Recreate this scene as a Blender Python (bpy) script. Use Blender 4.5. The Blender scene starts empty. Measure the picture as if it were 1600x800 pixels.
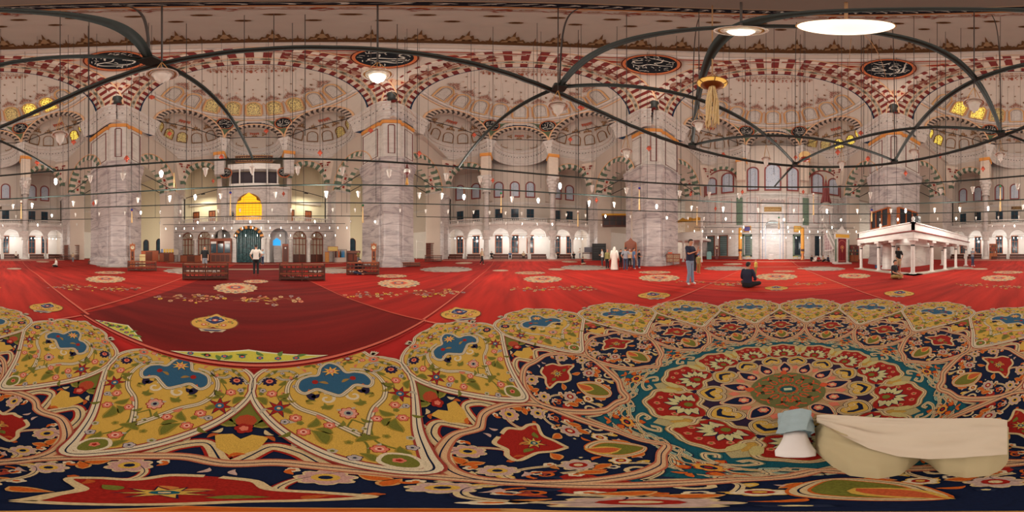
import bpy, bmesh, math, random
from mathutils import Vector, Matrix
R=math.radians; PI=math.pi; sin=math.sin; cos=math.cos
random.seed(7)
SC=bpy.context.scene; COL=SC.collection
# ------------------------------------------------------------------ camera, world, exposure, lights
CAMH=1.1
cd=bpy.data.cameras.new('camera'); cam=bpy.data.objects.new('camera',cd); COL.objects.link(cam)
cd.type='PANO'
try: cd.panorama_type='EQUIRECTANGULAR'
except Exception: pass
try: cd.cycles.panorama_type='EQUIRECTANGULAR'
except Exception: pass
cam.location=(0,0,CAMH); cam.rotation_euler=(R(90),0,R(90.8)); cd.clip_start=0.02; cd.clip_end=400
SC.camera=cam
SC.view_settings.view_transform='Standard'; SC.view_settings.look='None'
SC.view_settings.gamma=1; SC.view_settings.use_curve_mapping=False
SC.view_settings.exposure=0.0
w=bpy.data.worlds.new('night'); SC.world=w; w.use_nodes=True
w.node_tree.nodes['Background'].inputs[0].default_value=(0.02,0.035,0.06,1); w.node_tree.nodes['Background'].inputs[1].default_value=0.6
CX,CY=0.5,1.2          # centre of the domed square
LP=1.0
def light(kind,name,loc,power,color=(1,.84,.68),size=.3,rot=None,sy=None,spread=None):
    l=bpy.data.lights.new(name,kind); l.energy=power*LP; l.color=color
    if kind=='AREA':
        l.size=size
        if sy: l.shape='RECTANGLE'; l.size_y=sy
        if spread: l.spread=spread
    elif kind=='POINT': l.shadow_soft_size=size
    o=bpy.data.objects.new(name,l); o.location=loc
    if rot: o.rotation_euler=rot
    COL.objects.link(o); return o
# the hall's own lamps, gathered: the big ring chandelier and arm rings; fills for domes and arms are added
for a in range(8):
    t=R(a*45+22); light('POINT','ring_lamp_glow',(CX+9.5*sin(t),CY+9.5*cos(t),4.3),600,(1,.91,.80),size=.5)
for a in range(4):
    t=R(a*90+45); light('POINT','added_dome_fill',(CX+12.0*sin(t),CY+12.0*cos(t),24.6),430,(1,.89,.78),size=1.4)  # added fill to lift the domes, no floodlight stands here
for a in range(4):
    t=R(a*90); light('POINT','added_half_dome_fill',(CX+15.5*sin(t),CY+15.5*cos(t),22.6),420,(1,.90,.80),size=1.2)  # added unseen fill that brightens the half domes
for a in range(4):
    t=R(a*90); light('POINT','arm_lamp_glow',(CX+18*sin(t),CY+18*cos(t),4.4),470,(1,.92,.82),size=.5)
    light('POINT','added_arm_fill',(CX+19.5*sin(t),CY+19.5*cos(t),15.5),360,(1,.88,.78),size=.8)  # added fill in mid-air for the upper arms, not a fixture
for sx in (-1,1):
    for sy in (-1,1):
        light('POINT','corner_bay_lamp',(CX+sx*18,CY+sy*19.5,4.6),1300 if sy<0 else 700,(1,.93,.76),size=.4)
for sx in (-1,1):
    for k in range(4): light('POINT','arcade_lamp',(CX+sx*26.6,CY-8.4+5.6*k,4.0),170,(1,.95,.88),size=.2)
# ------------------------------------------------------------------ helpers
def tag(o,label=None,cat=None,group=None,kind=None):
    if label: o['label']=label
    if cat: o['category']=cat
    if group: o['group']=group
    if kind: o['kind']=kind
    return o
def empty(name,loc=(0,0,0),rz=0,parent=None,mat=None):
    o=bpy.data.objects.new(name,None); o.empty_display_size=.1
    if mat is not None: o.matrix_local=mat
    else: o.location=loc; o.rotation_euler=(0,0,rz)
    COL.objects.link(o); o.parent=parent; return o
def inst(me,name,parent=None,mat=None,loc=None,rz=0):
    o=bpy.data.objects.new(name,me); COL.objects.link(o); o.parent=parent
    if mat is not None: o.matrix_local=mat
    elif loc is not None: o.location=loc; o.rotation_euler=(0,0,rz)
    return o
def copy_tree(o,parent=None):
    c=o.copy(); COL.objects.link(c); c.parent=parent
    for ch in o.children: copy_tree(ch,c)
    return c
def T(x,y,z): return Matrix.Translation((x,y,z))
def RZ(a): return Matrix.Rotation(a,4,'Z')
def RX(a): return Matrix.Rotation(a,4,'X')
def RY(a): return Matrix.Rotation(a,4,'Y')
class MB:
    def __init__(s): s.v=[]; s.f=[]; s.m=[]; s.sm=[]; s.c=None
    def add(s,vs,fs,m=0,smooth=False,xf=None):
        b=len(s.v)
        for p in vs:
            if xf is not None: p=xf@Vector(p)
            s.v.append((p[0],p[1],p[2]))
        for f in fs: s.f.append([i+b for i in f]); s.m.append(m); s.sm.append(smooth)
    def box(s,x0,x1,y0,y1,z0,z1,m=0,xf=None):
        s.add([(x0,y0,z0),(x1,y0,z0),(x1,y1,z0),(x0,y1,z0),(x0,y0,z1),(x1,y0,z1),(x1,y1,z1),(x0,y1,z1)],
              [(0,3,2,1),(4,5,6,7),(0,1,5,4),(1,2,6,5),(2,3,7,6),(3,0,4,7)],m,False,xf)
    def bev(s,x0,x1,y0,y1,z0,z1,b=.02,m=0,xf=None):   # box with chamfered vertical and top edges
        vs=[];
        for (z,i) in ((z0,0),(z1-b,0),(z1,b)):
            a,c,d,e=x0+i,x1-i,y0+i,y1-i
            vs+=[(a+b,d,z),(c-b,d,z),(c,d+b,z),(c,e-b,z),(c-b,e,z),(a+b,e,z),(a,e-b,z),(a,d+b,z)]
        fs=[list(range(7,-1,-1)),list(range(16,24))]
        for k in (0,8):
            for i in range(8): j=(i+1)%8; fs.append((k+i,k+j,k+8+j,k+8+i))
        s.add(vs,fs,m,False,xf)
    def lathe(s,prof,n=16,cx=0,cy=0,m=0,smooth=True,xf=None,a0=0,a1=2*PI,sx=1,sy=1):
        full=abs(a1-a0-2*PI)<1e-6; k=n if full else n+1; vs=[]; fs=[]
        for i in range(k):
            a=a0+(a1-a0)*i/n
            for (r,z) in prof: vs.append((cx+r*cos(a)*sx,cy+r*sin(a)*sy,z))
        P=len(prof)
        for i in range(n):
            j=(i+1)%k
            for q in range(P-1): fs.append((i*P+q,j*P+q,j*P+q+1,i*P+q+1))
        s.add(vs,fs,m,smooth,xf)
    def tube(s,pts,r,n=6,m=0,cap=True,closed=False,xf=None,smooth=True):
        pts=[Vector(p) for p in pts]; N=len(pts); vs=[]; fs=[]; pu=None
        for i,p in enumerate(pts):
            if closed: t=pts[(i+1)%N]-pts[i-1]
            else: t=pts[min(i+1,N-1)]-pts[max(i-1,0)]
            t.normalize()
            u=(pu-t*pu.dot(t)) if pu is not None else t.cross(Vector((0,0,1)))
            if u.length<.05: u=t.cross(Vector((1,0,0)))
            u.normalize(); pu=u; w_=t.cross(u); rr=r[i] if isinstance(r,(list,tuple)) else r
            for k in range(n):
                a=2*PI*k/n+PI/n; vs.append(p+u*(rr*cos(a))+w_*(rr*sin(a)))
        for i in range(N if closed else N-1):
            j=(i+1)%N
            for k in range(n): l=(k+1)%n; fs.append((i*n+k,i*n+l,j*n+l,j*n+k))
        if cap and not closed: fs.append(list(range(n-1,-1,-1))); fs.append([(N-1)*n+k for k in range(n)])
        s.add(vs,fs,m,smooth and n>4,xf)
    def grid(s,fn,nu,nv,m=0,smooth=True,keep=None,xf=None):
        vs=[fn(i/nu,j/nv) for i in range(nu+1) for j in range(nv+1)]; fs=[]
        for i in range(nu):
            for j in range(nv):
                if keep is None or keep((i+.5)/nu,(j+.5)/nv):
                    a=i*(nv+1)+j; fs.append((a,a+nv+1,a+nv+2,a+1))
        s.add(vs,fs,m,smooth,xf)
    def ext(s,poly,t0,t1,plane='xz',m=0,xf=None,smooth=False):   # extruded polygon
        n=len(poly)
        def P(p,t): return (p[0],t,p[1]) if plane=='xz' else ((t,p[0],p[1]) if plane=='yz' else (p[0],p[1],t))
        vs=[P(p,t0) for p in poly]+[P(p,t1) for p in poly]
        fs=[list(range(n)),list(range(2*n-1,n-1,-1))]+[(i,(i+1)%n,n+(i+1)%n,n+i)[::-1] for i in range(n)]
        s.add(vs,fs,m,smooth,xf)
    def mesh(s,name,mats):
        me=bpy.data.meshes.new(name); me.from_pydata(s.v,[],s.f)
        if not isinstance(mats,(list,tuple)): mats=[mats]
        for m in mats: me.materials.append(m)
        me.polygons.foreach_set('material_index',s.m); me.polygons.foreach_set('use_smooth',s.sm)
        me.update(); return me
    def build(s,name,mats,parent=None,mat=None,loc=None,rz=0):
        return inst(s.mesh(name,mats),name,parent,mat,loc,rz)
# ---- materials
def C8(r,g,b):   # sRGB 0..255 -> linear
    f=lambda c:(c/255/12.92 if c<=10 else ((c/255+.055)/1.055)**2.4)
    return (f(r),f(g),f(b))
MATS={}
def nodes_mat(name):
    m=bpy.data.materials.new(name); m.use_nodes=True; nt=m.node_tree; b=nt.nodes['Principled BSDF']; return m,nt,b
def mat(name,col,rough=.6,metal=0,var=.12,scale=4,bump=0,emis=0,trans=0,alpha=1):
    if name in MATS: return MATS[name]
    m,nt,b=nodes_mat(name); L=nt.links.new
    b.inputs['Roughness'].default_value=rough; b.inputs['Metallic'].default_value=metal
    if trans: b.inputs['Transmission Weight'].default_value=trans; b.inputs['IOR'].default_value=1.2
    if alpha<1: b.inputs['Alpha'].default_value=alpha
    n=nt.nodes.new('ShaderNodeTexNoise'); n.inputs['Scale'].default_value=scale; n.inputs['Detail'].default_value=4
    tc=nt.nodes.new('ShaderNodeTexCoord'); L(tc.outputs['Object'],n.inputs['Vector'])
    mx=nt.nodes.new('ShaderNodeMix'); mx.data_type='RGBA'
    mx.inputs['A'].default_value=(*[c*(1-var) for c in col],1); mx.inputs['B'].default_value=(*[min(1,c*(1+var)) for c in col],1)
    L(n.outputs['Fac'],mx.inputs['Factor']); L(mx.outputs['Result'],b.inputs['Base Color'])
    if emis:
        b.inputs['Emission Color'].default_value=(*col,1); b.inputs['Emission Strength'].default_value=emis
    if bump:
        bp=nt.nodes.new('ShaderNodeBump'); bp.inputs['Strength'].default_value=bump; bp.inputs['Distance'].default_value=.02
        L(n.outputs['Fac'],bp.inputs['Height']); L(bp.outputs['Normal'],b.inputs['Normal'])
    MATS[name]=m; return m
def marble(name,c1,c2,scale=.5,rough=.35,joints=0,vein=None):
    if name in MATS: return MATS[name]
    m,nt,b=nodes_mat(name); L=nt.links.new; N=nt.nodes.new
    tc=N('ShaderNodeTexCoord'); mp=N('ShaderNodeMapping'); mp.inputs['Scale'].default_value=(1,1,3.2); mp.inputs['Rotation'].default_value=(.15,.2,0)
    L(tc.outputs['Object'],mp.inputs['Vector'])
    n=N('ShaderNodeTexNoise'); n.inputs['Scale'].default_value=scale; n.inputs['Detail'].default_value=9; n.inputs['Roughness'].default_value=.62; n.inputs['Distortion'].default_value=1.6
    L(mp.outputs['Vector'],n.inputs['Vector'])
    cr=N('ShaderNodeValToRGB'); e=cr.color_ramp.elements; e[0].position=.32; e[0].color=(*c2,1); e[1].position=.58; e[1].color=(*c1,1)
    ee=e.new(.46); ee.color=(*[(p*.65+q*.35) for p,q in zip(c1,c2)],1)
    L(n.outputs['Fac'],cr.inputs['Fac']); out=cr.outputs['Color']
    if joints:
        sx=N('ShaderNodeSeparateXYZ'); L(tc.outputs['Object'],sx.inputs[0])
        mm=N('ShaderNodeMath'); mm.operation='PINGPONG'; mm.inputs[1].default_value=joints/2; L(sx.outputs['Z'],mm.inputs[0])
        lt=N('ShaderNodeMath'); lt.operation='LESS_THAN'; lt.inputs[1].default_value=.012; L(mm.outputs[0],lt.inputs[0])
        mx=N('ShaderNodeMix'); mx.data_type='RGBA'; L(lt.outputs[0],mx.inputs['Factor']); L(out,mx.inputs['A'])
        mx.inputs['B'].default_value=(*[c*.45 for c in c2],1); out=mx.outputs['Result']
    L(out,b.inputs['Base Color']); b.inputs['Roughness'].default_value=rough
    MATS[name]=m; return m
def ink_mat(name,rough=.8,grain=0,emis=0,pile=0):
    if name in MATS: return MATS[name]
    m,nt,b=nodes_mat(name); L=nt.links.new; N=nt.nodes.new
    at=N('ShaderNodeAttribute'); at.attribute_name='Col'; out=at.outputs['Color']
    tc=N('ShaderNodeTexCoord')
    if grain:
        n=N('ShaderNodeTexNoise'); n.inputs['Scale'].default_value=grain; n.inputs['Detail'].default_value=3; L(tc.outputs['Object'],n.inputs['Vector'])
        mr=N('ShaderNodeMapRange'); mr.inputs['To Min'].default_value=.62; mr.inputs['To Max'].default_value=1.38; mr.inputs['From Min'].default_value=.25; mr.inputs['From Max'].default_value=.75
        L(n.outputs['Fac'],mr.inputs['Value'])
        vm=N('ShaderNodeVectorMath'); vm.operation='SCALE'; L(out,vm.inputs[0]); L(mr.outputs['Result'],vm.inputs['Scale']); out=vm.outputs['Vector']
        if pile:
            n2=N('ShaderNodeTexNoise'); n2.inputs['Scale'].default_value=.9; n2.inputs['Detail'].default_value=5
            mp=N('ShaderNodeMapping'); mp.inputs['Scale'].default_value=(.35,3.2,1); L(tc.outputs['Object'],mp.inputs['Vector']); L(mp.outputs['Vector'],n2.inputs['Vector'])
            mr2=N('ShaderNodeMapRange'); mr2.inputs['To Min'].default_value=.66; mr2.inputs['To Max'].default_value=1.3; mr2.inputs['From Min'].default_value=.3; mr2.inputs['From Max'].default_value=.7
            L(n2.outputs['Fac'],mr2.inputs['Value'])
            vm2=N('ShaderNodeVectorMath'); vm2.operation='SCALE'; L(out,vm2.inputs[0]); L(mr2.outputs['Result'],vm2.inputs['Scale']); out=vm2.outputs['Vector']
            bp=N('ShaderNodeBump'); bp.inputs['Strength'].default_value=.5; bp.inputs['Distance'].default_value=.004
            L(n.outputs['Fac'],bp.inputs['Height']); L(bp.outputs['Normal'],b.inputs['Normal'])
    L(out,b.inputs['Base Color']); b.inputs['Roughness'].default_value=rough
    b.inputs['Specular IOR Level'].default_value=.15
    if emis: L(out,b.inputs['Emission Color']); b.inputs['Emission Strength'].default_value=emis
    MATS[name]=m; return m
# ---- flat print: layered vector shapes with a colour attribute
def cr_curve(pts,closed=False,sub=6):
    n=len(pts); out=[]
    rng=range(n if closed else n-1)
    for i in rng:
        if closed: p0,p1,p2,p3=pts[i-1],pts[i],pts[(i+1)%n],pts[(i+2)%n]
        else: p0,p1,p2,p3=pts[max(i-1,0)],pts[i],pts[i+1],pts[min(i+2,n-1)]
        for k in range(sub):
            t=k/sub; t2=t*t; t3=t2*t
            out.append(tuple(.5*(2*p1[d]+(-p0[d]+p2[d])*t+(2*p0[d]-5*p1[d]+4*p2[d]-p3[d])*t2+(-p0[d]+3*p1[d]-3*p2[d]+p3[d])*t3) for d in (0,1)))
    if not closed: out.append(tuple(pts[-1]))
    return out
class Ink:
    def __init__(s,fn,eps=.0003): s.fn=fn; s.eps=eps; s.v=[]; s.f=[]; s.c=[]; s.xf=None; s.mir=False; s.lay=0; s.msk=1; s.bias=0
    def _p(s,pts,col,lay):
        b=len(s.v)
        for p in pts:
            s.v.append(s.fn(p[0],p[1],(lay+s.bias)*s.eps)); s.c.append(col)
        s.f.append(list(range(b,b+len(pts))))
    def _t(s,pts,mir):
        if mir: pts=[(-x,y) for x,y in reversed(pts)]
        if s.xf: 
            a,tx,ty,k=s.xf; ca,sa=cos(a)*k,sin(a)*k
            pts=[(x*ca-y*sa+tx,x*sa+y*ca+ty) for x,y in pts]
        return pts
    def fill(s,pts,col,lay=None,mir=None):
        if lay is None: lay=s.lay
        s._p(s._t(pts,False),col,lay)
        m=sum(p[0] for p in pts)/len(pts)
        if abs(m)<.012*s.msk: return
        if s.mir if mir is None else mir: s._p(s._t(pts,True),col,lay+.04)
    def stroke(s,pts,w,col,lay=None,closed=False,taper=None,mir=None):
        if lay is None: lay=s.lay
        n=len(pts); Lf=[]; Rt=[]
        for i,p in enumerate(pts):
            if closed: a,b=pts[i-1],pts[(i+1)%n]
            else: a,b=pts[max(i-1,0)],pts[min(i+1,n-1)]
            dx,dy=b[0]-a[0],b[1]-a[1]; l=math.hypot(dx,dy) or 1; nx,ny=-dy/l,dx/l
            h=w/2
            if taper: t=i/(n-1); h*=taper[0]*(1-t)+taper[1]*t if len(taper)==2 else (taper[0]*(1-2*t)+taper[1]*2*t if t<.5 else taper[1]*(2-2*t)+taper[2]*(2*t-1))
            Lf.append((p[0]+nx*h,p[1]+ny*h)); Rt.append((p[0]-nx*h,p[1]-ny*h))
        for mi in ((False,True) if (s.mir if mir is None else mir) else (False,)):
            l2=s._t(Lf,mi); r2=s._t(Rt,mi)
            if mi: l2,r2=l2[::-1],r2[::-1]; l2,r2=r2,l2
            b=len(s.v)
            for q in l2+r2: s.v.append(s.fn(q[0],q[1],(lay+s.bias)*s.eps)); s.c.append(col)
            for i in range(n if closed else n-1):
                j=(i+1)%n; f=(b+i,b+n+i,b+n+j,b+j); s.f.append(f if not mi else f)
    def circ(s,x,y,r,col,n=12,lay=None,ry=None,mir=None,rot=0):
        ry=ry or r; pts=[]
        for k in range(n):
            a=2*PI*k/n; px,py=r*cos(a),ry*sin(a); pts.append((x+px*cos(rot)-py*sin(rot),y+px*sin(rot)+py*cos(rot)))
        s.fill(pts,col,lay,mir)
    def flower(s,x,y,r,cols,np_=8,lay=None,mir=None,depth=.22,squash=1):
        if lay is None: lay=s.lay
        for q,(f,c) in enumerate(cols):
            rr=r*f; pts=[]
            if q in(0,1):
                for k in range(np_*4):
                    a=2*PI*k/(np_*4); m=1-depth*(1-abs(sin(a*np_/2))); pts.append((x+rr*m*cos(a),y+rr*m*sin(a)*squash))
            else:
                for k in range(10): a=2*PI*k/10; pts.append((x+rr*cos(a),y+rr*sin(a)*squash))
            s.fill(pts,c,lay+q*.5,mir)
    def leaf(s,x,y,a,l,w,col,edge=None,lay=None,mir=None,bend=.25):
        if lay is None: lay=s.lay
        def shp(k,kw):
            up=[];dn=[]
            for i in range(7):
                t=i/6; hw=w*kw*.5*sin(PI*min(1,t**.8))*(1 if t<.99 else 0); cx=l*(.5+(t-.5)*k); cy=bend*l*sin(PI*t*.9)*.5
                up.append((cx,cy+hw)); dn.append((cx,cy-hw))
            P=dn+up[::-1][1:-1]; ca,sa=cos(a),sin(a)
            return [(x+px*ca-py*sa,y+px*sa+py*ca) for px,py in P]
        if edge: s.fill(shp(1.12,1.5),edge,lay,mir)
        s.fill(shp(1,1),col,lay+.5,mir)
    def spiral(s,x,y,r,turns,a0,w,col,lay=None,hand=1,mir=None):
        pts=[]; n=int(12*turns)+2
        for i in range(n):
            t=i/(n-1); a=a0+hand*2*PI*turns*t; rr=r*(1-t*.85); pts.append((x+rr*cos(a),y+rr*sin(a)))
        s.stroke(pts,w,col,lay,taper=(1,.55),mir=mir)
    def build(s,name,m,parent=None,mat=None):
        me=bpy.data.meshes.new(name); me.from_pydata(s.v,[],s.f); me.materials.append(m)
        at=me.color_attributes.new('Col','FLOAT_COLOR','POINT')
        fl=[]; 
        for c in s.c: fl+= [c[0],c[1],c[2],1]
        at.data.foreach_set('color',fl); me.update()
        return inst(me,name,parent,mat)
# ---- floor height and pixel -> place helpers (real positions worked out once from the photograph)
def lerp(x,tab):
    if x<=tab[0][0]: return tab[0][1]
    for (a,b),(c,d) in zip(tab,tab[1:]):
        if x<=c: return b+(d-b)*(x-a)/(c-a)
    return tab[-1][1]
RAMP=[(12.5,0),(17,.14),(20,.36),(24,.60),(30,.72)]
def zf(x,y):
    X,Y=x-CX,y-CY
    d=max(abs(X),Y); z1=lerp(d,RAMP); z2=lerp(-Y,[(13,0),(25,.22)])
    return max(z1,z2)
def ray(px,py):
    a=R(px*.225-270.8); e=R((400-py)*.225); return Vector((cos(e)*sin(a),cos(e)*cos(a),sin(e)))
def P(px,py):            # floor point under a pixel
    d=ray(px,py); t=.1; 
    lo=0; hi=60
    for i in range(400):
        t=i*.15; q=d*t
        if q.z+CAMH<zf(q.x,q.y): hi=t; lo=t-.15; break
        if max(abs(q.x-CX),abs(q.y-CY))>(23.2 if q.y>0 or abs(q.x-CX)>abs(q.y-CY) else 22.2): return (q.x,q.y,zf(q.x,q.y))
    for i in range(20):
        t=(lo+hi)/2; q=d*t
        if q.z+CAMH<zf(q.x,q.y): hi=t
        else: lo=t
    q=d*hi; return (q.x,q.y,zf(q.x,q.y))
def PD(px,r):            # floor point at a distance
    a=R(px*.225-270.8); x,y=r*sin(a),r*cos(a); return (x,y,zf(x,y))
def PH(px,py,z):         # point at height z under a pixel
    d=ray(px,py); t=(z-CAMH)/d.z; return Vector((d.x*t,d.y*t,z))
def PR(px,py,r):         # point at horizontal range r
    d=ray(px,py); t=r/math.hypot(d.x,d.y); return Vector((d.x*t,d.y*t,d.z*t+CAMH))
def face_cam(x,y): return math.atan2(-x,y)   # rz that turns local -Y towards the camera
# ------------------------------------------------------------------ materials
plaster=mat('cream_plaster',(.60,.53,.465),.85,var=.08,scale=.6)
pinkp=mat('pinkish_plaster',(.56,.475,.41),.85,var=.07,scale=.5)
creamw=mat('cream_wall_paint',(.80,.72,.52),.8,var=.05)
whitew=mat('white_wall',(.80,.77,.74),.7,var=.05,scale=1.5)
pierm=marble('pier_marble',(.56,.51,.495),(.25,.215,.23),.42,.4,joints=1.05)
marb=marble('grey_marble',(.60,.55,.52),(.38,.34,.33),.6,.4)
marw=marble('white_marble',(.72,.69,.65),(.54,.51,.48),.5,.35)
cornm=marble('cornice_stone',(.66,.61,.57),(.50,.46,.43),1.1,.6)
redv=mat('red_voussoir_stone',C8(122,36,32),.7,var=.25,scale=3)
crv=mat('cream_voussoir_stone',C8(214,198,182),.7,var=.12,scale=3)
blv=mat('black_voussoir_stone',C8(60,50,48),.7,var=.2)
grv=mat('grey_voussoir_stone',C8(190,172,158),.7,var=.12)
gnv=mat('green_voussoir_stone',C8(92,116,98),.7,var=.3,scale=3)
orang=mat('ochre_band_paint',C8(222,150,72),.7,var=.1)
ochre=mat('pale_ochre_moulding',C8(224,180,140),.7,var=.08)
redl=mat('dark_red_line_paint',C8(112,30,26),.7)
wood=mat('dark_brown_wood',C8(84,42,28),.45,var=.3,scale=9)
wood2=mat('red_brown_wood',C8(132,66,38),.45,var=.3,scale=9)
woodo=mat('orange_wood',C8(170,92,44),.5,var=.25,scale=9)
gold=mat('gilded_metal',C8(214,160,62),.35,metal=.5,var=.15)
iron=mat('dark_green_painted_iron',(.005,.017,.014),.6,var=.2)
blackm=mat('black_metal',(.012,.012,.013),.5)
glassd=mat('dark_night_glass',(.02,.05,.075),.12,var=.7,scale=1.2)
greenm=marble('green_marble',(.16,.24,.17),(.08,.13,.10),1.5,.3)
ink=ink_mat('painted_stencil',.85)
# lattice glass, night and lit
def pane_mat(name,bg,dot,scale,emis=0,lit=None):
    m,nt,b=nodes_mat(name); L=nt.links.new; N=nt.nodes.new
    tc=N('ShaderNodeTexCoord'); v=N('ShaderNodeTexVoronoi'); v.inputs['Scale'].default_value=scale; v.inputs['Randomness'].default_value=.55
    L(tc.outputs['Object'],v.inputs['Vector'])
    v.feature='DISTANCE_TO_EDGE' if emis else 'F1'
    lt=N('ShaderNodeMath'); lt.operation='LESS_THAN'; lt.inputs[1].default_value=.085 if emis else .27; L(v.outputs['Distance'],lt.inputs[0])
    n=N('ShaderNodeTexNoise'); n.inputs['Scale'].default_value=2.2; L(tc.outputs['Object'],n.inputs['Vector'])
    mx0=N('ShaderNodeMix'); mx0.data_type='RGBA'; mx0.inputs['A'].default_value=(*bg,1); mx0.inputs['B'].default_value=(*(lit or [c*.7 for c in bg]),1); L(n.outputs['Fac'],mx0.inputs['Factor'])
    mx=N('ShaderNodeMix'); mx.data_type='RGBA'; L(lt.outputs[0],mx.inputs['Factor']); L(mx0.outputs['Result'],mx.inputs['A']); mx.inputs['B'].default_value=(*dot,1)
    L(mx.outputs['Result'],b.inputs['Base Color']); b.inputs['Roughness'].default_value=.4
    if emis: L(mx.outputs['Result'],b.inputs['Emission Color']); b.inputs['Emission Strength'].default_value=emis
    MATS[name]=m; return m
pdark=pane_mat('latticed_glass',(.50,.48,.48),(.13,.10,.09),5.2,lit=(.36,.38,.46))
pbrown=pane_mat('brown_dotted_glass',(.62,.57,.52),(.12,.08,.06),6.2)
pyel=pane_mat('lit_yellow_glass',(1,.74,.04),(.25,.12,.01),5.5,emis=.95,lit=(1,.92,.25))
pyel2=pane_mat('dim_yellow_glass',(.62,.46,.14),(.2,.13,.06),5.5,emis=.22,lit=(.75,.60,.2))
pblue=pane_mat('blue_white_latticed_glass',(.58,.60,.64),(.22,.26,.34),3.6,lit=(.36,.46,.62))
poran=mat('lit_orange_curtain',(1,.42,.008),.6,emis=.95,var=.12,scale=6)
# ------------------------------------------------------------------ generic pieces
ZS=21.8; HS=11.4; YC=14.4; RD=11.0
def wedge(name,r0,r1,y0,y1,da,m,b=.012):
    g=MB(); a=da/2
    def ring(r,y,aa): return [(r*cos(-aa),y,r*sin(-aa)),(r*cos(aa),y,r*sin(aa))]
    a2=a-b/r0
    vs=ring(r0,y0+b,a2)+ring(r0,y1-b,a2)+ring(r0+b,y0,a)+ring(r0+b,y1,a)+ring(r1,y0,a)+ring(r1,y1,a)
    fs=[(0,1,3,2),(0,4,5,1),(2,3,7,6),(0,2,6,4),(1,5,7,3),(4,8,9,5),(6,7,11,10),(4,6,10,8),(5,9,11,7),(8,10,11,9)]
    g.add(vs,fs); return g.mesh(name,m)
def arc_pts(cx,cz,r,a0,a1,n,k=1): return [(cx+r*cos(a0+(a1-a0)*i/n),cz+k*r*sin(a0+(a1-a0)*i/n)) for i in range(n+1)]
def voussoirs(parent,frame,r0,r1,y0,y1,n,ma,mb,cz,a0=0,a1=PI,name='voussoir',cx=0):
    da=(a1-a0)/n
    A=wedge(name,r0,r1,y0,y1,da-.012/r0,ma); B=wedge(name,r0+.015,r1,y0+.01,y1-.01,da-.012/r0,mb)
    for i in range(n):
        t=a0+da*(i+.5)
        inst(A if i%2==0 else B,name,parent,frame@T(cx,0,cz)@RY(-t))
def plate(g,x0,x1,z0,z1,ops,y0,y1,m=0,n=14,xf=None):
    """wall between x0..x1 with openings: ('a',cx,r,zspring,zbottom,k) arched or ('r',cx,hw,ztop,zbottom)"""
    ops=sorted(ops,key=lambda o:o[1]); x=x0
    for o in ops:
        hw=o[2]; l,rr=o[1]-hw,o[1]+hw
        if l>x+1e-4: g.box(x,l,y0,y1,z0,z1,m,xf)
        if o[0]=='a':
            k=o[5] if len(o)>5 else 1
            arc=arc_pts(o[1],o[3],hw,PI,0,n,k)
            for i in range(n):
                (ax,az),(bx,bz)=arc[i],arc[i+1]
                g.add([(ax,y0,az),(bx,y0,bz),(bx,y0,z1),(ax,y0,z1),(ax,y1,az),(bx,y1,bz),(bx,y1,z1),(ax,y1,z1)],
                      [(0,1,2,3),(7,6,5,4),(0,4,5,1)],m,False,xf)
        else: g.box(l,rr,y0,y1,o[3],z1,m,xf)
        if o[4]>z0+1e-3: g.box(l,rr,y0,y1,z0,o[4],m,xf)
        x=rr
    if x<x1-1e-4: g.box(x,x1,y0,y1,z0,z1,m,xf)
def arch_outline(hw,h,n=10,k=1):   # upright arched shape, base at 0
    zs=h-hw*k; return [(-hw,0),(hw,0)]+arc_pts(0,zs,hw,0,PI,n,k)
def arch_window(name,hw,h,frame_m,pane_m,fw=.12,parent=None,mat=None,depth=.1,inner=None):
    """window: outer moulding ring + pane; lies in the xz plane, front towards -y"""
    o=arch_outline(hw,h); i=arch_outline(hw-fw,h-fw); i=[(x,z if z>0 else fw) for x,z in i]
    g=MB(); n=len(o)
    vs=[(x,-depth,z) for x,z in o]+[(x,-depth,z) for x,z in i]+[(x,0.02,z) for x,z in o]+[(x,0.02,z) for x,z in i]
    fs=[]
    for a in range(n):
        b=(a+1)%n; fs+=[(a,b,n+b,n+a),(a,2*n+a,2*n+b,b),(n+a,n+b,3*n+b,3*n+a)]
    g.add(vs,fs); w_=g.build(name,frame_m,parent,mat)
    p=MB(); p.add([(x,-.02,z) for x,z in i],[list(range(n))]); p.build('pane',pane_m,w_)
    if inner:
        q=arch_outline(hw-fw*1.9,h-fw*1.9); q=[(x,z if z>0 else fw*1.9) for x,z in q]
        e=MB(); e.tube([(x,-.05,z) for x,z in q],.03,4,closed=True); e.build('inner_border',inner,w_)
    return w_
def rect_window(name,hw,z0,z1,frame_m,pane_m,parent,mat,cols=2,rows=3,fw=.1,bar_m=None,depth=.12):
    g=MB(); g.box(-hw,-hw+fw,-depth,.05,z0,z1); g.box(hw-fw,hw,-depth,.05,z0,z1); g.box(-hw,hw,-depth,.05,z1-fw,z1); g.box(-hw,hw,-depth,.05,z0,z0+fw)
    w_=g.build(name,frame_m,parent,mat)
    b=MB()
    for i in range(1,cols): x=-hw+2*hw*i/cols; b.box(x-.022,x+.022,-.06,.02,z0+fw,z1-fw)
    for i in range(1,rows): z=z0+(z1-z0)*i/rows; b.box(-hw+fw,hw-fw,-.06,.02,z-.02,z+.02)
    if cols*rows>1: b.build('glazing_bar',bar_m or frame_m,w_)
    p=MB(); p.add([(-hw+fw,0,z0+fw),(hw-fw,0,z0+fw),(hw-fw,0,z1-fw),(-hw+fw,0,z1-fw)],[(0,1,2,3)]); p.build('pane',pane_m,w_)
    return w_
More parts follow.
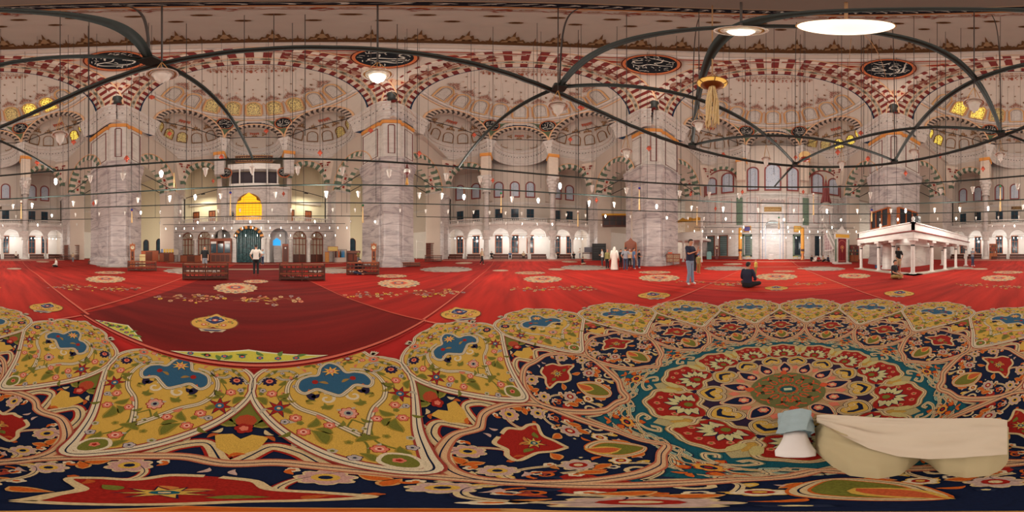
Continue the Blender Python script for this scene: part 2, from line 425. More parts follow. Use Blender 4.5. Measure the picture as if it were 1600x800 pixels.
# ---- calligraphy strokes (arabic-like lettering on the discs)
def callig(k,r,col,seed,words=None):
    rn=random.Random(seed); k.lay=6
    D={'ali':[[(.62,.1),(.45,.32),(.22,.22),(.3,.02),(.62,-.12),(.5,-.38),(.1,-.42),(-.35,-.22)],[(.02,.62),(-.02,.2),(-.12,-.12),(-.4,-.22),(-.62,-.3),(-.45,-.5),(.05,-.56),(.5,-.46)],[(-.3,.4),(-.32,-.02)]],
       'sweep':[[(.7,.28),(.52,.42),(.42,.2),(.6,-.02),(.2,-.1),(-.2,-.05),(-.5,-.15),(-.3,-.32),(.3,-.3),(.7,-.14)],[(.0,.52),(-.3,.5),(-.55,.42)],[(-.15,.35),(-.18,.05)],[(.55,-.42),(.3,-.5),(0,-.42),(-.3,-.52)]],
       'long':[[(.75,-.1),(.3,-.12),(-.1,-.05),(-.4,-.2),(-.65,-.05)],[(.35,.5),(.3,.2),(.1,.1),(.2,-.05)],[(-.1,.6),(.6,.3)],[(-.3,.35),(-.6,.3),(-.55,.1),(-.3,.12)]],
       'bakr':[[(.62,.62),(.58,.1),(.5,-.35),(.3,-.45)],[(.35,.1),(.2,.25),(.05,.05),(.2,-.1),(.4,-.12),(.3,-.4),(0,-.5),(-.5,-.4)],[(.1,.6),(-.2,.4),(-.5,.6)],[(-.1,.25),(-.4,.1),(-.1,-.15),(-.5,-.2),(-.62,0)]]}
    ks=list(D.keys()); ch=D[words or ks[seed%4]]
    for st in ch:
        p=cr_curve([(x*r,y*r) for x,y in st],sub=5); k.stroke(p,.062*r,col,taper=(.5,1.3,.4))
    for i in range(40):
        a=rn.random()*2*PI; q=r*(.25+.52*math.sqrt(rn.random())); x,y=q*cos(a),q*sin(a)
        if rn.random()<.4: k.fill([(x-.035*r,y),(x,y-.035*r),(x+.035*r,y),(x,y+.035*r)],col)
        else:
            b=rn.random()*PI; l=.09*r; k.stroke(cr_curve([(x-l*cos(b),y-l*sin(b)),(x,y+.04*r),(x+l*cos(b),y+l*sin(b))],sub=3),.028*r,col)
def callig_disc(name,r,parent,mat,seed,words,ring=(.55,.16,.08),bg=(.012,.014,.018),squash=1,label=None):
    g=MB(); g.lathe([(r*1.0,-.02),(r*1.0,-.14),(r*.86,-.14),(r*.83,-.06),(0,-.06)],40,sx=1,sy=1,m=0,smooth=False,xf=RX(-PI/2))
    # lathe axis z -> y : front face towards -y
    o=g.build(name,mat_disc,parent,mat)
    k=Ink(lambda u,v,h:(u,-.145-h,v),.006)
    k.circ(0,0,r*.93,C8(196,110,70),40,lay=0); k.circ(0,0,r*.84,(bg),40,lay=1)
    k.stroke([(r*.965*cos(2*PI*i/40),r*.965*sin(2*PI*i/40)) for i in range(40)],r*.05,C8(90,40,30),lay=1,closed=True)
    callig(k,r*.95,C8(205,200,190),seed,words)
    k.build('lettering',ink,o); return o
mat_disc=mat('terracotta_rim',C8(205,135,100),.7)
# ------------------------------------------------------------------ one arm of the hall (built once, shared by four)
CHORDS=[]   # (theta_mid, half angle)
TH_E,HA_E=R(51.5),R(27.5); HA_C=R(23)
def keep_sphere(x,y):
    """x,y relative to sphere centre; False when outside one of the chord planes"""
    if y>RD*cos(HA_C): return False
    for s in (-1,1):
        if x*s*sin(TH_E)+y*cos(TH_E)>RD*cos(HA_E): return False
    return True
def sphere_pt(R_,cy,th,ph): return (R_*cos(ph)*sin(th),cy+R_*cos(ph)*cos(th),ZS+R_*sin(ph))
PHR=math.asin(5.25/RD)
SHARED={}
def shared_parts():
    S=SHARED
    # semi dome skin
    g=MB()
    g.grid(lambda u,v:sphere_pt(RD,YC,-PI/2+PI*u,PHR+(PI/2-PHR)*v),64,18,0)
    g.grid(lambda u,v:sphere_pt(RD,YC,-PI/2+PI*u,-.02+(PHR+.02)*v),180,30,1,True,
           keep=lambda u,v:keep_sphere(RD*cos(PHR*v)*sin(-PI/2+PI*u),RD*cos(PHR*v)*cos(-PI/2+PI*u)))
    S['dome']=g.mesh('semi_dome',[plaster,plaster])
    # grey ring below the windows
    g=MB(); g.tube([sphere_pt(RD-.12,YC,-PI/2+PI*i/60,PHR) for i in range(61)],.26,6); S['ring']=g.mesh('ring_moulding',cornm)
    g=MB(); g.tube([sphere_pt(RD-.1,YC,-PI/2+PI*i/60,PHR-.055) for i in range(61)],.09,5); S['ring2']=g.mesh('ochre_moulding',ochre)
    # great arch soffit and outer roll
    g=MB()
    g.grid(lambda u,v:((HS-.05)*cos(PI*u),HS-.02+3.05*v,ZS+(HS-.05)*sin(PI*u)),64,1,0)
    S['soffit']=g.mesh('soffit',crv)
    g=MB(); pr=[(.34,-.1),(.34,-.5),(.45,-.58),(.56,-.5),(.6,-.1)]
    g.grid(lambda u,v:((HS-.02+pr[int(round(v*4))][0])*cos(PI*u),HS+pr[int(round(v*4))][1],ZS+(HS-.02+pr[int(round(v*4))][0])*sin(PI*u)),64,4,0)
    S['roll']=g.mesh('ochre_face_moulding',ochre)
    # centre strip of the soffit
    g=MB(); rr=HS-.12
    g.grid(lambda u,v:(rr*cos(PI*u),13.02+.6*v,ZS+rr*sin(PI*u)),64,1,0)
    for y in (13.0,13.62): g.tube([(rr*cos(PI*i/64),y,ZS+rr*sin(PI*i/64)) for i in range(65)],.06,4,1)
    S['strip']=g.mesh('patterned_strip',[mat('strip_grey_green',C8(186,178,164),.8),ochre])
    k=Ink(lambda u,v,h:((rr-.02-h)*cos(u),v,ZS+(rr-.02-h)*sin(u)),.008)
    for i in range(1,30):
        t=PI*i/30
        if i%2: k.circ(t,13.32,.022,C8(112,60,50),8,ry=.17); k.circ(t,13.32,.013,C8(190,180,165),8,ry=.14,lay=1)
        else:
            k.fill([(t-.045,13.32),(t-.02,13.14),(t+.02,13.14),(t+.045,13.32),(t+.02,13.5),(t-.02,13.5)],C8(112,118,98)); k.circ(t,13.32,.015,C8(120,60,50),6,ry=.1,lay=1)
    S['stripink']=k
    # cornice path: pier corner -> exedra -> pilaster -> central niche -> mirrored
    path=[]   # (x,y,nx,ny) n = towards the nave
    ch=.95
    path+=[(HS+ch*.5,HS+ch*.5,-.707,-.707),(HS+.08,HS+ch,-.9,-.43),(HS,HS+ch+.25,-1,0),(HS,15.2,-1,0)]
    mx,my=RD*cos(HA_E)*sin(TH_E),YC+RD*cos(HA_E)*cos(TH_E); rE=RD*sin(HA_E)
    for i in range(19):
        a=-TH_E+ -0 ; t=PI*i/18   # from the pier end to the pilaster end
        ux,uy=cos(-TH_E),sin(-TH_E)          # chord direction (pier side)
        ox,oy=sin(TH_E),cos(TH_E)            # outward
        px=cos(t)*ux+sin(t)*ox; py=cos(t)*uy+sin(t)*oy
        path.append((mx+rE*px,my+rE*py,-px,-py))
    yc2=YC+RD*cos(HA_C); rC=RD*sin(HA_C)
    path.append((4.75,yc2-.05,0,-1)); 
    for i in range(9):
        t=PI/2*i/8; path.append((rC*cos(t),yc2+rC*sin(t)*.98,-cos(t),-sin(t)))
    full=path+[(-x,y,-nx,ny) for x,y,nx,ny in path[-2::-1]]
    S['path']=full
    prof=[(0,18.5),(.10,18.55),(.10,18.95),(.2,19.0),(.2,19.3),(.26,19.35),(.26,19.95),(.42,20.1),(.42,20.5),(.5,20.55),(.5,20.8),(.62,20.95),(.62,21.3),(.85,21.5),(.85,21.8),(.0,21.82)]
    g=MB(); vs=[];fs=[]; n=len(prof)
    for x,y,nx,ny in full: vs+=[(x+nx*o,y+ny*o,z) for o,z in prof]
    for i in range(len(full)-1):
        for q in range(n-1): fs.append((i*n+q,(i+1)*n+q,(i+1)*n+q+1,i*n+q+1))
    g.add(vs,fs); S['cornice']=g.mesh('stepped_cornice',cornm)
    # dentils and dots of the cornice
    g=MB()
    def along(step,fnc):
        acc=0
        for (x0,y0,a0,b0),(x1,y1,a1,b1) in zip(full,full[1:]):
            L_=math.hypot(x1-x0,y1-y0); 
            while acc<L_:
                t=acc/L_; fnc(x0+(x1-x0)*t,y0+(y1-y0)*t,a0+(a1-a0)*t,b0+(b1-b0)*t); acc+=step
            acc-=L_
    def dent(o,z0,z1,w_,m):
        def f(x,y,nx,ny):
            a=math.atan2(ny,nx); g.box(0,.07,-w_/2,w_/2,z0,z1,m,T(x+nx*o,y+ny*o,0)@RZ(a))
        return f
    along(1.1,dent(.2,20.62,20.76,.2,1)); along(.55,dent(.38,20.2,20.36,.16,0)); along(.32,dent(.58,21.0,21.22,.14,2))
    S['dentil']=g.mesh('dentil_row',[blv,redv,grv])
    # exedra half dome behind each chord
    g=MB()
    g.grid(lambda u,v:(rE*1.0*cos(PI/2*v)*cos(PI*u),rE*cos(PI/2*v)*sin(PI*u),ZS-.1+rE*sin(PI/2*v)),36,12,0)
    S['ex']=g.mesh('exedra_half_dome',plaster)
    g=MB()
    g.grid(lambda u,v:(rC*cos(PI/2*v)*cos(PI*u),rC*.98*cos(PI/2*v)*sin(PI*u),ZS-.1+rC*.82*sin(PI/2*v)),28,10,0)
    S['exc']=g.mesh('niche_half_dome',plaster)
    # archivolt mouldings
    for nm,r in (('amE',rE),('amC',rC)):
        g=MB(); g.tube([(r*cos(PI*i/40),-.12,ZS-.05+r*sin(PI*i/40)*(1 if nm=='amE' else .84)) for i in range(41)],.17,6); S[nm]=g.mesh('archivolt_moulding',ochre)
        g=MB(); n=40; k_=1 if nm=='amE' else .84
        g.grid(lambda u,v:((r-.9+.9*v)*cos(PI*u),.16,ZS-.05+k_*(r-.9+.9*v)*sin(PI*u)),40,1,0); g.grid(lambda u,v:((r-.88)*cos(PI*u),.5*v,ZS-.05+k_*(r-.88)*sin(PI*u)),40,1,0); S[nm+'f']=g.mesh('archivolt_band',grv)
    S['rE'],S['rC'],S['m'],S['yc2']=rE,rC,(mx,my),yc2
shared_parts()
S=SHARED
def stencil_crown(k,x,y,w_,h,c1,c2):   # lotus-like crown above a window
    k.mir=False
    pts=[(-1,0),(-.92,.28),(-.62,.22),(-.7,.5),(-.42,.45),(-.36,.72),(-.14,.62),(0,1.05),(.14,.62),(.36,.72),(.42,.45),(.7,.5),(.62,.22),(.92,.28),(1,0),(.75,.08),(.5,-.02),(0,.2),(-.5,-.02),(-.75,.08)]
    k.fill([(x+px*w_/2,y+py*h) for px,py in pts],c1,lay=0)
    k.stroke([(x+px*w_/2,y+py*h) for px,py in pts],.007,C8(128,94,84),lay=.6,closed=True)
    for px,py,r in ((0,.55,.12),(-.35,.35,.09),(.35,.35,.09),(-.68,.2,.07),(.68,.2,.07)): k.circ(x+px*w_/2,y+py*h,r*w_,c2,7,lay=1)
    k.circ(x,y+1.28*h,.06*w_,c1,6,lay=0)
def dotmap(R_,cy):
    def f(u,v,h):   # u = azimuth, v = elevation
        r=R_-.03-h; return (r*cos(v)*sin(u),cy+r*cos(v)*cos(u),ZS+r*sin(v))
    return f
BR1,BR2,RED1=C8(126,96,74),C8(176,150,128),C8(140,66,48)
def arm(side,rz,shift=(0,0),lit=(),litE={},dim=()):
    M=T(CX+shift[0],CY+shift[1],0)@RZ(rz)
    root=empty('wall_'+side,mat=M); tag(root,'painted half dome, small half domes and arches of the hall\'s '+side+' side','wall',kind='structure')
    I=Matrix()
    inst(S['dome'],'half_dome',root,I); inst(S['ring'],'ring_moulding',root,I); inst(S['ring2'],'ochre_moulding',root,I)
    ga=inst(S['soffit'],'great_arch',root,I); inst(S['strip'],'patterned_strip',ga,I)
    if 'stripme' not in S: 
        o=S['stripink'].build('strip_ornament',ink,ga); S['stripme']=o.data
    else: inst(S['stripme'],'strip_ornament',ga,I)
    inst(S['roll'],'ochre_face_moulding',root,I)
    if 'vA' not in S:
        da=PI/57
        S['vA']=[wedge('voussoir',HS-.11,HS+.36,10.95,12.95,da*.985,m) for m in (redv,crv)]
        S['vB']=[wedge('voussoir',HS-.11,HS+.1,13.68,14.45,da*.985,m) for m in (redv,crv)]
        S['vE']=[wedge('voussoir',S['rE']-.88,S['rE']-.06,-.16,.3,PI/35*.985,m) for m in (blv,grv)]
        S['vC']=[wedge('voussoir',S['rC']-.78,S['rC']-.06,-.16,.3,PI/29*.985,m) for m in (blv,grv)]
    for i in range(57):
        t=PI/57*(i+.5)
        inst(S['vA'][i%2],'voussoir',ga,T(0,0,ZS)@RY(-t)); inst(S['vB'][i%2],'voussoir',ga,T(0,0,ZS)@RY(-t))
    inst(S['cornice'],'stepped_cornice',root,I); tag(inst(S['dentil'],'dentil_row',root,I),kind='stuff')
    mx,my=S['m']
    frames=[('E',T(sg*mx,my,0)@RZ(-sg*TH_E),sg) for sg in (-1,1)]+[('C',T(0,S['yc2'],0),0)]
    for kind,F,sg in frames:
        e=kind=='E'; r=S['rE'] if e else S['rC']
        inst(S['ex' if e else 'exc'],'niche_half_dome',root,F)
        inst(S['amE' if e else 'amC'],'archivolt_moulding',root,F)
        av=inst(S['amEf' if e else 'amCf'],'striped_arch',root,F)
        n=35 if e else 29; sq=Matrix.Diagonal((1,1,1 if e else .84,1))
        for i in range(n): inst(S['vE' if e else 'vC'][i%2],'voussoir',av,T(0,0,ZS-.05)@sq@RY(-PI*(i+.5)/n))
        # windows of the niche
        angs=[-66,-37,-8,21,50] if e else [-38,0,38]
        if e and sg<0: angs=[-a for a in angs]
        for q,a in enumerate(angs):
            t=R(a); rr=r-.1
            lm=pyel if (sg,q) in litE else (pyel2 if (sg,q) in dim else pbrown)
            rr=r*.965
            W=F@T(rr*sin(t),rr*cos(t),ZS+.75)@RZ(-t)@RX(.34)
            arch_window('window',.86 if e else .7,2.3,mat('brown_gilt_frame',C8(140,96,52),.6),lm,.13,root,W,.1)
        kk=Ink(lambda u,v,h,F=F,r=r,e=e:tuple(F@Vector(((r-.20-h)*cos(v)*sin(u),(r-.20-h)*cos(v)*cos(u),ZS-.1+(r-.20-h)*sin(v)*(1 if e else .82)))),.01)
        for a in angs:
            kk2=R(a); base=.70 if e else .86
            pts=[(-.5,0),(-.42,.35),(-.2,.28),(-.24,.6),(-.06,.55),(0,1.0),(.06,.55),(.24,.6),(.2,.28),(.42,.35),(.5,0),(.2,.1),(-.2,.1)]
            kk.fill([(kk2+px*.38,base+py*.30) for px,py in pts],C8(150,118,88),lay=0)
            kk.circ(kk2,base+.1,.04,C8(196,168,140),7,lay=1)
            kk.circ(kk2-.06,base+.07,.025,C8(120,80,60),6,lay=1); kk.circ(kk2+.06,base+.07,.025,C8(120,80,60),6,lay=1)
        for a in range(5):
            u=-.3+.15*a; kk.fill([(u-.09,1.12),(u+.09,1.12),(u+.05,1.03),(u,.98),(u-.05,1.03)],C8(184,104,84),lay=0)
        kk.build('stencil_ornament',ink,root)
    # windows of the half dome
    NW=9
    for i in range(NW):
        th=R(-75+150*i/(NW-1)); ph=PHR+.03
        p=Vector(sphere_pt(RD-.1,YC,th,ph))
        W=T(*p)@RZ(-th)@RX(.66)   # leans in with the shell
        lm=pyel if i in lit else (pyel2 if (9,i) in dim else pbrown)
        arch_window('window',1.12,3.1,mat('ochre_window_moulding',C8(206,160,108),.7),lm,.2,root,W,.12,inner=mat('brown_line',C8(110,66,36),.7))
    k=Ink(dotmap(RD-.26,YC),.012)
    for i in range(NW):
        th=R(-75+150*i/(NW-1))
        stencil_crown(k,th,PHR+.325,.27,.12,C8(190,162,144),C8(146,108,96))
        if i<NW-1:
            t2=th+R(9.375); k.stroke([(t2-.028,PHR+.05),(t2-.028,PHR+.24),(t2,PHR+.28),(t2+.028,PHR+.24),(t2+.028,PHR+.05)],.012,C8(196,140,96),lay=0)
            k.circ(t2,PHR+.42,.022,BR1,6,lay=0)
    for row in range(3):
        ph=PHR+.56+row*.2; nn=11-row*2
        for j in range(nn):
            th=-PI/2+PI*(j+.5+(row%2)*.5)/nn
            if abs(th)<PI/2-.1: k.circ(th,ph,.011/max(.3,cos(ph)),C8(140,112,92),6,lay=0,ry=.014)
    # lacy red rosette hanging from the crown of the great arch
    for j in range(-6,7):
        a=j/6; x=a*3.4; 
        def sp(x,y):   # x along s, y inwards along d from the arch edge
            return (x,y)
        k2=k
    k.build('stencil_ornament',ink,root)
    k=Ink(lambda u,v,h:(u,YC+v,ZS+math.sqrt(max(0,(RD-.12-h)**2-u*u-v*v))),.012)
    rn=random.Random(3)
    k.mir=True
    for j in range(0,9):
        x=j*.45; dpt=1.5*(1-(j/9.5)**2)+.25
        c=C8(150,92,70)
        k.spiral(x+.1,.25+dpt*.35,.22,1.4,j,.07,c,lay=0); k.leaf(x,.15+dpt*.6,PI/2+.5*(j%2-.5),.45,.2,c,lay=0); k.circ(x,.2+dpt*.9,.09,C8(168,74,56),7,lay=0)
        k.spiral(x,.1+dpt*.15,.2,1.3,j+2,.06,C8(172,128,96),lay=0,hand=-1)
    k.mir=False; k.leaf(0,1.2,PI/2,.8,.35,C8(150,80,60),lay=1)
    k.build('crown_rosette',ink,root)
    # green spandrels with lettered discs between the small arches
    for sg in (-1,1):
        th=R(23.6)*sg; p=Vector(sphere_pt(RD-.14,YC,th,.335))
        D_=T(*p)@RZ(-th)@RX(.34)
        tag(callig_disc('lettered_disc',1.32,root,D_,4+sg+int(rz*10),None))
        gp=Ink(dotmap(RD-.12,YC),.01); c0=R(23.6)*sg
        gp.fill([(c0+dx,v) for dx,v in ((-.33,.455),(-.16,.40),(0,.37),(.16,.40),(.33,.455),(.20,.40),(.10,.26),(.035,.10),(0,.03),(-.035,.10),(-.10,.26),(-.20,.40))],C8(92,108,84),lay=0); gp.build('green_spandrel_paint',ink,root)
    # column blocks and capitals
    return root,M
def pier(ix,iy,name_rot):
    """ix,iy = -1/+1 quadrant"""
    Lx={(1,-1):5.0,(-1,-1):3.4}.get((ix,iy),4.5); Ly={(1,-1):3.4}.get((ix,iy),4.5); L=4.6
    def ring(off,z):
        c=.95; o=-off
        p=[(o,Ly),(o,c+.75),(o+.14,c+.68),(o+.14,c+.42),(o,c+.34),(o+.0,c+.1),(o+.10,c-.05),(c-.05,o+.10),(c+.1,o),(c+.34,o),(c+.42,o+.14),(c+.68,o+.14),(c+.75,o),(Lx,o),(Lx,Ly)]
        return [(x,y,z) for x,y in p]
    levels=[(.22,-.02),(.22,.35),(.15,.45),(.15,.70),(.08,.85),(.05,1.0),(0,1.1),(0,10.1),(.06,10.2),(.06,10.6),(.2,10.75),(.36,11.2),(.36,11.45),(.46,11.6),(.46,11.85),(.0,11.95),(0,18.6),(0,ZS+.1)]
    g=MB(); vs=[]; fs=[]; n=15
    for o,z in levels: vs+=ring(o,z)
    for i in range(len(levels)-1):
        for q in range(n): r_=(q+1)%n; fs.append((i*n+q,i*n+r_,(i+1)*n+r_,(i+1)*n+q))
    g.add(vs,fs)
    Mx=T(CX+ix*HS,CY+iy*HS,0)@Matrix.Diagonal((ix,iy,1,1))
    # bake the mirroring into the vertices
    g.v=[tuple((Matrix.Diagonal((ix,iy,1,1))@Vector(p))) for p in g.v]
    if ix*iy<0: g.f=[list(f)[::-1] for f in g.f]
    o=g.build('pillar',pierm,None,T(CX+ix*HS,CY+iy*HS,0)); tag(o,'huge square marble pillar carrying the dome','pillar',kind='structure')
    D=Matrix.Diagonal((ix,iy,1,1))
    def addp(nm,gg,m):
        gg.v=[tuple(D@Vector(p)) for p in gg.v]
        return gg.build(nm,m,o)
    b=MB(); 
    vs=[]; 
    for off,z in ((.04,17.7),(.16,17.75),(.16,18.3),(.04,18.35)): vs+=ring(off,z)
    fs=[]
    for i in range(3):
        for q in range(n-2): fs.append((i*n+q,i*n+q+1,(i+1)*n+q+1,(i+1)*n+q))
    b.add(vs,fs); addp('ochre_band',b,orang)
    up=MB(); vs=ring(.015,11.96)+ring(.015,17.7); up.add(vs,[(q,q+1,n+q+1,n+q) for q in range(n-2)]); addp('white_marble_casing',up,marw)
    # dark red framed panels on the upper block: two faces and the chamfer
    fr=MB()
    def frame(pts):
        fr.tube(pts,.055,4,closed=True,smooth=False)
    z0,z1=12.5,17.2
    frame([(1.9,-.03,z0),(Lx-.2,-.03,z0),(Lx-.2,-.03,z1),(1.9,-.03,z1)])
    frame([(-.03,1.9,z0),(-.03,Ly-.2,z0),(-.03,Ly-.2,z1),(-.03,1.9,z1)])
    c=.95
    frame([(.22,.66,z0),(.66,.22,z0),(.66,.22,z1),(.55,.33,z1+.15),(.33,.55,z1+.15),(.22,.66,z1)])
    addp('red_framed_panel',fr,redl)
    # impost bracket with the dark carved boss where the great arches meet
    bs=MB(); xf=T(-.25,-.25,0)
    bs.lathe([(.0,21.8),(.42,21.85),(.42,22.1),(.36,22.3),(.40,23.0),(.48,23.2),(.48,23.5),(.2,23.9),(0,24)],8,xf=xf); addp('dark_carved_boss',bs,mat('dark_carved_stone',C8(44,50,48),.6,var=.4,scale=12))
    return o
for ix in (-1,1):
    for iy in (-1,1): pier(ix,iy,0)
SIDES={}
SIDES['front']=arm('front',0,(-.1,0),dim={(1,0),(1,1),(1,2)},litE={(1,2),(1,3),(1,4)})
SIDES['right']=arm('right',-PI/2,(0,.2),lit=(1,2,6,7),litE={(-1,3),(-1,4),(1,3),(1,4)},dim={(9,3),(9,5)})
SIDES['back']=arm('back',PI,(.1,0),dim={(9,2),(9,3),(9,4),(9,5),(9,6),(1,3),(1,4),(-1,4),(-1,3),(-1,2)})
SIDES['left']=arm('left',PI/2,(0,-.4))
# ------------------------------------------------------------------ pendentives, ring, dome
def dome_top():
    g=MB(); Rp=math.hypot(HS,HS)-.05
    def keep(x,y): return abs(x)<HS+.25 and abs(y)<HS+.25
    N=160
    def f(u,v):
        ph=v*R(50); a=2*PI*u; return (Rp*cos(ph)*sin(a),Rp*cos(ph)*cos(a),ZS+Rp*sin(ph))
    def kp(u,v):
        x,y,z=f(u,v); return keep(x,y) and z<34.3
    g.grid(f,200,50,0,True,kp)
    o=g.build('ceiling',pinkp,None,T(CX,CY,0)); tag(o,'painted corner surfaces under the main dome','ceiling',kind='structure')
    # ring cornice
    g=MB(); g.lathe([(11.9,33.2),(10.95,33.3),(10.9,33.75),(10.75,33.8),(10.75,34.1),(10.6,34.15),(10.6,34.45),(10.25,34.7),(10.25,35.0),(10.55,35.1)],96,smooth=False)
    g.build('ring_cornice',cornm,o)
    g=MB()
    for i in range(150):
        a=2*PI*i/150; g.box(10.66,10.74,-.13,.13,33.85,34.05,0,RZ(a)); g.box(10.50,10.58,-.09,.09,34.2,34.4,1,RZ(a+.02))
    tag(g.build('dentil_row',[blv,redv],o),kind='stuff')
    # floral painting on the pendentives
    k=Ink(lambda u,v,h:((Rp-.05-h)*cos(v)*sin(u),(Rp-.05-h)*cos(v)*cos(u),ZS+(Rp-.05-h)*sin(v)),.012)
    for q in range(4):
        a=PI/4+q*PI/2
        # red cartouches
        for (du,v,w_,h) in ((0,.30,.075,.045),(-.34,.705,.12,.022),(.34,.705,.12,.022)):
            k.fill([(a+du+px*w_,v+py*h) for px,py in ((-1,0),(-.6,.55),(-.25,.6),(0,1),(.25,.6),(.6,.55),(1,0),(.6,-.55),(.25,-.6),(0,-1),(-.25,-.6),(-.6,-.55))],C8(150,52,40),lay=1)
            k.fill([(a+du+1.35*px*w_,v+1.5*py*h) for px,py in ((-1,0),(-.6,.55),(-.25,.6),(0,1),(.25,.6),(.6,.55),(1,0),(.6,-.55),(.25,-.6),(0,-1),(-.25,-.6),(-.6,-.55))],C8(206,168,140),lay=0)
        for sg in (-1,1):
            k.stroke(cr_curve([(a+sg*.02,.17),(a+sg*.12,.36),(a+sg*.30,.56),(a+sg*.58,.715)]),.012,C8(120,66,54),lay=1)
            for j in range(7):
                t=j/6; k.leaf(a+sg*(.10+.42*t),.36+.30*t,sg*(1.0-.5*t) if sg>0 else PI-(1.0-.5*t),.10,.03,C8(150,112,96),lay=0)
            k.spiral(a+sg*.2,.44,.035,1.4,0,.010,C8(140,98,84),lay=0,hand=sg)
            k.spiral(a+sg*.33,.60,.035,1.4,1,.010,C8(140,98,84),lay=0,hand=sg)
        k.stroke([(a-.75+1.5*i/20,.765) for i in range(21)],.014,C8(150,66,50),lay=1)
        k.stroke([(a-.7+1.4*i/20,.74) for i in range(21)],.006,C8(150,96,70),lay=1)
    k.build('painted_ornament',ink,o)
    # lettered discs
    for (px,py,wd,sd) in ((180,95,'ali',1),(601,91,'sweep',2),(1018,101,'long',3),(1388,108,'bakr',4)):
        d=ray(px,py); c=Vector((CX,CY,ZS)); o0=Vector((0,0,CAMH)); oc=o0-c; b_=d.dot(oc); t=-b_+math.sqrt(b_*b_-oc.dot(oc)+(Rp-.5)**2); p=o0+d*t
        nrm=(c-p).normalized(); y=-nrm; x=y.cross(Vector((0,0,1))).normalized(); z=x.cross(y)
        Mt=Matrix.Translation(p)@Matrix((x,y,z)).transposed().to_4x4()
        dd=callig_disc('lettered_disc',2.4,o,None,sd,wd); dd.matrix_local=T(-CX,-CY,0)@Mt
    # main dome
    DR=10.55; Z0=35.0
    g=MB(); g.grid(lambda u,v:(DR*cos(PI/2*v)*sin(2*PI*u),DR*cos(PI/2*v)*cos(2*PI*u),Z0+DR*sin(PI/2*v)),96,24,0)
    dm=g.build('ceiling_dome',pinkp,None,T(CX,CY,0)); tag(dm,'main dome painted pinkish beige with brown stencils','ceiling',kind='structure')
    k=Ink(lambda u,v,h:((DR-.14-h)*cos(v)*sin(u),(DR-.14-h)*cos(v)*cos(u),Z0+(DR-.14-h)*sin(v)),.012)
    n=24; cb=C8(116,82,54); cd_=C8(88,58,38); cl=C8(178,146,112)
    k.stroke([(2*PI*i/96,.035) for i in range(97)],.07,C8(134,100,70),lay=0)
    for i in range(n):
        a=2*PI*(i+.5)/n
        W_=.118
        k.fill([(a+px*W_,.05+py*.55) for px,py in ((-1,0),(-1,.22),(-.78,.36),(-.66,.28),(-.52,.52),(-.36,.46),(-.26,.74),(-.1,.66),(0,1.05),(.1,.66),(.26,.74),(.36,.46),(.52,.52),(.66,.28),(.78,.36),(1,.22),(1,0))],cb,lay=1)
        k.fill([(a+px*W_*.62,.12+py*.34) for px,py in ((-1,0),(-.8,.4),(-.4,.5),(-.2,.8),(0,1.1),(.2,.8),(.4,.5),(.8,.4),(1,0),(.5,.1),(0,.3),(-.5,.1))],cl,lay=2)
        k.fill([(a+px*W_*.3,.16+py*.2) for px,py in ((-1,0),(-.5,.6),(0,1),(.5,.6),(1,0),(0,.2))],cd_,lay=3)
        a2=a+PI/n; k.fill([(a2+px*.03,.07+py*.36) for px,py in ((-1,0),(-.5,.3),(-.9,.5),(-.2,.55),(0,1),(.2,.55),(.9,.5),(.5,.3),(1,0))],cb,lay=1)
    for row,(ph,m) in enumerate(((.89,18),(1.06,18))):
        for i in range(m):
            a=2*PI*(i+.5*row)/m; rr=.30/DR
            k.flower(a,ph,rr,((1,cb),(.7,cl),(.4,cd_)),8,lay=1,squash=cos(ph)) if False else k.circ(a,ph,rr/cos(ph),cb,10,lay=1,ry=rr)
            k.circ(a,ph,rr*.55/cos(ph),cd_,8,lay=2,ry=rr*.55)
    # lobed red flower ring near the crown
    kr=Ink(lambda u,v,h:(u*.8,v*.8,Z0+math.sqrt(max(0,(DR-.13-h)**2-.64*u*u-.64*v*v))),.012)
    m=16
    pts=[]
    for i in range(m*8):
        a=2*PI*i/(m*8); r=4.55+.45*abs(cos(a*m/2)); pts.append((r*sin(a),r*cos(a)))
    pin=[(3.35*sin(2*PI*i/(m*8)),3.35*cos(2*PI*i/(m*8))) for i in range(m*8)]
    for i in range(m):
        a=2*PI*i/m
        kr.xf=(-a,0,0,1)
        c=RED1
        kr.mir=True
        kr.stroke(cr_curve([(.05,4.95),(.3,4.65),(.62,4.7),(.88,4.35)]),.09,c,lay=1)
        kr.spiral(.45,4.25,.22,1.5,0,.07,C8(150,98,70),lay=1)
        kr.leaf(.12,4.35,1.2,.4,.16,c,lay=1); kr.leaf(.6,3.95,2.2,.42,.16,C8(160,108,76),lay=1)
        kr.mir=False
        kr.leaf(0,4.05,PI/2,.6,.3,c,lay=1); kr.circ(0,4.0,.14,C8(196,150,110),8,lay=2); kr.circ(0,5.15,.1,c,6,lay=1)
    kr.xf=None
    ring=lambda r,w_,c,l: kr.stroke([(r*sin(2*PI*i/96),r*cos(2*PI*i/96)) for i in range(96)],w_,c,lay=l,closed=True)
    ring(3.55,.28,C8(196,128,72),1); ring(3.34,.08,C8(80,50,40),2)
    ring(2.72,1.1,C8(34,32,40),1); ring(2.05,.16,C8(190,160,130),2)
    rn=random.Random(5)
    for i in range(44):
        a=2*PI*i/44; kr.xf=(-a,0,0,1); s1=rn.random()
        kr.stroke(cr_curve([(-.12,2.42+.2*s1),(0,2.35+.3*s1),(.08,2.9),(.05,3.1)],sub=3),.06,C8(196,190,180),lay=3)
        kr.stroke(cr_curve([(-.16,2.75-.3*s1),(0,2.6),(.15,2.75)],sub=3),.05,C8(196,190,180),lay=3)
    kr.xf=None
    kr.circ(0,0,1.95,C8(140,126,116),40,lay=1)
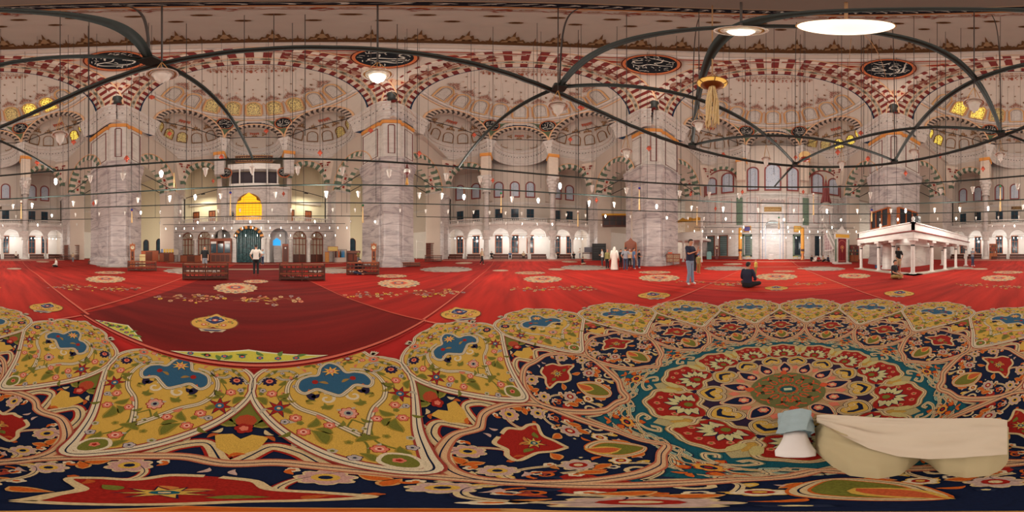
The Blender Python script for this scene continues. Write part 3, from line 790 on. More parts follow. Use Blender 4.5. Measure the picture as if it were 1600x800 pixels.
    for i in range(12):
        kr.xf=(-2*PI*i/12,0,0,1); kr.leaf(0,.5,PI/2,1.1,.4,C8(112,88,78),lay=2)
    kr.xf=None; kr.circ(0,0,.4,C8(160,96,60),12,lay=3)
    k.build('stencil_ornament',ink,dm); kr.build('crown_ornament',ink,dm)
    # chain roses on the lower dome
dome_top()
# ------------------------------------------------------------------ lower walls of each arm
lattm=pblue
redfr=mat('brick_red_window_moulding',C8(138,66,62),.7)
def lower_arm(side):
    root,M=SIDES[side]
    g=MB()       # plastered plates
    A=7.95
    for sg in (-1,1):
        plate(g,*( (4.9,11.6) if sg>0 else (-11.6,-4.9)),6.2 if side!='front' else 12.0,18.6,[('a',sg*8.25,2.75,13.6,6.2 if side!='front' else 12.0,1.12)],24.85,25.35)
    if side=='front': g=MB()
    # return arches in the planes s=+-11.6 (in a frame turned by 90 degrees)
    for sg in (-1,1):
        xf=T(sg*11.6,0,0)@RZ(PI/2)     # local x -> +y, local y -> -x
        if sg>0: plate(g,14.7,25.3,0.0,18.6,[('a',18.65,3.85,11.4,0,.93)],-2.4,0,0,16,xf)
        else: plate(g,14.7,25.3,0.0,18.6,[('a',18.65,3.85,11.4,0,.93)],0,2.4,0,16,xf)
    g.build('arcade_wall',pinkp,root)
    gm=MB()
    for sg in (-1,1):   # marble facing of the lower returns and the corner pilaster
        gm.box(min(sg*11.5,sg*14.08),max(sg*11.5,sg*14.08),22.52,25.3,0,11.3); gm.box(min(sg*11.4,sg*14.16),max(sg*11.4,sg*14.16),22.42,25.3,11.1,11.45)
        gm.box(min(sg*11.0,sg*11.8),max(sg*11.0,sg*11.8),24.1,25.3,0,10.7); gm.box(min(sg*10.85,sg*11.9),max(sg*10.85,sg*11.9),23.95,25.35,10.7,11.05)
    gm.build('corner_pilaster',marb,root)
    # sloping squinch under each exedra
    g=MB(); mx,my=S['m']; rE=S['rE']
    for sg in (-1,1):
        vs=[];n=16
        for i in range(n+1):
            t=PI*i/n; px=cos(t)*cos(-TH_E)+sin(t)*sin(TH_E); py=cos(t)*sin(-TH_E)+sin(t)*cos(TH_E)
            x,y=mx+rE*px,my+rE*py
            # target on the L shaped wall line
            if i<=n/2: tx,ty=11.6,16+ (25.2-16)*(i/(n/2))
            else: tx,ty=11.6-(11.6-4.7)*((i-n/2)/(n/2)),25.0
            vs+=[(sg*min(x,11.55),y,18.55),(sg*tx,ty,17.0 if 2<i<n-2 else 18.3)]
        fs=[(2*i,2*i+1,2*i+3,2*i+2) for i in range(n)]
        g.add(vs,fs,0,True)
    g.build('squinch',pinkp,root)
    k=Ink(lambda u,v,h:(0,0,0))
    # red motifs in the corners
    for sg in (-1,1):
        kk=Ink(lambda u,v,h,sg=sg:(sg*(10.9+u*.7+0),24.2-u*.7-h*(1),17.0+v) if False else (sg*(10.75+u*.707),23.95-u*.707-h,15.7+v),.02)
        fr=MB(); fr.add([(sg*9.5,25.2,17.9),(sg*11.7,23.0,17.9),(sg*11.62,24.3,14.2),(sg*10.8,25.2,14.2)],[(0,1,2,3)]); fr.build('corner_spandrel',crv,root)
        kk=Ink(lambda u,v,h,sg=sg:(sg*(10.6+u*.72),24.1-u*.72-h*.7+(0.0),15.9+v),.02)
        for (u,v,a,b) in ((-.75,1.25,.35,.16),(.5,1.25,.35,.16),(-.5,.75,.14,.22),(.35,.75,.14,.22),(0,.75,.08,.1),(0,-.3,.14,.22),(0,.25,.4,.06)):
            kk.circ(u,v,a,C8(130,36,36) if b>.08 else C8(150,150,150),8,ry=b,lay=1)
        kk.build('red_ornament',ink,root)
    # green and white voussoirs on both kinds of arch
    for sg in (-1,1):
        if side!='front':
            va=empty('striped_arch',parent=root,mat=T(sg*8.25,25.0,13.6)@Matrix.Diagonal((1,1,1.12,1)))
            voussoirs(va,Matrix(),2.70,3.35,-.3,.45,19,gnv,crv,0)
        for j,(s0,s1) in enumerate(((-.06,.75),(1.65,2.42))):
            # return arch seen from below: two rows with a painted strip between
            fr=T(sg*11.6,18.65,11.4)@RZ(PI/2 if sg<0 else -PI/2)@Matrix.Diagonal((1,1,.95,1))
            va=empty('striped_arch',parent=root,mat=fr)
            voussoirs(va,Matrix(),3.78,4.5 if j==0 else 3.95,s0,s1,23,gnv,crv,0)
        st=MB(); st.grid(lambda u,v:(3.82*cos(PI*u),.75+.9*v,3.82*sin(PI*u)),30,1,0)
        fr=T(sg*11.6,18.65,11.4)@RZ(PI/2 if sg<0 else -PI/2)@Matrix.Diagonal((1,1,.95,1))
        so=st.build('painted_soffit_strip',crv,root,fr)
        kk=Ink(lambda u,v,h:((3.80-h)*cos(u),.35+v,(3.80-h)*sin(u)),.01)
        for i in range(1,16):
            t=PI*i/16
            if i%2: kk.fill([(t-.07,.72),(t-.05,.68),(t+.05,.68),(t+.07,.72),(t+.05,.85),(t+.07,.98),(t+.05,1.02),(t-.05,1.02),(t-.07,.98),(t-.05,.85)],C8(150,48,40),lay=0)
            else: kk.stroke([(t+.045*cos(2*PI*q/10),.85+.16*sin(2*PI*q/10)) for q in range(10)],.03,C8(150,60,50),lay=0,closed=True)
        kk.build('strip_ornament',ink,so)
    # ochre arris of the return arch
    g=MB()
    for sg in (-1,1):
        g.tube([(sg*11.5,18.65-4.57*cos(PI*i/30),11.4+.95*4.57*sin(PI*i/30)) for i in range(31)],.08,5)
        if side!='front': g.tube([(sg*8.25-3.45*cos(PI*i/30),24.75,13.6+1.12*3.45*sin(PI*i/30)) for i in range(31)],.08,5)
    g.build('arch_arris',ochre,root)
    # tie rods of the arches
    g=MB()
    for sg in (-1,1):
        g.tube([(sg*11.7,16.0,11.5),(sg*11.7,22.6,11.5)],.06,5); g.tube([(sg*13.9,16.0,11.5),(sg*13.9,22.6,11.5)],.06,5)
        mx_,my_=S['m']; ux,uy=cos(TH_E)*S['rE'],-sin(TH_E)*S['rE']
        g.tube([(sg*(mx_+ux*.97),my_+uy*.97,21.95),(sg*(mx_-ux*.97),my_-uy*.97,21.95)],.07,5)
    g.tube([(-4.1,S['yc2'],21.95),(4.1,S['yc2'],21.95)],.07,5)
    g.build('tie_rod',blackm,root)
    # pilaster blocks at the front of the columns
    for sg in (-1,1):
        g=MB(); g.bev(sg*4.95-.72,sg*4.95+.72,23.75,25.2,13.9,18.6,.06)
        b=g.build('pilaster_block',crv if side!='back' else marb,root)
        g=MB(); g.bev(sg*4.95-.85,sg*4.95+.85,23.6,25.3,17.75,18.35,.04); g.build('ochre_band',orang,b)
        if side in('left','right'):
            g=MB(); xf=T(sg*4.95,24.5,0)
            # muqarnas capital stepping from the square to the round shaft
            g.bev(-.82,.82,-.82,.82,13.5,13.95,.05,0,xf)
            for q,(a,z0,z1) in enumerate(((.74,12.95,13.5),(.66,12.4,12.95),(.58,11.9,12.4),(.5,11.4,11.9))):
                g.lathe([(a*1.0,z0),(a*1.22,z0+.12),(a*1.3,z1)],8,m=0,smooth=False,xf=xf@RZ(PI/8+q*PI/8))
            g.lathe([(.62,11.0),(.66,11.15),(.62,11.4)],20,m=0,xf=xf); g.build('muqarnas_capital',cornm,b)
            g=MB(); g.lathe([(.46,.9),(.46,1.1),(.43,1.2),(.40,11.05)],24,m=0,xf=xf); g.build('column_shaft',marb,b)
            g=MB(); g.bev(-.72,.72,-.72,.72,.2,.62,.04,0,xf); g.lathe([(.66,.62),(.68,.75),(.54,.85),(.52,.95),(.46,1.05)],24,xf=xf); g.build('column_base',marw,b)
            g=MB(); g.lathe([(.56,3.55),(.62,3.7),(.60,3.8)],16,xf=xf); 
            for q,(a,z0,z1) in enumerate(((.5,3.8,4.1),(.6,4.1,4.45),(.72,4.45,4.9))): g.lathe([(a,z0),(a*1.2,z1)],8,smooth=False,xf=xf@RZ(PI/8+q*PI/8))
            g.build('lower_capital',cornm,b)
    return root
for s_ in SIDES: lower_arm(s_)
# ------------------------------------------------------------------ galleries on the left and right
WIN_S=[-10.6,-7.6,-3.5,-.7,2.0,6.8,9.2]
def baluster_run(parent,x0,x1,y,z0,z1,m):
    g=MB(); g.box(x0,x1,y-.11,y+.11,z0,z0+.12); g.box(x0,x1,y-.13,y+.13,z1-.12,z1)
    b=g.build('balustrade',m,parent)
    n=int((x1-x0)/.26); me=MB(); me.lathe([(.05,z0+.1),(.055,z0+.2),(.085,z0+.32),(.05,z0+.45),(.05,z1-.1)],6,smooth=True)
    mm=me.mesh('baluster',m)
    for i in range(n): inst(mm,'baluster',b,T(x0+(i+.5)*(x1-x0)/n,y,0))
    return b
def gallery(side):
    root,M=SIDES[side]
    sl=empty('trim_'+('1' if side=='left' else '2'),mat=M); tag(sl,'marble gallery with a balustrade over round arches on the '+side,'gallery',kind='structure')
    arches=[(-9.85,1.3),(-6.75,1.22),(-2.8,1.2),(0,1.2),(2.8,1.2),(6.75,1.22),(9.85,1.3)]
    g=MB(); plate(g,-11.6,11.6,4.1,5.95,[('a',c,r,4.1,4.1) for c,r in arches],24.75,25.15)
    g.box(-11.6,11.6,24.6,25.25,5.85,6.0); g.box(-11.6,11.6,24.65,29,5.95,6.2)
    g.build('arcade_arches',cornm,sl)
    # small columns
    for c in (-8.3,-1.4,1.4,8.3,-11.35,11.35):
        b=MB(); xf=T(c,24.95,0)
        b.lathe([(.30,.5),(.30,.75),(.2,.85),(.17,.95),(.155,3.35),(.2,3.42),(.17,3.5),(.22,3.7),(.34,3.95)],16,xf=xf); b.box(-.36,.36,-.3,.3,3.9,4.12,0,xf); b.bev(-.33,.33,-.33,.33,.3,.62,.03,0,xf)
        b.build('small_column',marw,sl)
    for i,(c,r) in enumerate(arches):
        b=MB(); b.tube([(c-1.14,25,4.15),(c+1.14,25,4.15)],.025,5); b.build('tie_rod',blackm,sl)
    for a,b_ in ((-11.4,-5.6),(-4.2,4.2),(5.6,11.4)): baluster_run(sl,a,b_,24.8,6.2,6.9,marw)
    # outer wall
    ow=empty('wall_'+side+'_outer',mat=M); tag(ow,'outer wall behind the '+side+' gallery with wooden and arched windows','wall',kind='structure')
    g=MB(); plate(g,-29.5,29.5,0,6.1,[('r',s,.62,4.75,1.6) for s in WIN_S],28.9,29.5); g.build('white_wall',whitew,ow)
    g=MB(); plate(g,-29.5,29.5,6.1,22.5,[('r',s,.72,9.6,7.4) for s in WIN_S],28.9,29.5); g.build('plaster_wall',plaster,ow)
    g=MB(); g.box(-29,29,28.72,28.95,10.55,10.8); g.box(-29,29,28.8,28.95,10.35,10.55); g.build('string_course',cornm,ow)
    for s in WIN_S:
        rect_window('window',.64,1.55,4.8,woodo,glassd,ow,T(s,28.95,0),2,3,.11,bar_m=woodo)
        rect_window('window',.74,7.35,9.65,marb,glassd,ow,T(s,28.95,0),2,2,.1,bar_m=wood)
        arch_window('window',.86,3.3,redfr,lattm,.2,ow,T(s,28.86,11.75),.1)
    g=MB()
    for sg in (-1,1): g.box(min(sg*11.6,sg*12.2),max(sg*11.6,sg*12.2),25.2,29,0,18.6)
    g.build('side_bay_end_wall',plaster,ow)
    if side=='right':
        g=MB(); g.box(-1.3,1.3,28.7,28.85,9.75,10.3); sb=g.build('inscription_board',mat('dark_brown_board',C8(60,34,24),.5),ow)
        k=Ink(lambda u,v,h:(u,28.69-h,v),.006); k.stroke([(-1.22,9.81),(1.22,9.81),(1.22,10.24),(-1.22,10.24)],.05,C8(196,150,80),lay=0,closed=True); x=1.0; rn=random.Random(8)
        while x>-1.05: k.stroke(cr_curve([(x,10.14),(x-.05,9.98),(x-.14,9.92),(x-.17,10.05)],sub=3),.035,C8(214,176,104),lay=1); x-=.2+.06*rn.random()
        k.build('lettering',ink,sb)
    # beam walls between centre and side bays above the gallery
    g=MB()
    for sg in (-1,1):
        xf=T(sg*4.95,0,0)@RZ(PI/2); plate(g,25.2,29,11,18.6,[('a',27.1,1.5,14.4,11,1)],-.3,.3,0,12,xf)
    g.box(-11.6,-5,25.3,29,17.4,17.7); g.box(5,11.6,25.3,29,17.4,17.7)
    g.build('bay_vaulting',pinkp,ow)
    # small lamps strung behind the arches
    return sl
gallery('left'); gallery('right')
# corner bays: ceilings and end walls
g=MB()
for sx in (-1,1):
    for sy in (-1,1):
        g.box(min(sx*11.6,sx*29.5),max(sx*11.6,sx*29.5),min(sy*11.4,sy*29.5),max(sy*11.4,sy*29.5),18.6,18.8)
for a in range(4):
    for sg in (-1,1): g.box(sg*4.9 if sg>0 else -11.6,11.6 if sg>0 else -4.9,24.9,29.5,18.56,18.75,0,RZ(a*PI/2))
o=g.build('ceiling_corner_bays',plaster,None,T(CX,CY,0)); tag(o,'flat plaster ceiling over the corner bays','ceiling',kind='structure')
# ------------------------------------------------------------------ floor
def floor():
    g=MB(); xs=[-60+i*2 for i in range(61)]
    X0,X1,Y0,Y1=CX-30,CX+30,CY-30,CY+27
    g.grid(lambda u,v:(X0+(X1-X0)*u,Y0+(Y1-Y0)*v,zf(X0+(X1-X0)*u,Y0+(Y1-Y0)*v)-.035),80,80)
    o=g.build('floor',mat('stone_floor',C8(150,130,115),.8)); tag(o,'stone floor under the carpets','floor',kind='structure')
floor()
# ------------------------------------------------------------------ entrance side (back)
def back_wall():
    root,M=SIDES['back']
    w_=empty('wall_entrance',mat=M); tag(w_,'entrance wall with arched wooden doors, portal and gallery above','wall',kind='structure')
    A=[(-10.1,1.05),(-7.35,1.05),(-4.6,1.25),(-.75,1.95),(3.6,1.35),(6.6,1.05),(9.3,1.05)]
    g=MB(); plate(g,-11.6,11.6,0.0,6.0,[('a',c,r,(3.75 if r<1.5 else 3.3),0.0,1.0) for c,r in A],24.2,24.9)
    g.box(-11.6,11.6,24.0,25,5.75,5.95); g.box(-11.6,11.6,23.95,29,5.95,6.15)
    g.build('marble_wall',marb,w_)
    g=MB(); g.box(-11.6,11.6,26.6,26.8,0,6); g.build('back_wall_panel',whitew,w_)
    for a,b in ((-11.4,-5.5),(-4.3,4.3),(5.5,11.4)): baluster_run(w_,a,b,24.1,6.15,6.85,marw)
    # columns between the arches
    for c in (-8.7,-6.0,-2.95,1.45,2.0,5.15,7.95):
        b=MB(); xf=T(c,24.15,0); b.lathe([(.26,.2),(.26,.4),(.2,.5),(.18,3.0),(.24,3.1),(.2,3.15),(.3,3.45),(.34,3.55)],16,xf=xf); b.box(-.34,.34,-.3,.3,3.5,3.7,0,xf); b.build('small_column',marw,w_)
    # glazed wooden doors
    def glazed(c,r,zs,door):
        g=MB(); y0,y1=24.45,24.6
        g.box(c-r,c-r+.12,y0,y1,.2,zs); g.box(c+r-.12,c+r,y0,y1,.2,zs); g.box(c-r,c+r,y0,y1,zs-.1,zs+.06)
        g.tube([(c+(r-.05)*cos(PI*i/14),y0+.05,zs+(r-.05)*sin(PI*i/14)) for i in range(15)],.07,4)
        for a in (45,90,135): g.tube([(c,y0+.05,zs),(c+r*cos(R(a)),y0+.05,zs+r*sin(R(a)))],.035,4)
        g.box(c-.05,c+.05,y0,y1,.2,zs); g.box(c-r,c+r,y0,y1,2.75,2.85)
        for q in (-.5,.5): g.box(c+q*r-.03,c+q*r+.03,y0,y1,1.4,zs)
        d=g.build('glazed_door',wood2,w_)
        p=MB(); p.box(c-r+.1,c+r-.1,y0+.02,y1-.02,.2,1.35)
        for q in (-.75,-.25,.25,.75): p.box(c+q*r-r*.19,c+q*r+r*.19,y0-.03,y0,.35,1.2)
        p.build('door_panel',wood,d)
        p=MB(); p.add([(c-r,y1+.02,1.35),(c+r,y1+.02,1.35),(c+r,y1+.02,zs)]+[(c+r*cos(PI*i/12),y1+.02,zs+r*sin(PI*i/12)) for i in range(1,12)]+[(c-r,y1+.02,zs)],[list(range(15))])
        p.build('pane',mat('grey_pane',C8(176,168,150),.2,var=.25,scale=1.2),d)
    glazed(-10.1,1.05,3.75,0); glazed(-7.35,1.05,3.75,0); glazed(6.6,1.05,3.75,1); glazed(9.3,1.05,3.75,0)
    # portal with curtain
    g=MB(); plate(g,-3.0,1.45,0.0,5.7,[('a',-.75,1.75,3.55,0,.85)],24.0,24.35); po=g.build('portal_surround',marw,w_)
    va=empty('striped_arch',parent=w_,mat=T(-.75,24.0,3.55)@Matrix.Diagonal((1,1,.85,1)))
    voussoirs(va,Matrix(),1.65,2.15,-.14,.1,17,blv,orang,0)
    cm,nt,b=nodes_mat('dark_teal_quilted_curtain'); L=nt.links.new
    tc=nt.nodes.new('ShaderNodeTexCoord'); wv=nt.nodes.new('ShaderNodeTexNoise'); wv.inputs['Scale'].default_value=4; wv.inputs['Distortion'].default_value=2.5; L(tc.outputs['Object'],wv.inputs['Vector'])
    cr=nt.nodes.new('ShaderNodeValToRGB'); cr.color_ramp.elements[0].position=.45; cr.color_ramp.elements[0].color=(.006,.028,.034,1); cr.color_ramp.elements[1].position=.7; cr.color_ramp.elements[1].color=(.05,.18,.19,1)
    L(wv.outputs['Fac'],cr.inputs['Fac']); L(cr.outputs['Color'],b.inputs['Base Color']); b.inputs['Roughness'].default_value=.25
    g=MB(); g.grid(lambda u,v:(-2.45+3.4*u,24.45+.05*sin(u*38),.05+4.9*v),60,2); cu=g.build('curtain',cm,w_)
    # ticket-booth like wooden kiosk in the third arch
    k=empty('kiosk',parent=None,mat=M@T(-4.6,23.6,.15)); tag(k,'wooden kiosk with three dark windows beside the entrance portal','kiosk')
    g=MB(); g.bev(-1.5,1.5,-.5,.6,0,1.35,.03)
    for x in (-1.45,-.5,.5,1.45): g.box(x-.07,x+.07,-.45,-.3,1.35,3.35)
    g.box(-1.5,1.5,-.5,.6,3.0,3.4); g.box(-1.5,1.5,.5,.6,1.35,3.0); g.build('body',wood2,k)
    g=MB(); 
    for x in (-.98,0,.98): g.box(x-.4,x+.4,-.42,-.38,1.4,2.65)
    g.build('window',glassd,k)
    for x in (-.98,.98): g=MB(); g.box(x-.4,x+.4,-.46,-.42,2.68,2.98); g.build('notice_board',whitew,k)
    g=MB(); 
    for x in (-1.0,-.33,.33,1.0): g.box(x-.28,x+.28,-.53,-.5,.2,1.1)
    g.build('panel',wood,k)
    # stair arch to the right of the portal
    g=MB()
    for i in range(9): g.box(2.9,4.1,25.2+.15*i,26.6,.2+.28*i,.2+.28*(i+1))
    g.build('stair',marb,w_)
    g=MB(); g.add([(2.9,26.55,2.75),(4.1,26.55,2.75),(4.1,26.55,3.5),(3.5,26.55,3.95),(2.9,26.55,3.5)],[(0,1,2,3,4)]); g.build('lit_blue_opening',mat('lit_blue_glass',(.02,.35,.75),.5,emis=1.0),w_)
    # upper storey: central marble wall with the lit window, recesses on both sides
    g=MB(); plate(g,-4.9,4.9,6.0,11.6,[('a',-.75,1.75,9.0,6.0,.95)],24.7,25.2); g.box(-5.2,5.2,24.5,25.2,11.45,11.75)
    g.build('upper_marble_wall',marb,w_)
    c=-.75
    g=MB(); pts=[(c-1.85,6.2),(c+1.85,6.2),(c+1.85,8.6),(c+1.6,9.3),(c+1.15,9.45),(c+1.05,9.95),(c+.6,10.25),(c,10.75),(c-.6,10.25),(c-1.05,9.95),(c-1.15,9.45),(c-1.6,9.3),(c-1.85,8.6)]
    g.ext(pts,24.62,24.72); lw=g.build('lit_window',poran,w_)
    g=MB(); 
    for i in range(9): z=6.6+.42*i; g.box(c-1.7,c+1.7,24.59,24.62,z,z+.02)
    for i in range(7): x=c-1.5+.5*i; g.box(x-.01,x+.01,24.59,24.62,6.3,9.3)
    g.build('lattice',mat('ochre_lattice',C8(200,110,20),.6),lw)
    # upper balcony with little columns and inscription
    g=MB(); g.box(-3.6,3.6,24.5,25.2,11.75,12.3); 
    for x in (-3.5,-2.1,-.1,1.9,3.4): g.lathe([(.16,12.3),(.12,12.45),(.11,14.6),(.22,14.9)],10,x,24.7)
    g.box(-3.8,3.8,24.5,25.2,14.9,16.0)
    g.build('balcony_front',marw,w_)
    g=MB(); g.box(-3.4,3.4,25.4,25.5,12.3,14.9); g.build('painted_dark_sheet',mat('painted_interior_shade',C8(60,52,58),.8),w_)  # dark sheet, the shade behind the little columns put into its colour
    g=MB(); g.box(-2.7,2.7,24.35,24.5,16.1,17.6); ip=g.build('inscription_panel',mat('dark_red_panel',C8(64,30,26),.6),w_)
    k=Ink(lambda u,v,h:(u,24.345-h,v),.006)
    k.stroke([(-2.62,16.18),(2.62,16.18),(2.62,17.52),(-2.62,17.52)],.09,C8(190,140,80),lay=0,closed=True)
    rn=random.Random(9)
    for row in (16.55,17.05):
        x=2.3
        while x>-2.3:
            k.stroke(cr_curve([(x,row+.3*rn.random()),(x-.1,row),(x-.25,row-.05),(x-.3,row+.2*rn.random()+.05)],sub=3),.05,C8(196,160,110),lay=1); x-=.3+.12*rn.random()
    k.build('lettering',ink,ip)
    g=MB(); g.box(-11.6,11.6,24.4,25.2,18.5,18.6); 
    for sg in (-1,1):
        callig_disc('olive_lettered_disc',.95,w_,T(sg*4.15+.1,24.3,14.2),2,'long' if sg<0 else 'sweep')
    # recesses
    ow=empty('wall_back_outer',mat=M); tag(ow,'cream painted back walls of the entrance side bays','wall',kind='structure')
    g=MB(); plate(g,-29.5,29.5,0,22.5,[('r',s,.62,9.3,6.9) for s in (-14.5,-10.4,-7.4,6.2,9.3,14.5)],28.7,29.3); g.build('cream_wall',creamw,ow)
    for s in (-14.5,-10.4,-7.4,6.2,9.3,14.5): rect_window('window',.62,6.9,9.3,wood,mat('brown_lit_room',C8(150,80,40),.6,var=.6,scale=3),ow,T(s,28.75,0),2,2,.1)
    for s in (-22,-18.5,-15.6,15.2,18.5): 
        arch_window('window',.75,3.3,wood,glassd,.14,ow,T(s,28.68,1.4),.1)
    g=MB()
    for sg in (-1,1):
        xf=T(sg*5.1,0,0)@RZ(PI/2); plate(g,24.9,29,0,18.6,[],-.3,.3,0,12,xf)
    g.build('partition',marb,ow)
    g=MB()
    for sg in (-1,1): g.box(min(sg*5.2,sg*11.6),max(sg*5.2,sg*11.6),24.9,25.1,10.9,11.2) if False else None
    for sg in (-1,1): g.box(min(sg*5.2,sg*11.6),max(sg*5.2,sg*11.6),28.3,28.72,10.4,10.9)
    g.build('string_course',plaster,ow)
    # light tracks in the recesses
    for sg in (-1,1):
        t=MB(); t.tube([(sg*5.4,25.4,11.9),(sg*11.2,25.9,11.2)],.06,5); t.box(sg*8-.3,sg*8+.3,25.5,25.7,11.35,11.5); t.build('light_track',blackm,ow)
        light('AREA','track_flood',tuple((M@Vector((sg*8.2,26.3,11.2)))),190,(1,.93,.72),1.5,rot=(R(-20),0,0))
back_wall()
# ------------------------------------------------------------------ qibla side (front)
def front_wall():
    root,M=SIDES['front']
    w_=empty('wall_qibla',mat=M); tag(w_,'qibla wall with marble panelling, tall red framed windows and prayer niche','wall',kind='structure')
    D0=25.0
    # plaster wall above z=11.7 with windows
    ops=[]
    C_=[(-10.3,1.05),(-7.4,1.1),(-3.2,1.0),(0,1.35),(3.2,1.0),(7.4,1.1),(10.3,1.05)]
    g=MB(); g.box(-29.5,29.5,D0,D0+.5,11.7,22.5); g.box(-29.5,29.5,D0+.05,D0+.6,0,11.8)
    g.build('plaster_wall',plaster,w_)
    for c,r in C_:
        big=abs(c)<5
        arch_window('window',r,(5.5 if c==0 else 4.9) if big else (4.2 if abs(c)<8 else 3.6),redfr,lattm,.22,w_,T(c,D0-.02,12.1 if not big else 12.2),.12)
    for sg in (-1,1):     # big enclosing arches with green and white stones
        g=MB(); g.tube([(sg*8.6+3.0*cos(PI*i/24),D0-.06,13.6+3.4*sin(PI*i/24)) for i in range(25)]+[],.14,6)
        g.tube([(sg*8.6-3.0,D0-.06,11.8),(sg*8.6-3.0,D0-.06,13.6)],.14,6); g.tube([(sg*8.6+3.0,D0-.06,11.8),(sg*8.6+3.0,D0-.06,13.6)],.14,6); g.build('red_arch_moulding',redfr,w_)
        va=empty('striped_arch',parent=w_,mat=T(sg*8.6,D0,13.6)@Matrix.Diagonal((1,1,1.13,1)))
        voussoirs(va,Matrix(),3.1,3.75,-.1,.05,21,gnv,crv,0)
        g=MB(); g.box(sg*4.95-.75,sg*4.95+.75,D0-.5,D0,11.7,18.6); g.build('pilaster',crv,w_)
    # marble dado
    g=MB(); g.box(-29.5,29.5,D0-.12,D0+.02,0,11.4); g.box(-29.5,29.5,D0-.35,D0+.02,11.35,11.6); g.box(-29.5,29.5,D0-.25,D0,11.6,11.75)
    g.box(-29.5,29.5,D0-.22,D0,5.9,6.1)
    for s in (-11.4,-9.2,-6.1,-4.6,-2.0,2.0,4.6,6.1,9.2,11.4): g.box(s-.12,s+.12,D0-.2,D0,0.3,11.4)
    g.build('marble_dado',marw,w_)
    patt=pane_mat('patterned_marble_inlay',(.66,.62,.60),(.42,.38,.37),2.4,lit=(.58,.54,.52))
    for c,hw in ((-10.3,.75),(-7.6,.9),(-3.3,.85),(3.3,.85),(7.6,.9),(10.3,.75)):
        g=MB(); g.add([(c-hw,D0-.14,6.6),(c+hw,D0-.14,6.6),(c+hw,D0-.14,10.9),(c-hw,D0-.14,10.9)],[(0,1,2,3)]); p=g.build('inlaid_panel',patt,w_)
        f=MB(); f.tube([(c-hw,D0-.15,6.6),(c+hw,D0-.15,6.6),(c+hw,D0-.15,10.9),(c-hw,D0-.15,10.9)],.045,4,closed=True,smooth=False); f.build('panel_frame',mat('pinkish_frame',C8(190,130,110),.7),p)
    for c in (-5.35,5.35):
        g=MB(); g.bev(c-.5,c+.5,D0-.3,D0-.1,6.2,11.0,.04); g.build('green_panel',greenm,w_)
    # floor level windows, grated
    for c,fm in ((-10.4,wood2),(-8.1,wood2),(-4.1,greenm),(4.0,greenm),(7.5,marw)):
        rect_window('window',.78,1.0,4.6,fm,mat('grated_bluish_glass',C8(110,140,140),.3,var=.7,scale=.8) if c<0 else glassd,w_,T(c,D0-.14,0),7,10,.14 if fm is not greenm else .26,bar_m=blackm,depth=.12)
        if abs(c)<5:
            g=MB(); g.bev(c-.62,c+.62,D0-.3,D0-.14,5.0,6.0,.03); pn=g.build('small_sign_panel',gold,w_)
            g=MB(); g.box(c-.46,c+.46,D0-.32,D0-.3,5.12,5.88) if c<0 else g.box(c-.5,c+.5,D0-.32,D0-.3,5.15,5.85); g.build('sign_face',mat('violet_sign_face',C8(92,84,150),.5,var=.3) if c<0 else mat('pale_gold_face',C8(230,190,100),.5,var=.3),pn)
    # mihrab
    mh=empty('prayer_niche',parent=w_)
    g=MB(); plate(g,-2.0,2.0,0,10.6,[('a',0,1.25,5.6,0,1.0)],D0-.75,D0-.1); g.build('niche_surround',marw,mh)
    g=MB(); g.grid(lambda u,v:(1.25*cos(PI*u),D0-.3+1.0*sin(PI*u)*.35,.3+5.4*v),20,3); g.grid(lambda u,v:(1.25*cos(PI*u)*cos(PI/2*v),D0-.3+.35*sin(PI*u)*cos(PI/2*v),5.6+1.2*sin(PI/2*v)),20,8); g.build('niche_hollow',mat('pale_blue_white_marble',C8(222,228,236),.4,var=.06),mh)
    g=MB(); 
    for r_ in range(5):
        n=9-r_; 
        for i in range(n): x=(-(n-1)/2+i)*.26; g.add([(x-.12,D0-.78,5.6+.3*r_),(x+.12,D0-.78,5.6+.3*r_),(x+.12,D0-.4,5.9+.3*r_),(x-.12,D0-.4,5.9+.3*r_),(x,D0-.6,5.5+.3*r_)],[(0,1,4),(1,2,4),(2,3,4),(3,0,4),(0,3,2,1)])
    g.build('muqarnas_hood',marw,mh)
    g=MB(); g.bev(-1.35,1.35,D0-.95,D0-.75,8.2,8.95,.03); ip=g.build('gilt_inscription_panel',mat('dark_gilt_panel',C8(140,104,56),.5,var=.25,scale=6),mh)
    k=Ink(lambda u,v,h:(u,D0-.955-h,v),.005); k.stroke([(-1.3,8.25),(1.3,8.25),(1.3,8.9),(-1.3,8.9)],.06,C8(226,190,120),lay=0,closed=True)
    x=1.15
    rn=random.Random(4)
    while x>-1.15: k.stroke(cr_curve([(x,8.72),(x-.06,8.5),(x-.15,8.42),(x-.18,8.6)],sub=3),.035,C8(240,214,150),lay=1); x-=.2+.06*rn.random()
    k.build('lettering',ink,ip)
    k=Ink(lambda u,v,h:(u,D0-.77-h,v),.008)
    for z,c_ in ((10.0,C8(150,96,88)),(9.8,C8(120,112,120)),(9.6,C8(170,120,104))):
        pts=[]; 
        for i in range(13): pts.append((-1.8+.3*i,z+(.28 if i%2 else 0)))
        k.stroke(pts,.09,c_,lay=1)
    k.stroke([(-1.6,.5),(-1.6,7.9),(1.6,7.9),(1.6,.5)],.10,C8(120,130,150),lay=0)
    k.stroke([(-1.85,.4),(-1.85,10.4),(1.85,10.4),(1.85,.4)],.06,C8(190,150,110),lay=0)
    k.build('inlay_lines',ink,mh)
    light('AREA','added_mihrab_fill',tuple(M@Vector((0,D0-7.0,5.5))),150,(.92,.96,1),1.2,rot=(R(75),0,PI if False else 0))  # added unseen fill to brighten the qibla wall
light('POINT','added_mihrab_near_fill',(CX-.1,CY+21.9,4.6),90,(.95,.97,1),.3)  # second added fill, close to the prayer niche, no lamp hangs here
front_wall()
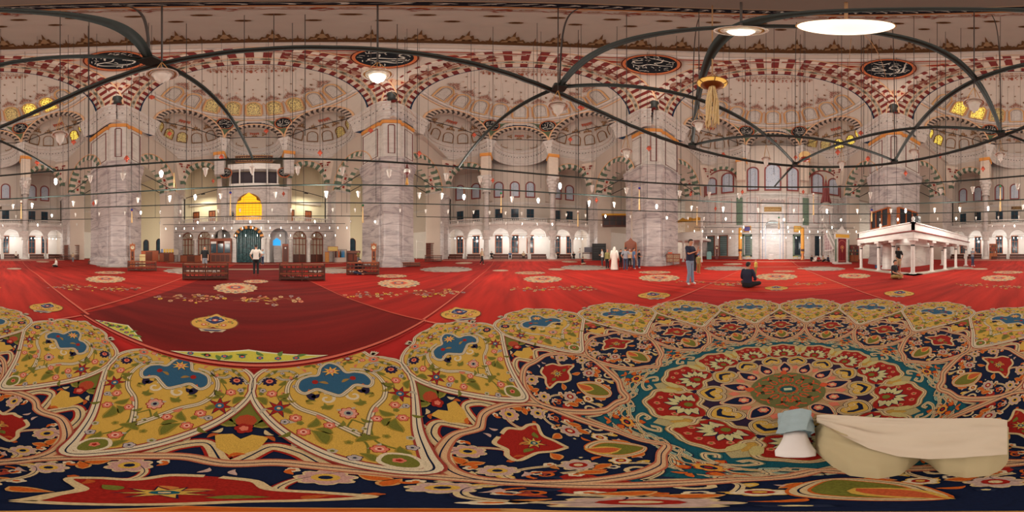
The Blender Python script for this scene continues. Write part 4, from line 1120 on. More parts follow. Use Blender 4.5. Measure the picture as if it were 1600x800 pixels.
# ------------------------------------------------------------------ corner furniture of the structure: minbar
def minbar():
    x0=8.55; 
    z0=zf(x0,18.3); z1=zf(x0,25)
    o=empty('minbar',(x0,18.2,z0)); tag(o,'tall white marble pulpit staircase with red curtained gate and pointed dark red spire','pulpit')
    Lh=7.0
    # side walls: pierced triangle
    def side_panel(x,nm):
        g=MB(); t=.12
        g.ext([(.3,0),(Lh,0.1),(Lh,.75),(.3,.62)],x-t,x+t,'yz')                    # low base
        g.ext([(.3,1.35),(.5,1.15),(Lh-2.2,5.0),(Lh-2.2,5.35)],x-t,x+t,'yz')   # raking rail
        g.ext([(.3,2.25),(.45,2.05),(Lh-2.2,5.85),(Lh-2.2,6.1)],x-t*.8,x+t*.8,'yz')
        g.ext([(Lh-2.3,0),(Lh-2.0,0),(Lh-2.0,6.0),(Lh-2.3,6.0)],x-t,x+t,'yz'); g.ext([(Lh-.3,0),(Lh,0),(Lh,6.0),(Lh-.3,6.0)],x-t,x+t,'yz')
        for i in range(5): y=.6+.9*i; h=min(1.3+.86*y,5)*1; g.ext([(y,.6),(y+.12,.6),(y+.12,h),(y,h)],x-t*.7,x+t*.7,'yz')
        g.ext([(.3,1.6),(Lh-2.2,1.6),(Lh-2.2,1.78),(.3,1.78)],x-t,x+t,'yz')
        return g.build(nm,marw,o)
    sp=side_panel(-.62,'side_panel'); side_panel(.62,'side_panel')
    g=MB(); g.ext([(1.0,1.8),(Lh-2.35,1.8),(Lh-2.35,4.75),(1.2,1.9)],-.62-.06,-.62+.06,'yz'); tp=g.build('pierced_triangle',mat('carved_marble_lattice',C8(196,170,166),.6,var=.35,scale=5),o)
    k=Ink(lambda u,v,h:(-.69-h,u,v),.006)
    for i in range(7):
        for j in range(6):
            y=1.3+.55*i+.27*(j%2); z=2.0+.45*j
            if z<1.5+.84*(y-1.0) and y<Lh-2.5: k.flower(y,z,.16,((1,C8(96,88,130)),(.6,C8(176,80,66)),(.3,C8(230,220,210))),6,lay=0)
    tag(k.build('inlay_pattern',ink,tp),kind='stuff')
    for i in range(14):
        g=MB(); g.box(-.5,.5,.5+.31*i,.5+.31*(i+1)+.02,0,.34*(i+1)); g.build('step',marw,o)
    # gate
    g=MB(); 
    for sx in (-1,1): g.bev(sx*.72-.16,sx*.72+.16,-.16,.22,0,3.1,.03)
    g.bev(-.95,.95,-.22,.28,3.1,3.75,.03); g.bev(-1.05,1.05,-.3,.35,3.7,3.85,.02)
    g.ext([(-.6,3.85),(.6,3.85),(.55,4.15),(.3,4.3),(0,4.75),(-.3,4.3),(-.55,4.15)],-.08,.12,'xz'); g.bev(-1.1,1.1,-.6,.5,-.02,.16,.04); g.build('gate_frame',marw,o)
    g=MB(); g.grid(lambda u,v:(-.56+1.12*u,-.05+.03*sin(u*30),.16+2.94*v),36,1); cu=g.build('curtain',mat('burgundy_curtain',C8(128,22,34),.7,var=.12),o)
    k=Ink(lambda u,v,h:(u,-.10-h,v),.006)
    k.stroke([(-.48,.3),(-.48,2.4)]+arc_pts(0,2.4,.48,PI,0,10)+[(.48,.3)],.05,C8(206,130,110),lay=0)
    k.flower(0,2.0,.26,((1,C8(214,150,110)),(.7,C8(150,40,40)),(.35,C8(220,170,120))),8,lay=0); k.fill([(-.1,1.7),(.1,1.7),(0,1.35)],C8(214,150,110),lay=0)
    k.stroke([(-.5,.35),(.5,.35)],.06,C8(206,130,110),lay=0)
    k.build('embroidery',ink,cu)
    g=MB(); g.bev(-.92,.92,-.26,-.22,3.2,3.62,.01); g.build('gilt_lintel',gold,o)
    for sx in (-1,1):
        g=MB(); g.box(sx*.86-.08,sx*.86+.08,-.18,.0,.3,3.0); g.build('green_marble_strip',greenm,o)
    # pavilion
    yc=Lh-1.15
    g=MB(); g.box(-.75,.75,yc-.95,yc+.95,4.75,5.0)
    for sx in (-1,1):
        for sy in (-1,1): g.lathe([(.1,5.0),(.08,5.2),(.075,7.4),(.14,7.6)],8,sx*.6,yc+sy*.75)
    for rz in range(4):
        xf=T(0,yc,0)@RZ(rz*PI/2); plate(g,-.72,.72,7.5,8.5,[('a',0,.5,7.6,7.5,1)],.68,.78,0,8,xf)
    g.bev(-.95,.95,yc-1.0,yc+1.0,8.5,8.75,.05); g.build('pavilion',marw,o)
    g=MB(); g.lathe([(.78,8.75),(.74,9.3),(.70,9.5)],8,0,yc,smooth=False); g.build('drum',mat('pink_drum',C8(206,180,170),.6),o)
    g=MB(); g.lathe([(.86,9.5),(.80,9.7),(.60,10.6),(.38,11.9),(.16,13.2),(.03,14.0)],12,0,yc,smooth=False); sp=g.build('spire',mat('dark_red_spire',C8(110,42,46),.6,var=.15),o)
    g=MB(); g.lathe([(0.02,14.0),(.1,14.15),(.03,14.3),(.07,14.45),(.02,14.6),(0,14.9)],8,0,yc); g.build('finial',gold,o)
    g=MB()
    for q in range(12): a=2*PI*q/12; g.tube([(.87*cos(a),yc+.87*sin(a),9.5),(.61*cos(a),yc+.61*sin(a),10.6),(.39*cos(a),yc+.39*sin(a),11.9),(.17*cos(a),yc+.17*sin(a),13.2)],.03,4)
    g.build('spire_rib',mat('pale_red_rib',C8(180,110,104),.6),sp)
minbar()
# ------------------------------------------------------------------ muezzin platform
def platform():
    x0,x1,y0,y1=7.3,15.7,6.1,11.7
    o=empty('raised_platform',((x0+x1)/2,(y0+y1)/2,0)); tag(o,'white marble raised platform on slim columns around the pillar','platform')
    xf=T(-(x0+x1)/2,-(y0+y1)/2,0)
    g=MB(); g.bev(x0-.25,x1+.25,y0-.25,y1+.25,2.12,2.5,.03,0,xf); g.box(x0-.32,x1+.32,y0-.32,y1+.32,2.5,2.56,1,xf)
    for a,b,c,d in ((x0-.2,x1+.2,y0-.2,y0-.05),(x0-.2,x1+.2,y1+.05,y1+.2),(x0-.2,x0-.05,y0-.2,y1+.2),(x1+.05,x1+.2,y0-.2,y1+.2)): g.box(a,b,c,d,2.56,3.0,0,xf)
    g.box(x0-.27,x1+.27,y0-.27,y0-.02,3.0,3.06,0,xf); g.box(x0-.27,x0-.02,y0-.27,y1+.27,3.0,3.06,0,xf)
    g.build('deck',[marw,redfr],o)
    for (a,b) in ((x0,y0),(9.3,y0),(11.2,y0),(13.2,y0),(x1,y0),(x0,7.75),(x0,9.3),(x0,y1),(x1,8.9),(x1,y1)):
        z=zf(a,b); c=empty('column',(a-(x0+x1)/2,b-(y0+y1)/2,z),parent=o)
        h=2.12-z
        g=MB(); g.lathe([(.14,.08),(.15,.12),(.125,.2),(.115,h-.42)],16); g.build('shaft',marw,c)
        g=MB(); g.lathe([(.118,h-.44),(.125,h-.40),(.125,h-.36)],16); g.build('dark_band',blackm,c)
        g=MB(); g.lathe([(.118,h-.36),(.14,h-.28),(.2,h-.14)],8,smooth=False); g.bev(-.24,.24,-.24,.24,h-.14,h,.02); g.build('capital',marw,c)
        g=MB(); g.bev(-.19,.19,-.19,.19,0,.09,.02); g.build('base',marw,c)
    for q,(cx,cy) in enumerate(((x0-.15,y0-.15),(x0-.15,8.9))):
        g=MB(); g.lathe([(.1,3.0),(.1,3.1),(.05,3.14),(.11,3.24),(.08,3.36),(0,3.42)],10,cx-(x0+x1)/2,cy-(y0+y1)/2); g.build('knob_finial',marw,o)
    # pale stone border on the floor under it
    g=MB(); g.box(x0-.45,x1+.45,y0-.45,y0+.35,-.03,.06); g.box(x0-.45,x0+.35,y0-.45,y1+.45,-.03,.06)
    p=g.build('stone_border',mat('stone_border',C8(170,160,145),.6,var=.3,scale=6),None); tag(p,'pale stone kerb on the floor under the marble platform','kerb',kind='structure')
    # lit white enclosure wall and round pier behind the columns
    d=MB(); d.lathe([(.62,0),(.62,.12),(.55,.2),(.52,2.1)],24,9.15,10.3); d.build('round_pier',marw,None).update_tag()
    rp=bpy.context.scene.objects['round_pier']; tag(rp,'thick round white marble pier under the platform','pillar',kind='structure')
    d=MB(); d.box(10.9,16.6,10.6,10.75,0,2.1); d.box(9.9,10.9,11.2,11.35,0,2.1); d.build('enclosure_panel',marw,None)
    rp=bpy.context.scene.objects['enclosure_panel']; tag(rp,'lit white marble wall behind the platform columns','wall',kind='structure')
    light('POINT','platform_lamp',(10.6,9.6,1.3),30,(1,.95,.8),.3); light('POINT','platform_lamp',(13.8,9.3,1.3),24,(1,.95,.8),.15)
    # loudspeaker on the ledge
    s=MB(); s.bev(-.14,.14,-.14,.14,0,.42,.02); sp=empty('loudspeaker',(7.55,5.95,3.062)); tag(sp,'black loudspeaker standing on the corner of the marble platform','loudspeaker')
    s.build('cabinet',blackm,sp); s=MB(); s.lathe([(.0,.152),(.09,.15),(.1,.146)],14,xf=T(0,0,.2)@RX(PI/2)); s.build('cone',mat('dark_grey_cone',(.03,.03,.03),.7),sp)
platform()
# ------------------------------------------------------------------ carpets
REDC=C8(170,34,24)
CR,CRD=C8(206,184,140),C8(186,150,104)     # cream bands
NAVY,TEAL,YEL,RED,ORG,OLV,PNK,GRY=C8(14,26,56),C8(22,84,98),C8(204,166,74),C8(152,32,24),C8(196,96,34),C8(110,112,44),C8(214,120,96),C8(158,158,148)
WHT=C8(214,200,170); NV2=C8(34,26,58); BL=C8(44,90,122)
pile=ink_mat('wool_pile',.95,grain=260,pile=1); pilep=ink_mat('wool_pattern_pile',.95,grain=300)
XS=[-23.6,-2.22,2.62,24.6]; YS=[-22.4,-1.36,4.92,25.6]
names=[['back left','left','front left'],['back','middle','front'],['back right','right','front right']]
cols=[[C8(160,32,24),C8(182,38,26),C8(186,40,28)],[C8(112,20,16),C8(166,30,26),C8(196,50,32)],[C8(158,34,24),C8(176,40,28),C8(172,38,30)]]
lab=[['plain red carpet left of the entrance shelving with floral sprays','deep red carpet on the left side of the central medallion','red carpet under the group of standing men'],
     ['dark maroon red carpet between the medallion and the entrance','red carpet with the huge blue, teal and yellow medallion','bright orange red carpet before the prayer niche'],
     ['red carpet under the man seated on the grey medallion','deep red carpet on the right side of the central medallion','red carpet beside the white marble platform']]
carp={}
for i in range(3):
    for j in range(3):
        nx=max(2,int((XS[i+1]-XS[i])/.9)); ny=max(2,int((YS[j+1]-YS[j])/.9)); ov=.006 if j==0 and i==1 else 0
        k=Ink(lambda u,v,h:(u,v,zf(u,v)+h),1)
        g=MB()
        def F(u,v,i=i,j=j,ov=ov): 
            x=XS[i]+(XS[i+1]-XS[i])*u; y=YS[j]+(YS[j+1]-YS[j])*v; return (x,y,zf(x,y)+.004+ov)
        g.grid(F,nx,ny)
        # rolled edge so the carpet has thickness
        b=[F(t/20,0) for t in range(21)]+[F(1,t/20) for t in range(1,21)]+[F(1-t/20,1) for t in range(1,21)]+[F(0,1-t/20) for t in range(1,20)]
        n=len(b); g.add(b+[(x,y,z-.02) for x,y,z in b],[(q,(q+1)%n,n+(q+1)%n,n+q) for q in range(n)])
        me=g.mesh('carpet',pile); at=me.color_attributes.new('Col','FLOAT_COLOR','POINT')
        at.data.foreach_set('color',[c for _ in g.v for c in (cols[i][j][0]*.84,cols[i][j][1]*.9,cols[i][j][2]*.9,1)])
        o=inst(me,'carpet'); tag(o,lab[i][j],'carpet'); carp[(i,j)]=o
# --- the great medallion
MC=(.11,1.01)
TW=[(-180,.88),(-150,.90),(-120,1.12),(-90,1.13),(-60,1.07),(-30,1.0),(0,1.0),(30,1.02),(60,1.07),(90,1.09),(120,1.12),(150,.93),(180,.88)]
TI=[(-180,.80),(-148,.80),(-118,1.05),(-90,1.13),(-60,1.08),(-30,1.0),(0,1.0),(30,1.02),(60,1.07),(90,1.10),(122,1.05),(150,.80),(180,.80)]
def medfn(x,y,h):
    r=math.hypot(x,y); k_=lerp(r,[(0,1.0),(.2,1.06),(.70,1.13),(1.0,1.0)]); x*=k_; y*=k_; r*=k_; th=math.degrees(math.atan2(x,y))
    t=min(1,max(0,(r-1.5)/.9)); f=lerp(th,TI)*(1-t)+lerp(th,TW)*t; f=1+(f-1)*min(1,r/1.1)
    X=MC[0]+x*f; Y=MC[1]+y*f
    return (X,Y,.0115+h)
K=Ink(medfn,.0006); 
def circle(r,n=72): return [(r*sin(2*PI*i/n),r*cos(2*PI*i/n)) for i in range(n)]
def rosette(x,y,r,c0,c1,c2,c3=None,lay=8,n=8): K.flower(x,y,r,((1.14,c0),(1,c1),(.52,c2),(.26,c3 or c0)),n,lay=lay)
def star(x,y,r,c1,c2,rot=0,n=6,lay=8):
    pts=[]
    for q in range(n*2): a=rot+PI*q/n; rr=r if q%2==0 else r*.42; pts.append((x+rr*cos(a),y+rr*sin(a)))
    K.fill([(x+(px-x)*1.18,y+(py-y)*1.18) for px,py in pts],NV2,lay-.5); K.fill(pts,c1,lay); K.circ(x,y,r*.36,c2,8,lay+.6); K.circ(x,y,r*.16,CR,6,lay+1.1)
def band(pts,w_,c=CR,edge=RED,closed=False,lay=6,line=NAVY,sub=7,sm=True):
    p=cr_curve(pts,closed,sub) if sm else pts
    K.stroke(p,w_*1.45,edge,lay,closed=closed); K.stroke(p,w_,c,lay+.6,closed=closed); K.stroke(p,w_*.13,line,lay+1.1,closed=closed)
rnd=random.Random(11)
# fields
K.lay=0; K.mir=False
for q in range(12):
    a=R(2+30*q); 
    K.xf=(-a,0,0,1)
# navy ground (star polygon reaching the cusps)
K.xf=None
pts=[]
for q in range(12):
    a=R(2+30*q); pts.append((2.43*sin(a),2.43*cos(a))); a+=R(15); pts.append((1.9*sin(a),1.9*cos(a)))
K.fill(pts,NAVY,1); K.fill(circle(1.46),TEAL,1.6)
# --- K frames: on the cusp axes
for q in range(12):
    aK=R(2+30*q); aL=R(17+30*q); K.bias=(q%3)*.13
    K.xf=(-aK,0,0,1); K.mir=False
    # navy ogee lobe
    half=[(0,.82),(.07,.90),(.17,.99),(.27,1.13),(.345,1.28),(.355,1.40),(.31,1.52),(.22,1.61),(.12,1.66),(.0,1.645)]
    full=half+[(-x,y) for x,y in half[-2:0:-1]]
    P_=cr_curve(full,True,5); K.fill(P_,NAVY,3); band(full,.038,C8(206,168,128),C8(176,100,74),closed=True,lay=8.4)
    K.mir=True
    # triangular navy field: big green palmette, buds and tendrils
    band([(.02,1.66),(.11,1.78),(.20,1.72),(.235,1.60)],.05,CR,RED,lay=5)
    K.fill([(0,1.70),(.07,1.76),(.11,1.86),(.04,1.88),(0,1.84)],YEL,7)
    for (u,v,a,l,w_) in ((.0,1.98,PI/2,.22,.10),(.05,1.97,1.0,.2,.08),(.05,1.95,.4,.17,.07)): K.leaf(u,v,a,l,w_,OLV,C8(150,140,60),8)
    K.circ(0,2.0,.055,C8(170,70,40),8,lay=9.5,mir=False); K.flower(0,1.93,.045,((1,RED),(.5,PNK)),5,9.8,mir=False)
    K.stroke(cr_curve([(.03,2.14),(.08,2.22),(.02,2.34)]),.012,ORG,7); K.spiral(.2,2.02,.055,1.3,2,.016,ORG,7); K.spiral(.12,2.2,.045,1.2,0,.014,ORG,7)
    for (u,v,a) in ((.27,1.88,.4),(.33,1.76,1.4),(.17,1.9,.9),(.07,2.3,1.5),(.33,2.0,1.3)): K.leaf(u,v,a,.085,.05,ORG,CR,7)
    rosette(.23,1.80,.045,CR,GRY,ORG,lay=7,n=6)
    # contents of the navy lobe
    sc=[(.02,1.60),(.10,1.57),(.13,1.48),(.19,1.43),(.22,1.36),(.15,1.345),(.10,1.33),(.06,1.27),(0,1.225)]
    sc=[(u*.78,1.40+(v-1.40)*.72) for u,v in sc]
    K.fill(cr_curve(sc,False,4)+[(0,sc[0][1])],RED,7)
    K.stroke(cr_curve(sc,False,5),.018,CR,8)
    K.leaf(.05,1.38,.2,.05,.03,OLV,None,9)
    star(0,1.40,.046,YEL,TEAL,PI/2,8,9)
    K.mir=False
    tp=[(0,1.20),(.06,1.14),(.068,1.08),(.04,1.01),(0,.965),(-.04,1.01),(-.068,1.08),(-.06,1.14)]
    K.fill(cr_curve(tp,True,4),OLV,7); band(tp,.02,CR,ORG,True,lay=7.6); K.leaf(0,1.09,PI/2,.12,.05,C8(190,90,50),YEL,9); 
    K.mir=True
    rosette(.20,1.53,.052,CR,C8(190,150,140),YEL,NAVY,7,8); rosette(.155,1.21,.046,CR,C8(184,160,150),RED,CR,7,8); rosette(.275,1.36,.045,CR,C8(190,160,150),YEL,NAVY,7,8)
    rosette(.11,1.10,.032,YEL,WHT,RED,None,7,6)
    band([(.33,1.44),(.25,1.55),(.15,1.53),(.11,1.46),(.15,1.42)],.016,CR,RED,lay=6.8); K.spiral(.26,1.26,.036,1.2,0,.010,ORG,7)
    for (u,v,a) in ((.29,1.46,1.9),(.14,1.13,.6),(.21,1.14,1.2),(.24,1.43,.3),(.12,1.27,2.4),(.055,1.0,1.0)): K.leaf(u,v,a,.065,.028,ORG,C8(200,150,90),7)
    for (u,v) in ((.17,1.28),(.24,1.20),(.3,1.42),(.155,1.60)): K.flower(u,v,.018,((1,WHT),(.4,ORG)),5,7)
    # cream scroll interlaced below the lobe
    band([(.0,.88),(.09,.86),(.16,.90),(.19,.96),(.155,.985)],.020,CR,C8(120,160,150),lay=6)
    # red palmette arch
    rp=[(0,.70),(.06,.675),(.115,.66),(.135,.60),(.115,.55),(.14,.50),(.10,.455),(.045,.45),(0,.47)]
    full=rp+[(-x,y) for x,y in rp[-2:0:-1]]; K.mir=False
    K.fill(cr_curve(full,True,5),RED,5); band(full,.020,closed=True,lay=5.6,edge=C8(150,120,70)); K.mir=True
    for z in range(5):
        a=R(6+26*z); K.leaf(.038*sin(a),.525+.03*cos(a),PI/2-a,.062,.028,C8(196,192,140),NV2,7.5,bend=0)
    K.circ(0,.515,.02,OLV,7,lay=9,mir=False); K.leaf(.03,.485,.2,.055,.024,C8(190,180,140),None,8)
    for (u,v) in ((.0,.645),(.055,.635),(.09,.585)): K.flower(u,v,.015,((1,PNK),(.5,OLV)),5,8)
    K.circ(.128,.60,.022,C8(190,180,120),7,lay=7.5,ry=.045)
    # little navy tear
    K.mir=False
    tr=[(0,.372),(.032,.33),(.048,.285),(.035,.235),(0,.215),(-.035,.235),(-.048,.285),(-.032,.33)]
    K.fill(cr_curve(tr,True,4),NAVY,7); band(tr,.013,closed=True,lay=7.5,edge=PNK); K.flower(0,.265,.027,((1,PNK),(.5,CR)),6,9)
    # --- L frames: on the lobe axes
    K.xf=(-aL,0,0,1); K.mir=True
    # teal field
    K.fill([(0,1.23),(.05,1.26),(.10,1.23),(.07,1.19),(.02,1.17),(0,1.14)],RED,6); K.spiral(.08,1.09,.05,1.4,2.2,.018,CR,6); K.spiral(.06,.97,.035,1.2,.4,.014,CR,6,hand=-1)
    band([(.0,1.12),(.05,1.03),(.12,1.02),(.155,1.10)],.014,CR,NV2,lay=6.5)
    rosette(0,.86,.045,RED,C8(214,150,60),NAVY,RED,7,8); K.leaf(.035,.90,.9,.07,.035,ORG,RED,6); K.leaf(.0,.80,-PI/2,.06,.03,ORG,RED,6)
    for (u,v,a) in ((.15,1.2,1.9),(.04,1.33,1.2),(.11,.93,.3),(.14,1.0,1.3),(.06,.80,.4)): K.leaf(u,v,a,.05,.028,YEL,None,6)
    for (u,v) in ((.0,1.38),(.09,1.30),(.13,1.13),(.07,.90)): K.flower(u,v,.018,((1,WHT),(.5,NV2)),5,6)
    K.mir=True; band([(0,.79),(.05,.765),(.075,.72),(.045,.70),(.03,.73)],.020,CR,C8(80,120,110),lay=6.2); band([(.205,.80),(.17,.83),(.12,.82),(.10,.78),(.13,.765)],.020,C8(150,180,160),NV2,lay=6.2)
    for (u,v,a) in ((.09,.80,.3),(.14,.745,1.2),(.02,.75,2),(.17,.77,.6),(.06,.82,2.4)): K.leaf(u,v,a,.045,.024,(ORG,C8(170,60,44),CR)[int(v*100)%3],None,6.1)
    # yellow heart, pink quad, small navy cross at the centre ring
    K.mir=False
    ht=[(0,.475),(.05,.445),(.075,.40),(.06,.355),(.02,.345),(0,.36),(-.02,.345),(-.06,.355),(-.075,.40),(-.05,.445)]
    K.fill(cr_curve(ht,True,4),YEL,8); band(ht,.014,closed=True,lay=8.3,edge=NV2); 
    K.mir=True; K.fill([(0,.445),(.04,.42),(.055,.395),(.04,.39),(.02,.41),(0,.42)],NAVY,9.5); K.spiral(.022,.375,.017,1.2,0,.007,CR,9.6); K.mir=False
    K.fill([(0,.33),(.025,.30),(0,.265),(-.025,.30)],PNK,8.2)
    K.fill([(0,.515),(.02,.49),(0,.47),(-.02,.49)],NV2,7.4)
# ground under the hearts and the red arches
K.bias=0; K.xf=None; K.mir=False
K.fill(circle(.55),C8(44,30,56),4); K.fill(circle(.36),C8(176,146,104),4.6)
for q in range(12):
    K.xf=(-R(17+30*q),0,0,1); K.fill([(-.09,.62),(0,.70),(.09,.62),(.06,.52),(0,.48),(-.06,.52)],C8(170,160,116),4.5); 
    K.fill([(-.03,.60),(0,.64),(.03,.60),(0,.53)],C8(186,150,70),4.9)
K.xf=None
K.fill(circle(.215),C8(104,106,62),10)
for q in range(12):
    K.xf=(-R(30*q),0,0,1); K.mir=True
    K.stroke(cr_curve([(0,.05),(.022,.08),(.012,.11),(.028,.14),(.04,.17),(.018,.19)],sub=4),.009,C8(200,84,50),11)
    if q%3==0: K.leaf(0,.19,PI/2,.06,.05,C8(200,84,50),None,11,mir=False); K.flower(0,.135,.018,((1,C8(200,84,50)),(.5,OLV)),5,11.5,mir=False)
    K.circ(.045,.145,.012,C8(64,72,46),6,lay=11); K.circ(.02,.07,.01,C8(110,118,76),6,lay=11.4)
K.mir=False; K.xf=None
K.circ(0,0,.05,C8(16,74,84),12,lay=12,ry=.036); K.fill([(-.025,-.015),(.025,-.015),(.025,.015),(-.025,.015)],C8(190,196,160),12.6)
# small scattered leaves and blossoms filling each field
def inside(p,poly):
    c=False; n=len(poly)
    for i in range(n):
        (x1,y1),(x2,y2)=poly[i],poly[i-1]
        if (y1>p[1])!=(y2>p[1]) and p[0]<(x2-x1)*(p[1]-y1)/(y2-y1)+x1: c=not c
    return c
def scatter(poly,n,dmin,cols,lay,sz,seed,avoid=()):
    rn=random.Random(seed); xs=[p[0] for p in poly]; ys=[p[1] for p in poly]; pl=list(avoid); k=0
    for t in range(n*30):
        p=(rn.uniform(max(0.02,min(xs)),max(xs)),rn.uniform(min(ys),max(ys)))
        if not inside(p,poly) or any(math.hypot(p[0]-a,p[1]-b)<dmin for a,b in pl): continue
        pl.append(p); k+=1
        c=cols[rn.randrange(len(cols))]; a=rn.random()*6.28
        if rn.random()<.62: K.leaf(p[0],p[1],a,sz*1.5,sz*.6,c,None,lay,bend=rn.choice((-.5,.5)))
        else: K.flower(p[0],p[1],sz*.42,((1,c),(.45,cols[0] if c is not cols[0] else cols[1])),5,lay)
        if k>=n: break
for q in range(12):
    K.xf=(-R(17+30*q),0,0,1); K.mir=True; K.bias=(q%3)*.13+.05
    scatter([(0,.78),(.2,.77),(.21,.86),(.15,.95),(.17,1.06),(.26,1.18),(.2,1.28),(.05,1.44),(0,1.46)],20,.055,[C8(206,190,140),ORG,C8(150,60,46),C8(30,40,66),C8(196,150,80)],6.2,.034,2)
    band([(0,1.30),(.06,1.36),(.13,1.32),(.16,1.24),(.12,1.20),(.09,1.25)],.016,CR,NV2,lay=6.4); band([(.02,.98),(.09,.93),(.13,.86),(.09,.80),(.05,.84)],.013,CR,NV2,lay=6.4)
    K.xf=(-R(2+30*q),0,0,1)
    scatter([(0,1.72),(.2,1.72),(.38,1.84),(.5,2.05),(.3,2.05),(.1,2.3),(0,2.4)],9,.07,[ORG,CR,C8(176,84,36)],6.6,.04,3)
    scatter([(0,.95),(.12,1.02),(.3,1.2),(.34,1.4),(.25,1.56),(0,1.62)],13,.06,[ORG,C8(190,120,60),C8(176,84,36),C8(190,160,150)],6.5,.030,4)
    band([(0,.835),(.07,.80),(.14,.80),(.20,.775)],.018,CR,C8(90,130,120),lay=6.6); band([(.0,.80),(.05,.77),(.10,.83),(.16,.86),(.19,.81),(.15,.785)],.012,CR,NV2,lay=6.7)
K.mir=False
# --- yellow outer lobes (drawn over the navy ground)
for q in range(12):
    a=R(17+30*q); K.xf=(-a,0,0,1); K.mir=False; K.bias=(q%3)*.13
    h_=[(0,1.50),(.10,1.60),(.24,1.78),(.42,1.98),(.565,2.16),(.628,2.33),(.62,2.47),(.55,2.60),(.47,2.66),(.43,2.72),(.40,2.82),(.30,2.90),(.18,2.94),(.08,2.99),(0,3.05)]
    full=h_+[(-x,y) for x,y in h_[-2:0:-1]]
    K.fill(cr_curve(full,True,4),YEL,13); band(full,.042,WHT,C8(150,60,50),True,lay=13.5,line=NAVY)
    K.mir=True
    # shells on the outer edge
    for t in range(4): K.leaf(.46,2.70,1.15-.28*t,.10,.03,WHT,GRY,13,bend=0)
    # inner cream loop (heart)
    band([(.0,1.80),(.06,1.90),(.15,2.02),(.27,2.10),(.345,2.22),(.345,2.36),(.27,2.47),(.17,2.52)],.028,WHT,C8(120,100,60),lay=14,line=NV2)
    band([(.58,2.30),(.50,2.50),(.38,2.55),(.30,2.49),(.32,2.42),(.40,2.40),(.46,2.44)],.026,C8(190,180,160),C8(110,100,70),lay=14,line=NV2)
    # teal trefoil in the middle
    tf=[(0,2.60),(.07,2.55),(.10,2.46),(.16,2.45),(.22,2.41),(.235,2.34),(.19,2.30),(.12,2.33),(.06,2.30),(0,2.27)]
    tf=[(u*1.22,2.43+(v-2.43)*1.45) for u,v in tf]
    fl=tf+[(-x,y) for x,y in tf[-2:0:-1]]; K.mir=False
    K.fill(cr_curve(fl,True,4),BL,15.5); band(fl,.024,WHT,C8(130,120,90),True,lay=15.6,line=NV2); star(0,2.52,.085,C8(222,178,84),C8(214,120,90),PI/2,8,17); K.mir=True
    K.circ(.15,2.37,.026,RED,7,lay=17); K.leaf(.05,2.34,.3,.08,.03,C8(150,120,60),None,17)
    # scrolls under it
    K.spiral(.09,2.18,.06,1.1,1.4,.024,WHT,14.5); K.leaf(.17,2.17,.9,.10,.06,NV2,None,15); K.leaf(.19,2.20,2.6,.07,.04,NV2,None,15); K.leaf(.20,2.24,1.5,.05,.03,ORG,None,15.4)
    # flowers and leaves over the yellow ground
    rosette(.50,2.36,.055,NV2,NV2,PNK,RED,15,10); rosette(.44,2.61,.05,PNK,C8(214,110,80),GRY,NV2,15,10); rosette(.0,2.02,.05,RED,C8(214,150,130),GRY,NV2,15,8)
    star(.38,2.08,.078,RED,BL,PI/2,7,15); star(.20,2.72,.065,RED,C8(150,160,190),.4,6,15)
    for (u,v,r_) in ((.28,2.0,.032),(.45,2.22,.035),(.0,2.86,.035),(.33,2.64,.03),(.12,1.93,.028),(.0,1.70,.03),(.24,1.88,.03)): rosette(u,v,r_,RED,PNK,C8(230,180,160),None,15,6)
    for (u,v,r_) in ((.12,2.78,.03),(.30,2.80,.028),(.09,2.66,.024),(.42,2.50,.02),(.52,2.24,.024),(.33,1.96,.022),(.10,1.66,.022),(.3,2.32,.02)): rosette(u,v,r_,NV2,C8(184,170,170),GRY,None,15,5)
    for (u,v,a,l) in ((.46,2.10,.5,.10),(.41,2.19,2.4,.09),(.30,2.04,.2,.08),(.55,2.42,1.7,.07),(.36,2.70,.8,.08),(.24,2.62,2.2,.09),(.14,2.60,.9,.07),(.04,2.72,1.2,.08),(.22,2.86,.3,.08),(.07,2.92,2.6,.06),(.16,1.78,1.1,.12),(.05,1.78,2.3,.08),(.22,1.92,2.0,.09),(.33,2.15,.1,.06),(.26,2.28,1.2,.08),(.28,2.40,.4,.06),(.13,2.24,1.4,.07),(.42,2.32,2.0,.08),(.40,2.45,1.0,.05),(.14,2.10,2.9,.08),(.06,1.62,1.3,.07),(.12,1.86,.5,.08),(.52,2.52,2.4,.06)): K.leaf(u,v,a,l,l*.42,OLV,C8(150,130,50),14.6,bend=.5)
    K.stroke(cr_curve([(.0,1.96),(.05,1.88),(.02,1.76),(.06,1.66)]),.010,OLV,14.4); K.stroke(cr_curve([(.38,2.14),(.42,2.24),(.38,2.36),(.44,2.46)]),.009,OLV,14.4); K.stroke(cr_curve([(.05,2.68),(.16,2.80),(.30,2.74),(.36,2.62)]),.009,OLV,14.4)
    scatter([(0,1.56),(.2,1.76),(.45,2.05),(.6,2.32),(.5,2.62),(.35,2.84),(0,2.98)],60,.05,[OLV,C8(150,132,52),C8(178,170,150),C8(120,120,50),C8(206,120,90)],14.2,.046,5)
    K.mir=False
    gp=[(0,1.66),(.05,1.62),(.04,1.56),(0,1.53),(-.04,1.56),(-.05,1.62)]; K.fill(cr_curve(gp,True,3),OLV,15.2); K.stroke(cr_curve(gp,True,3),.014,WHT,15.8,closed=True); K.flower(0,1.60,.02,((1,PNK),(.5,RED)),5,16.4)
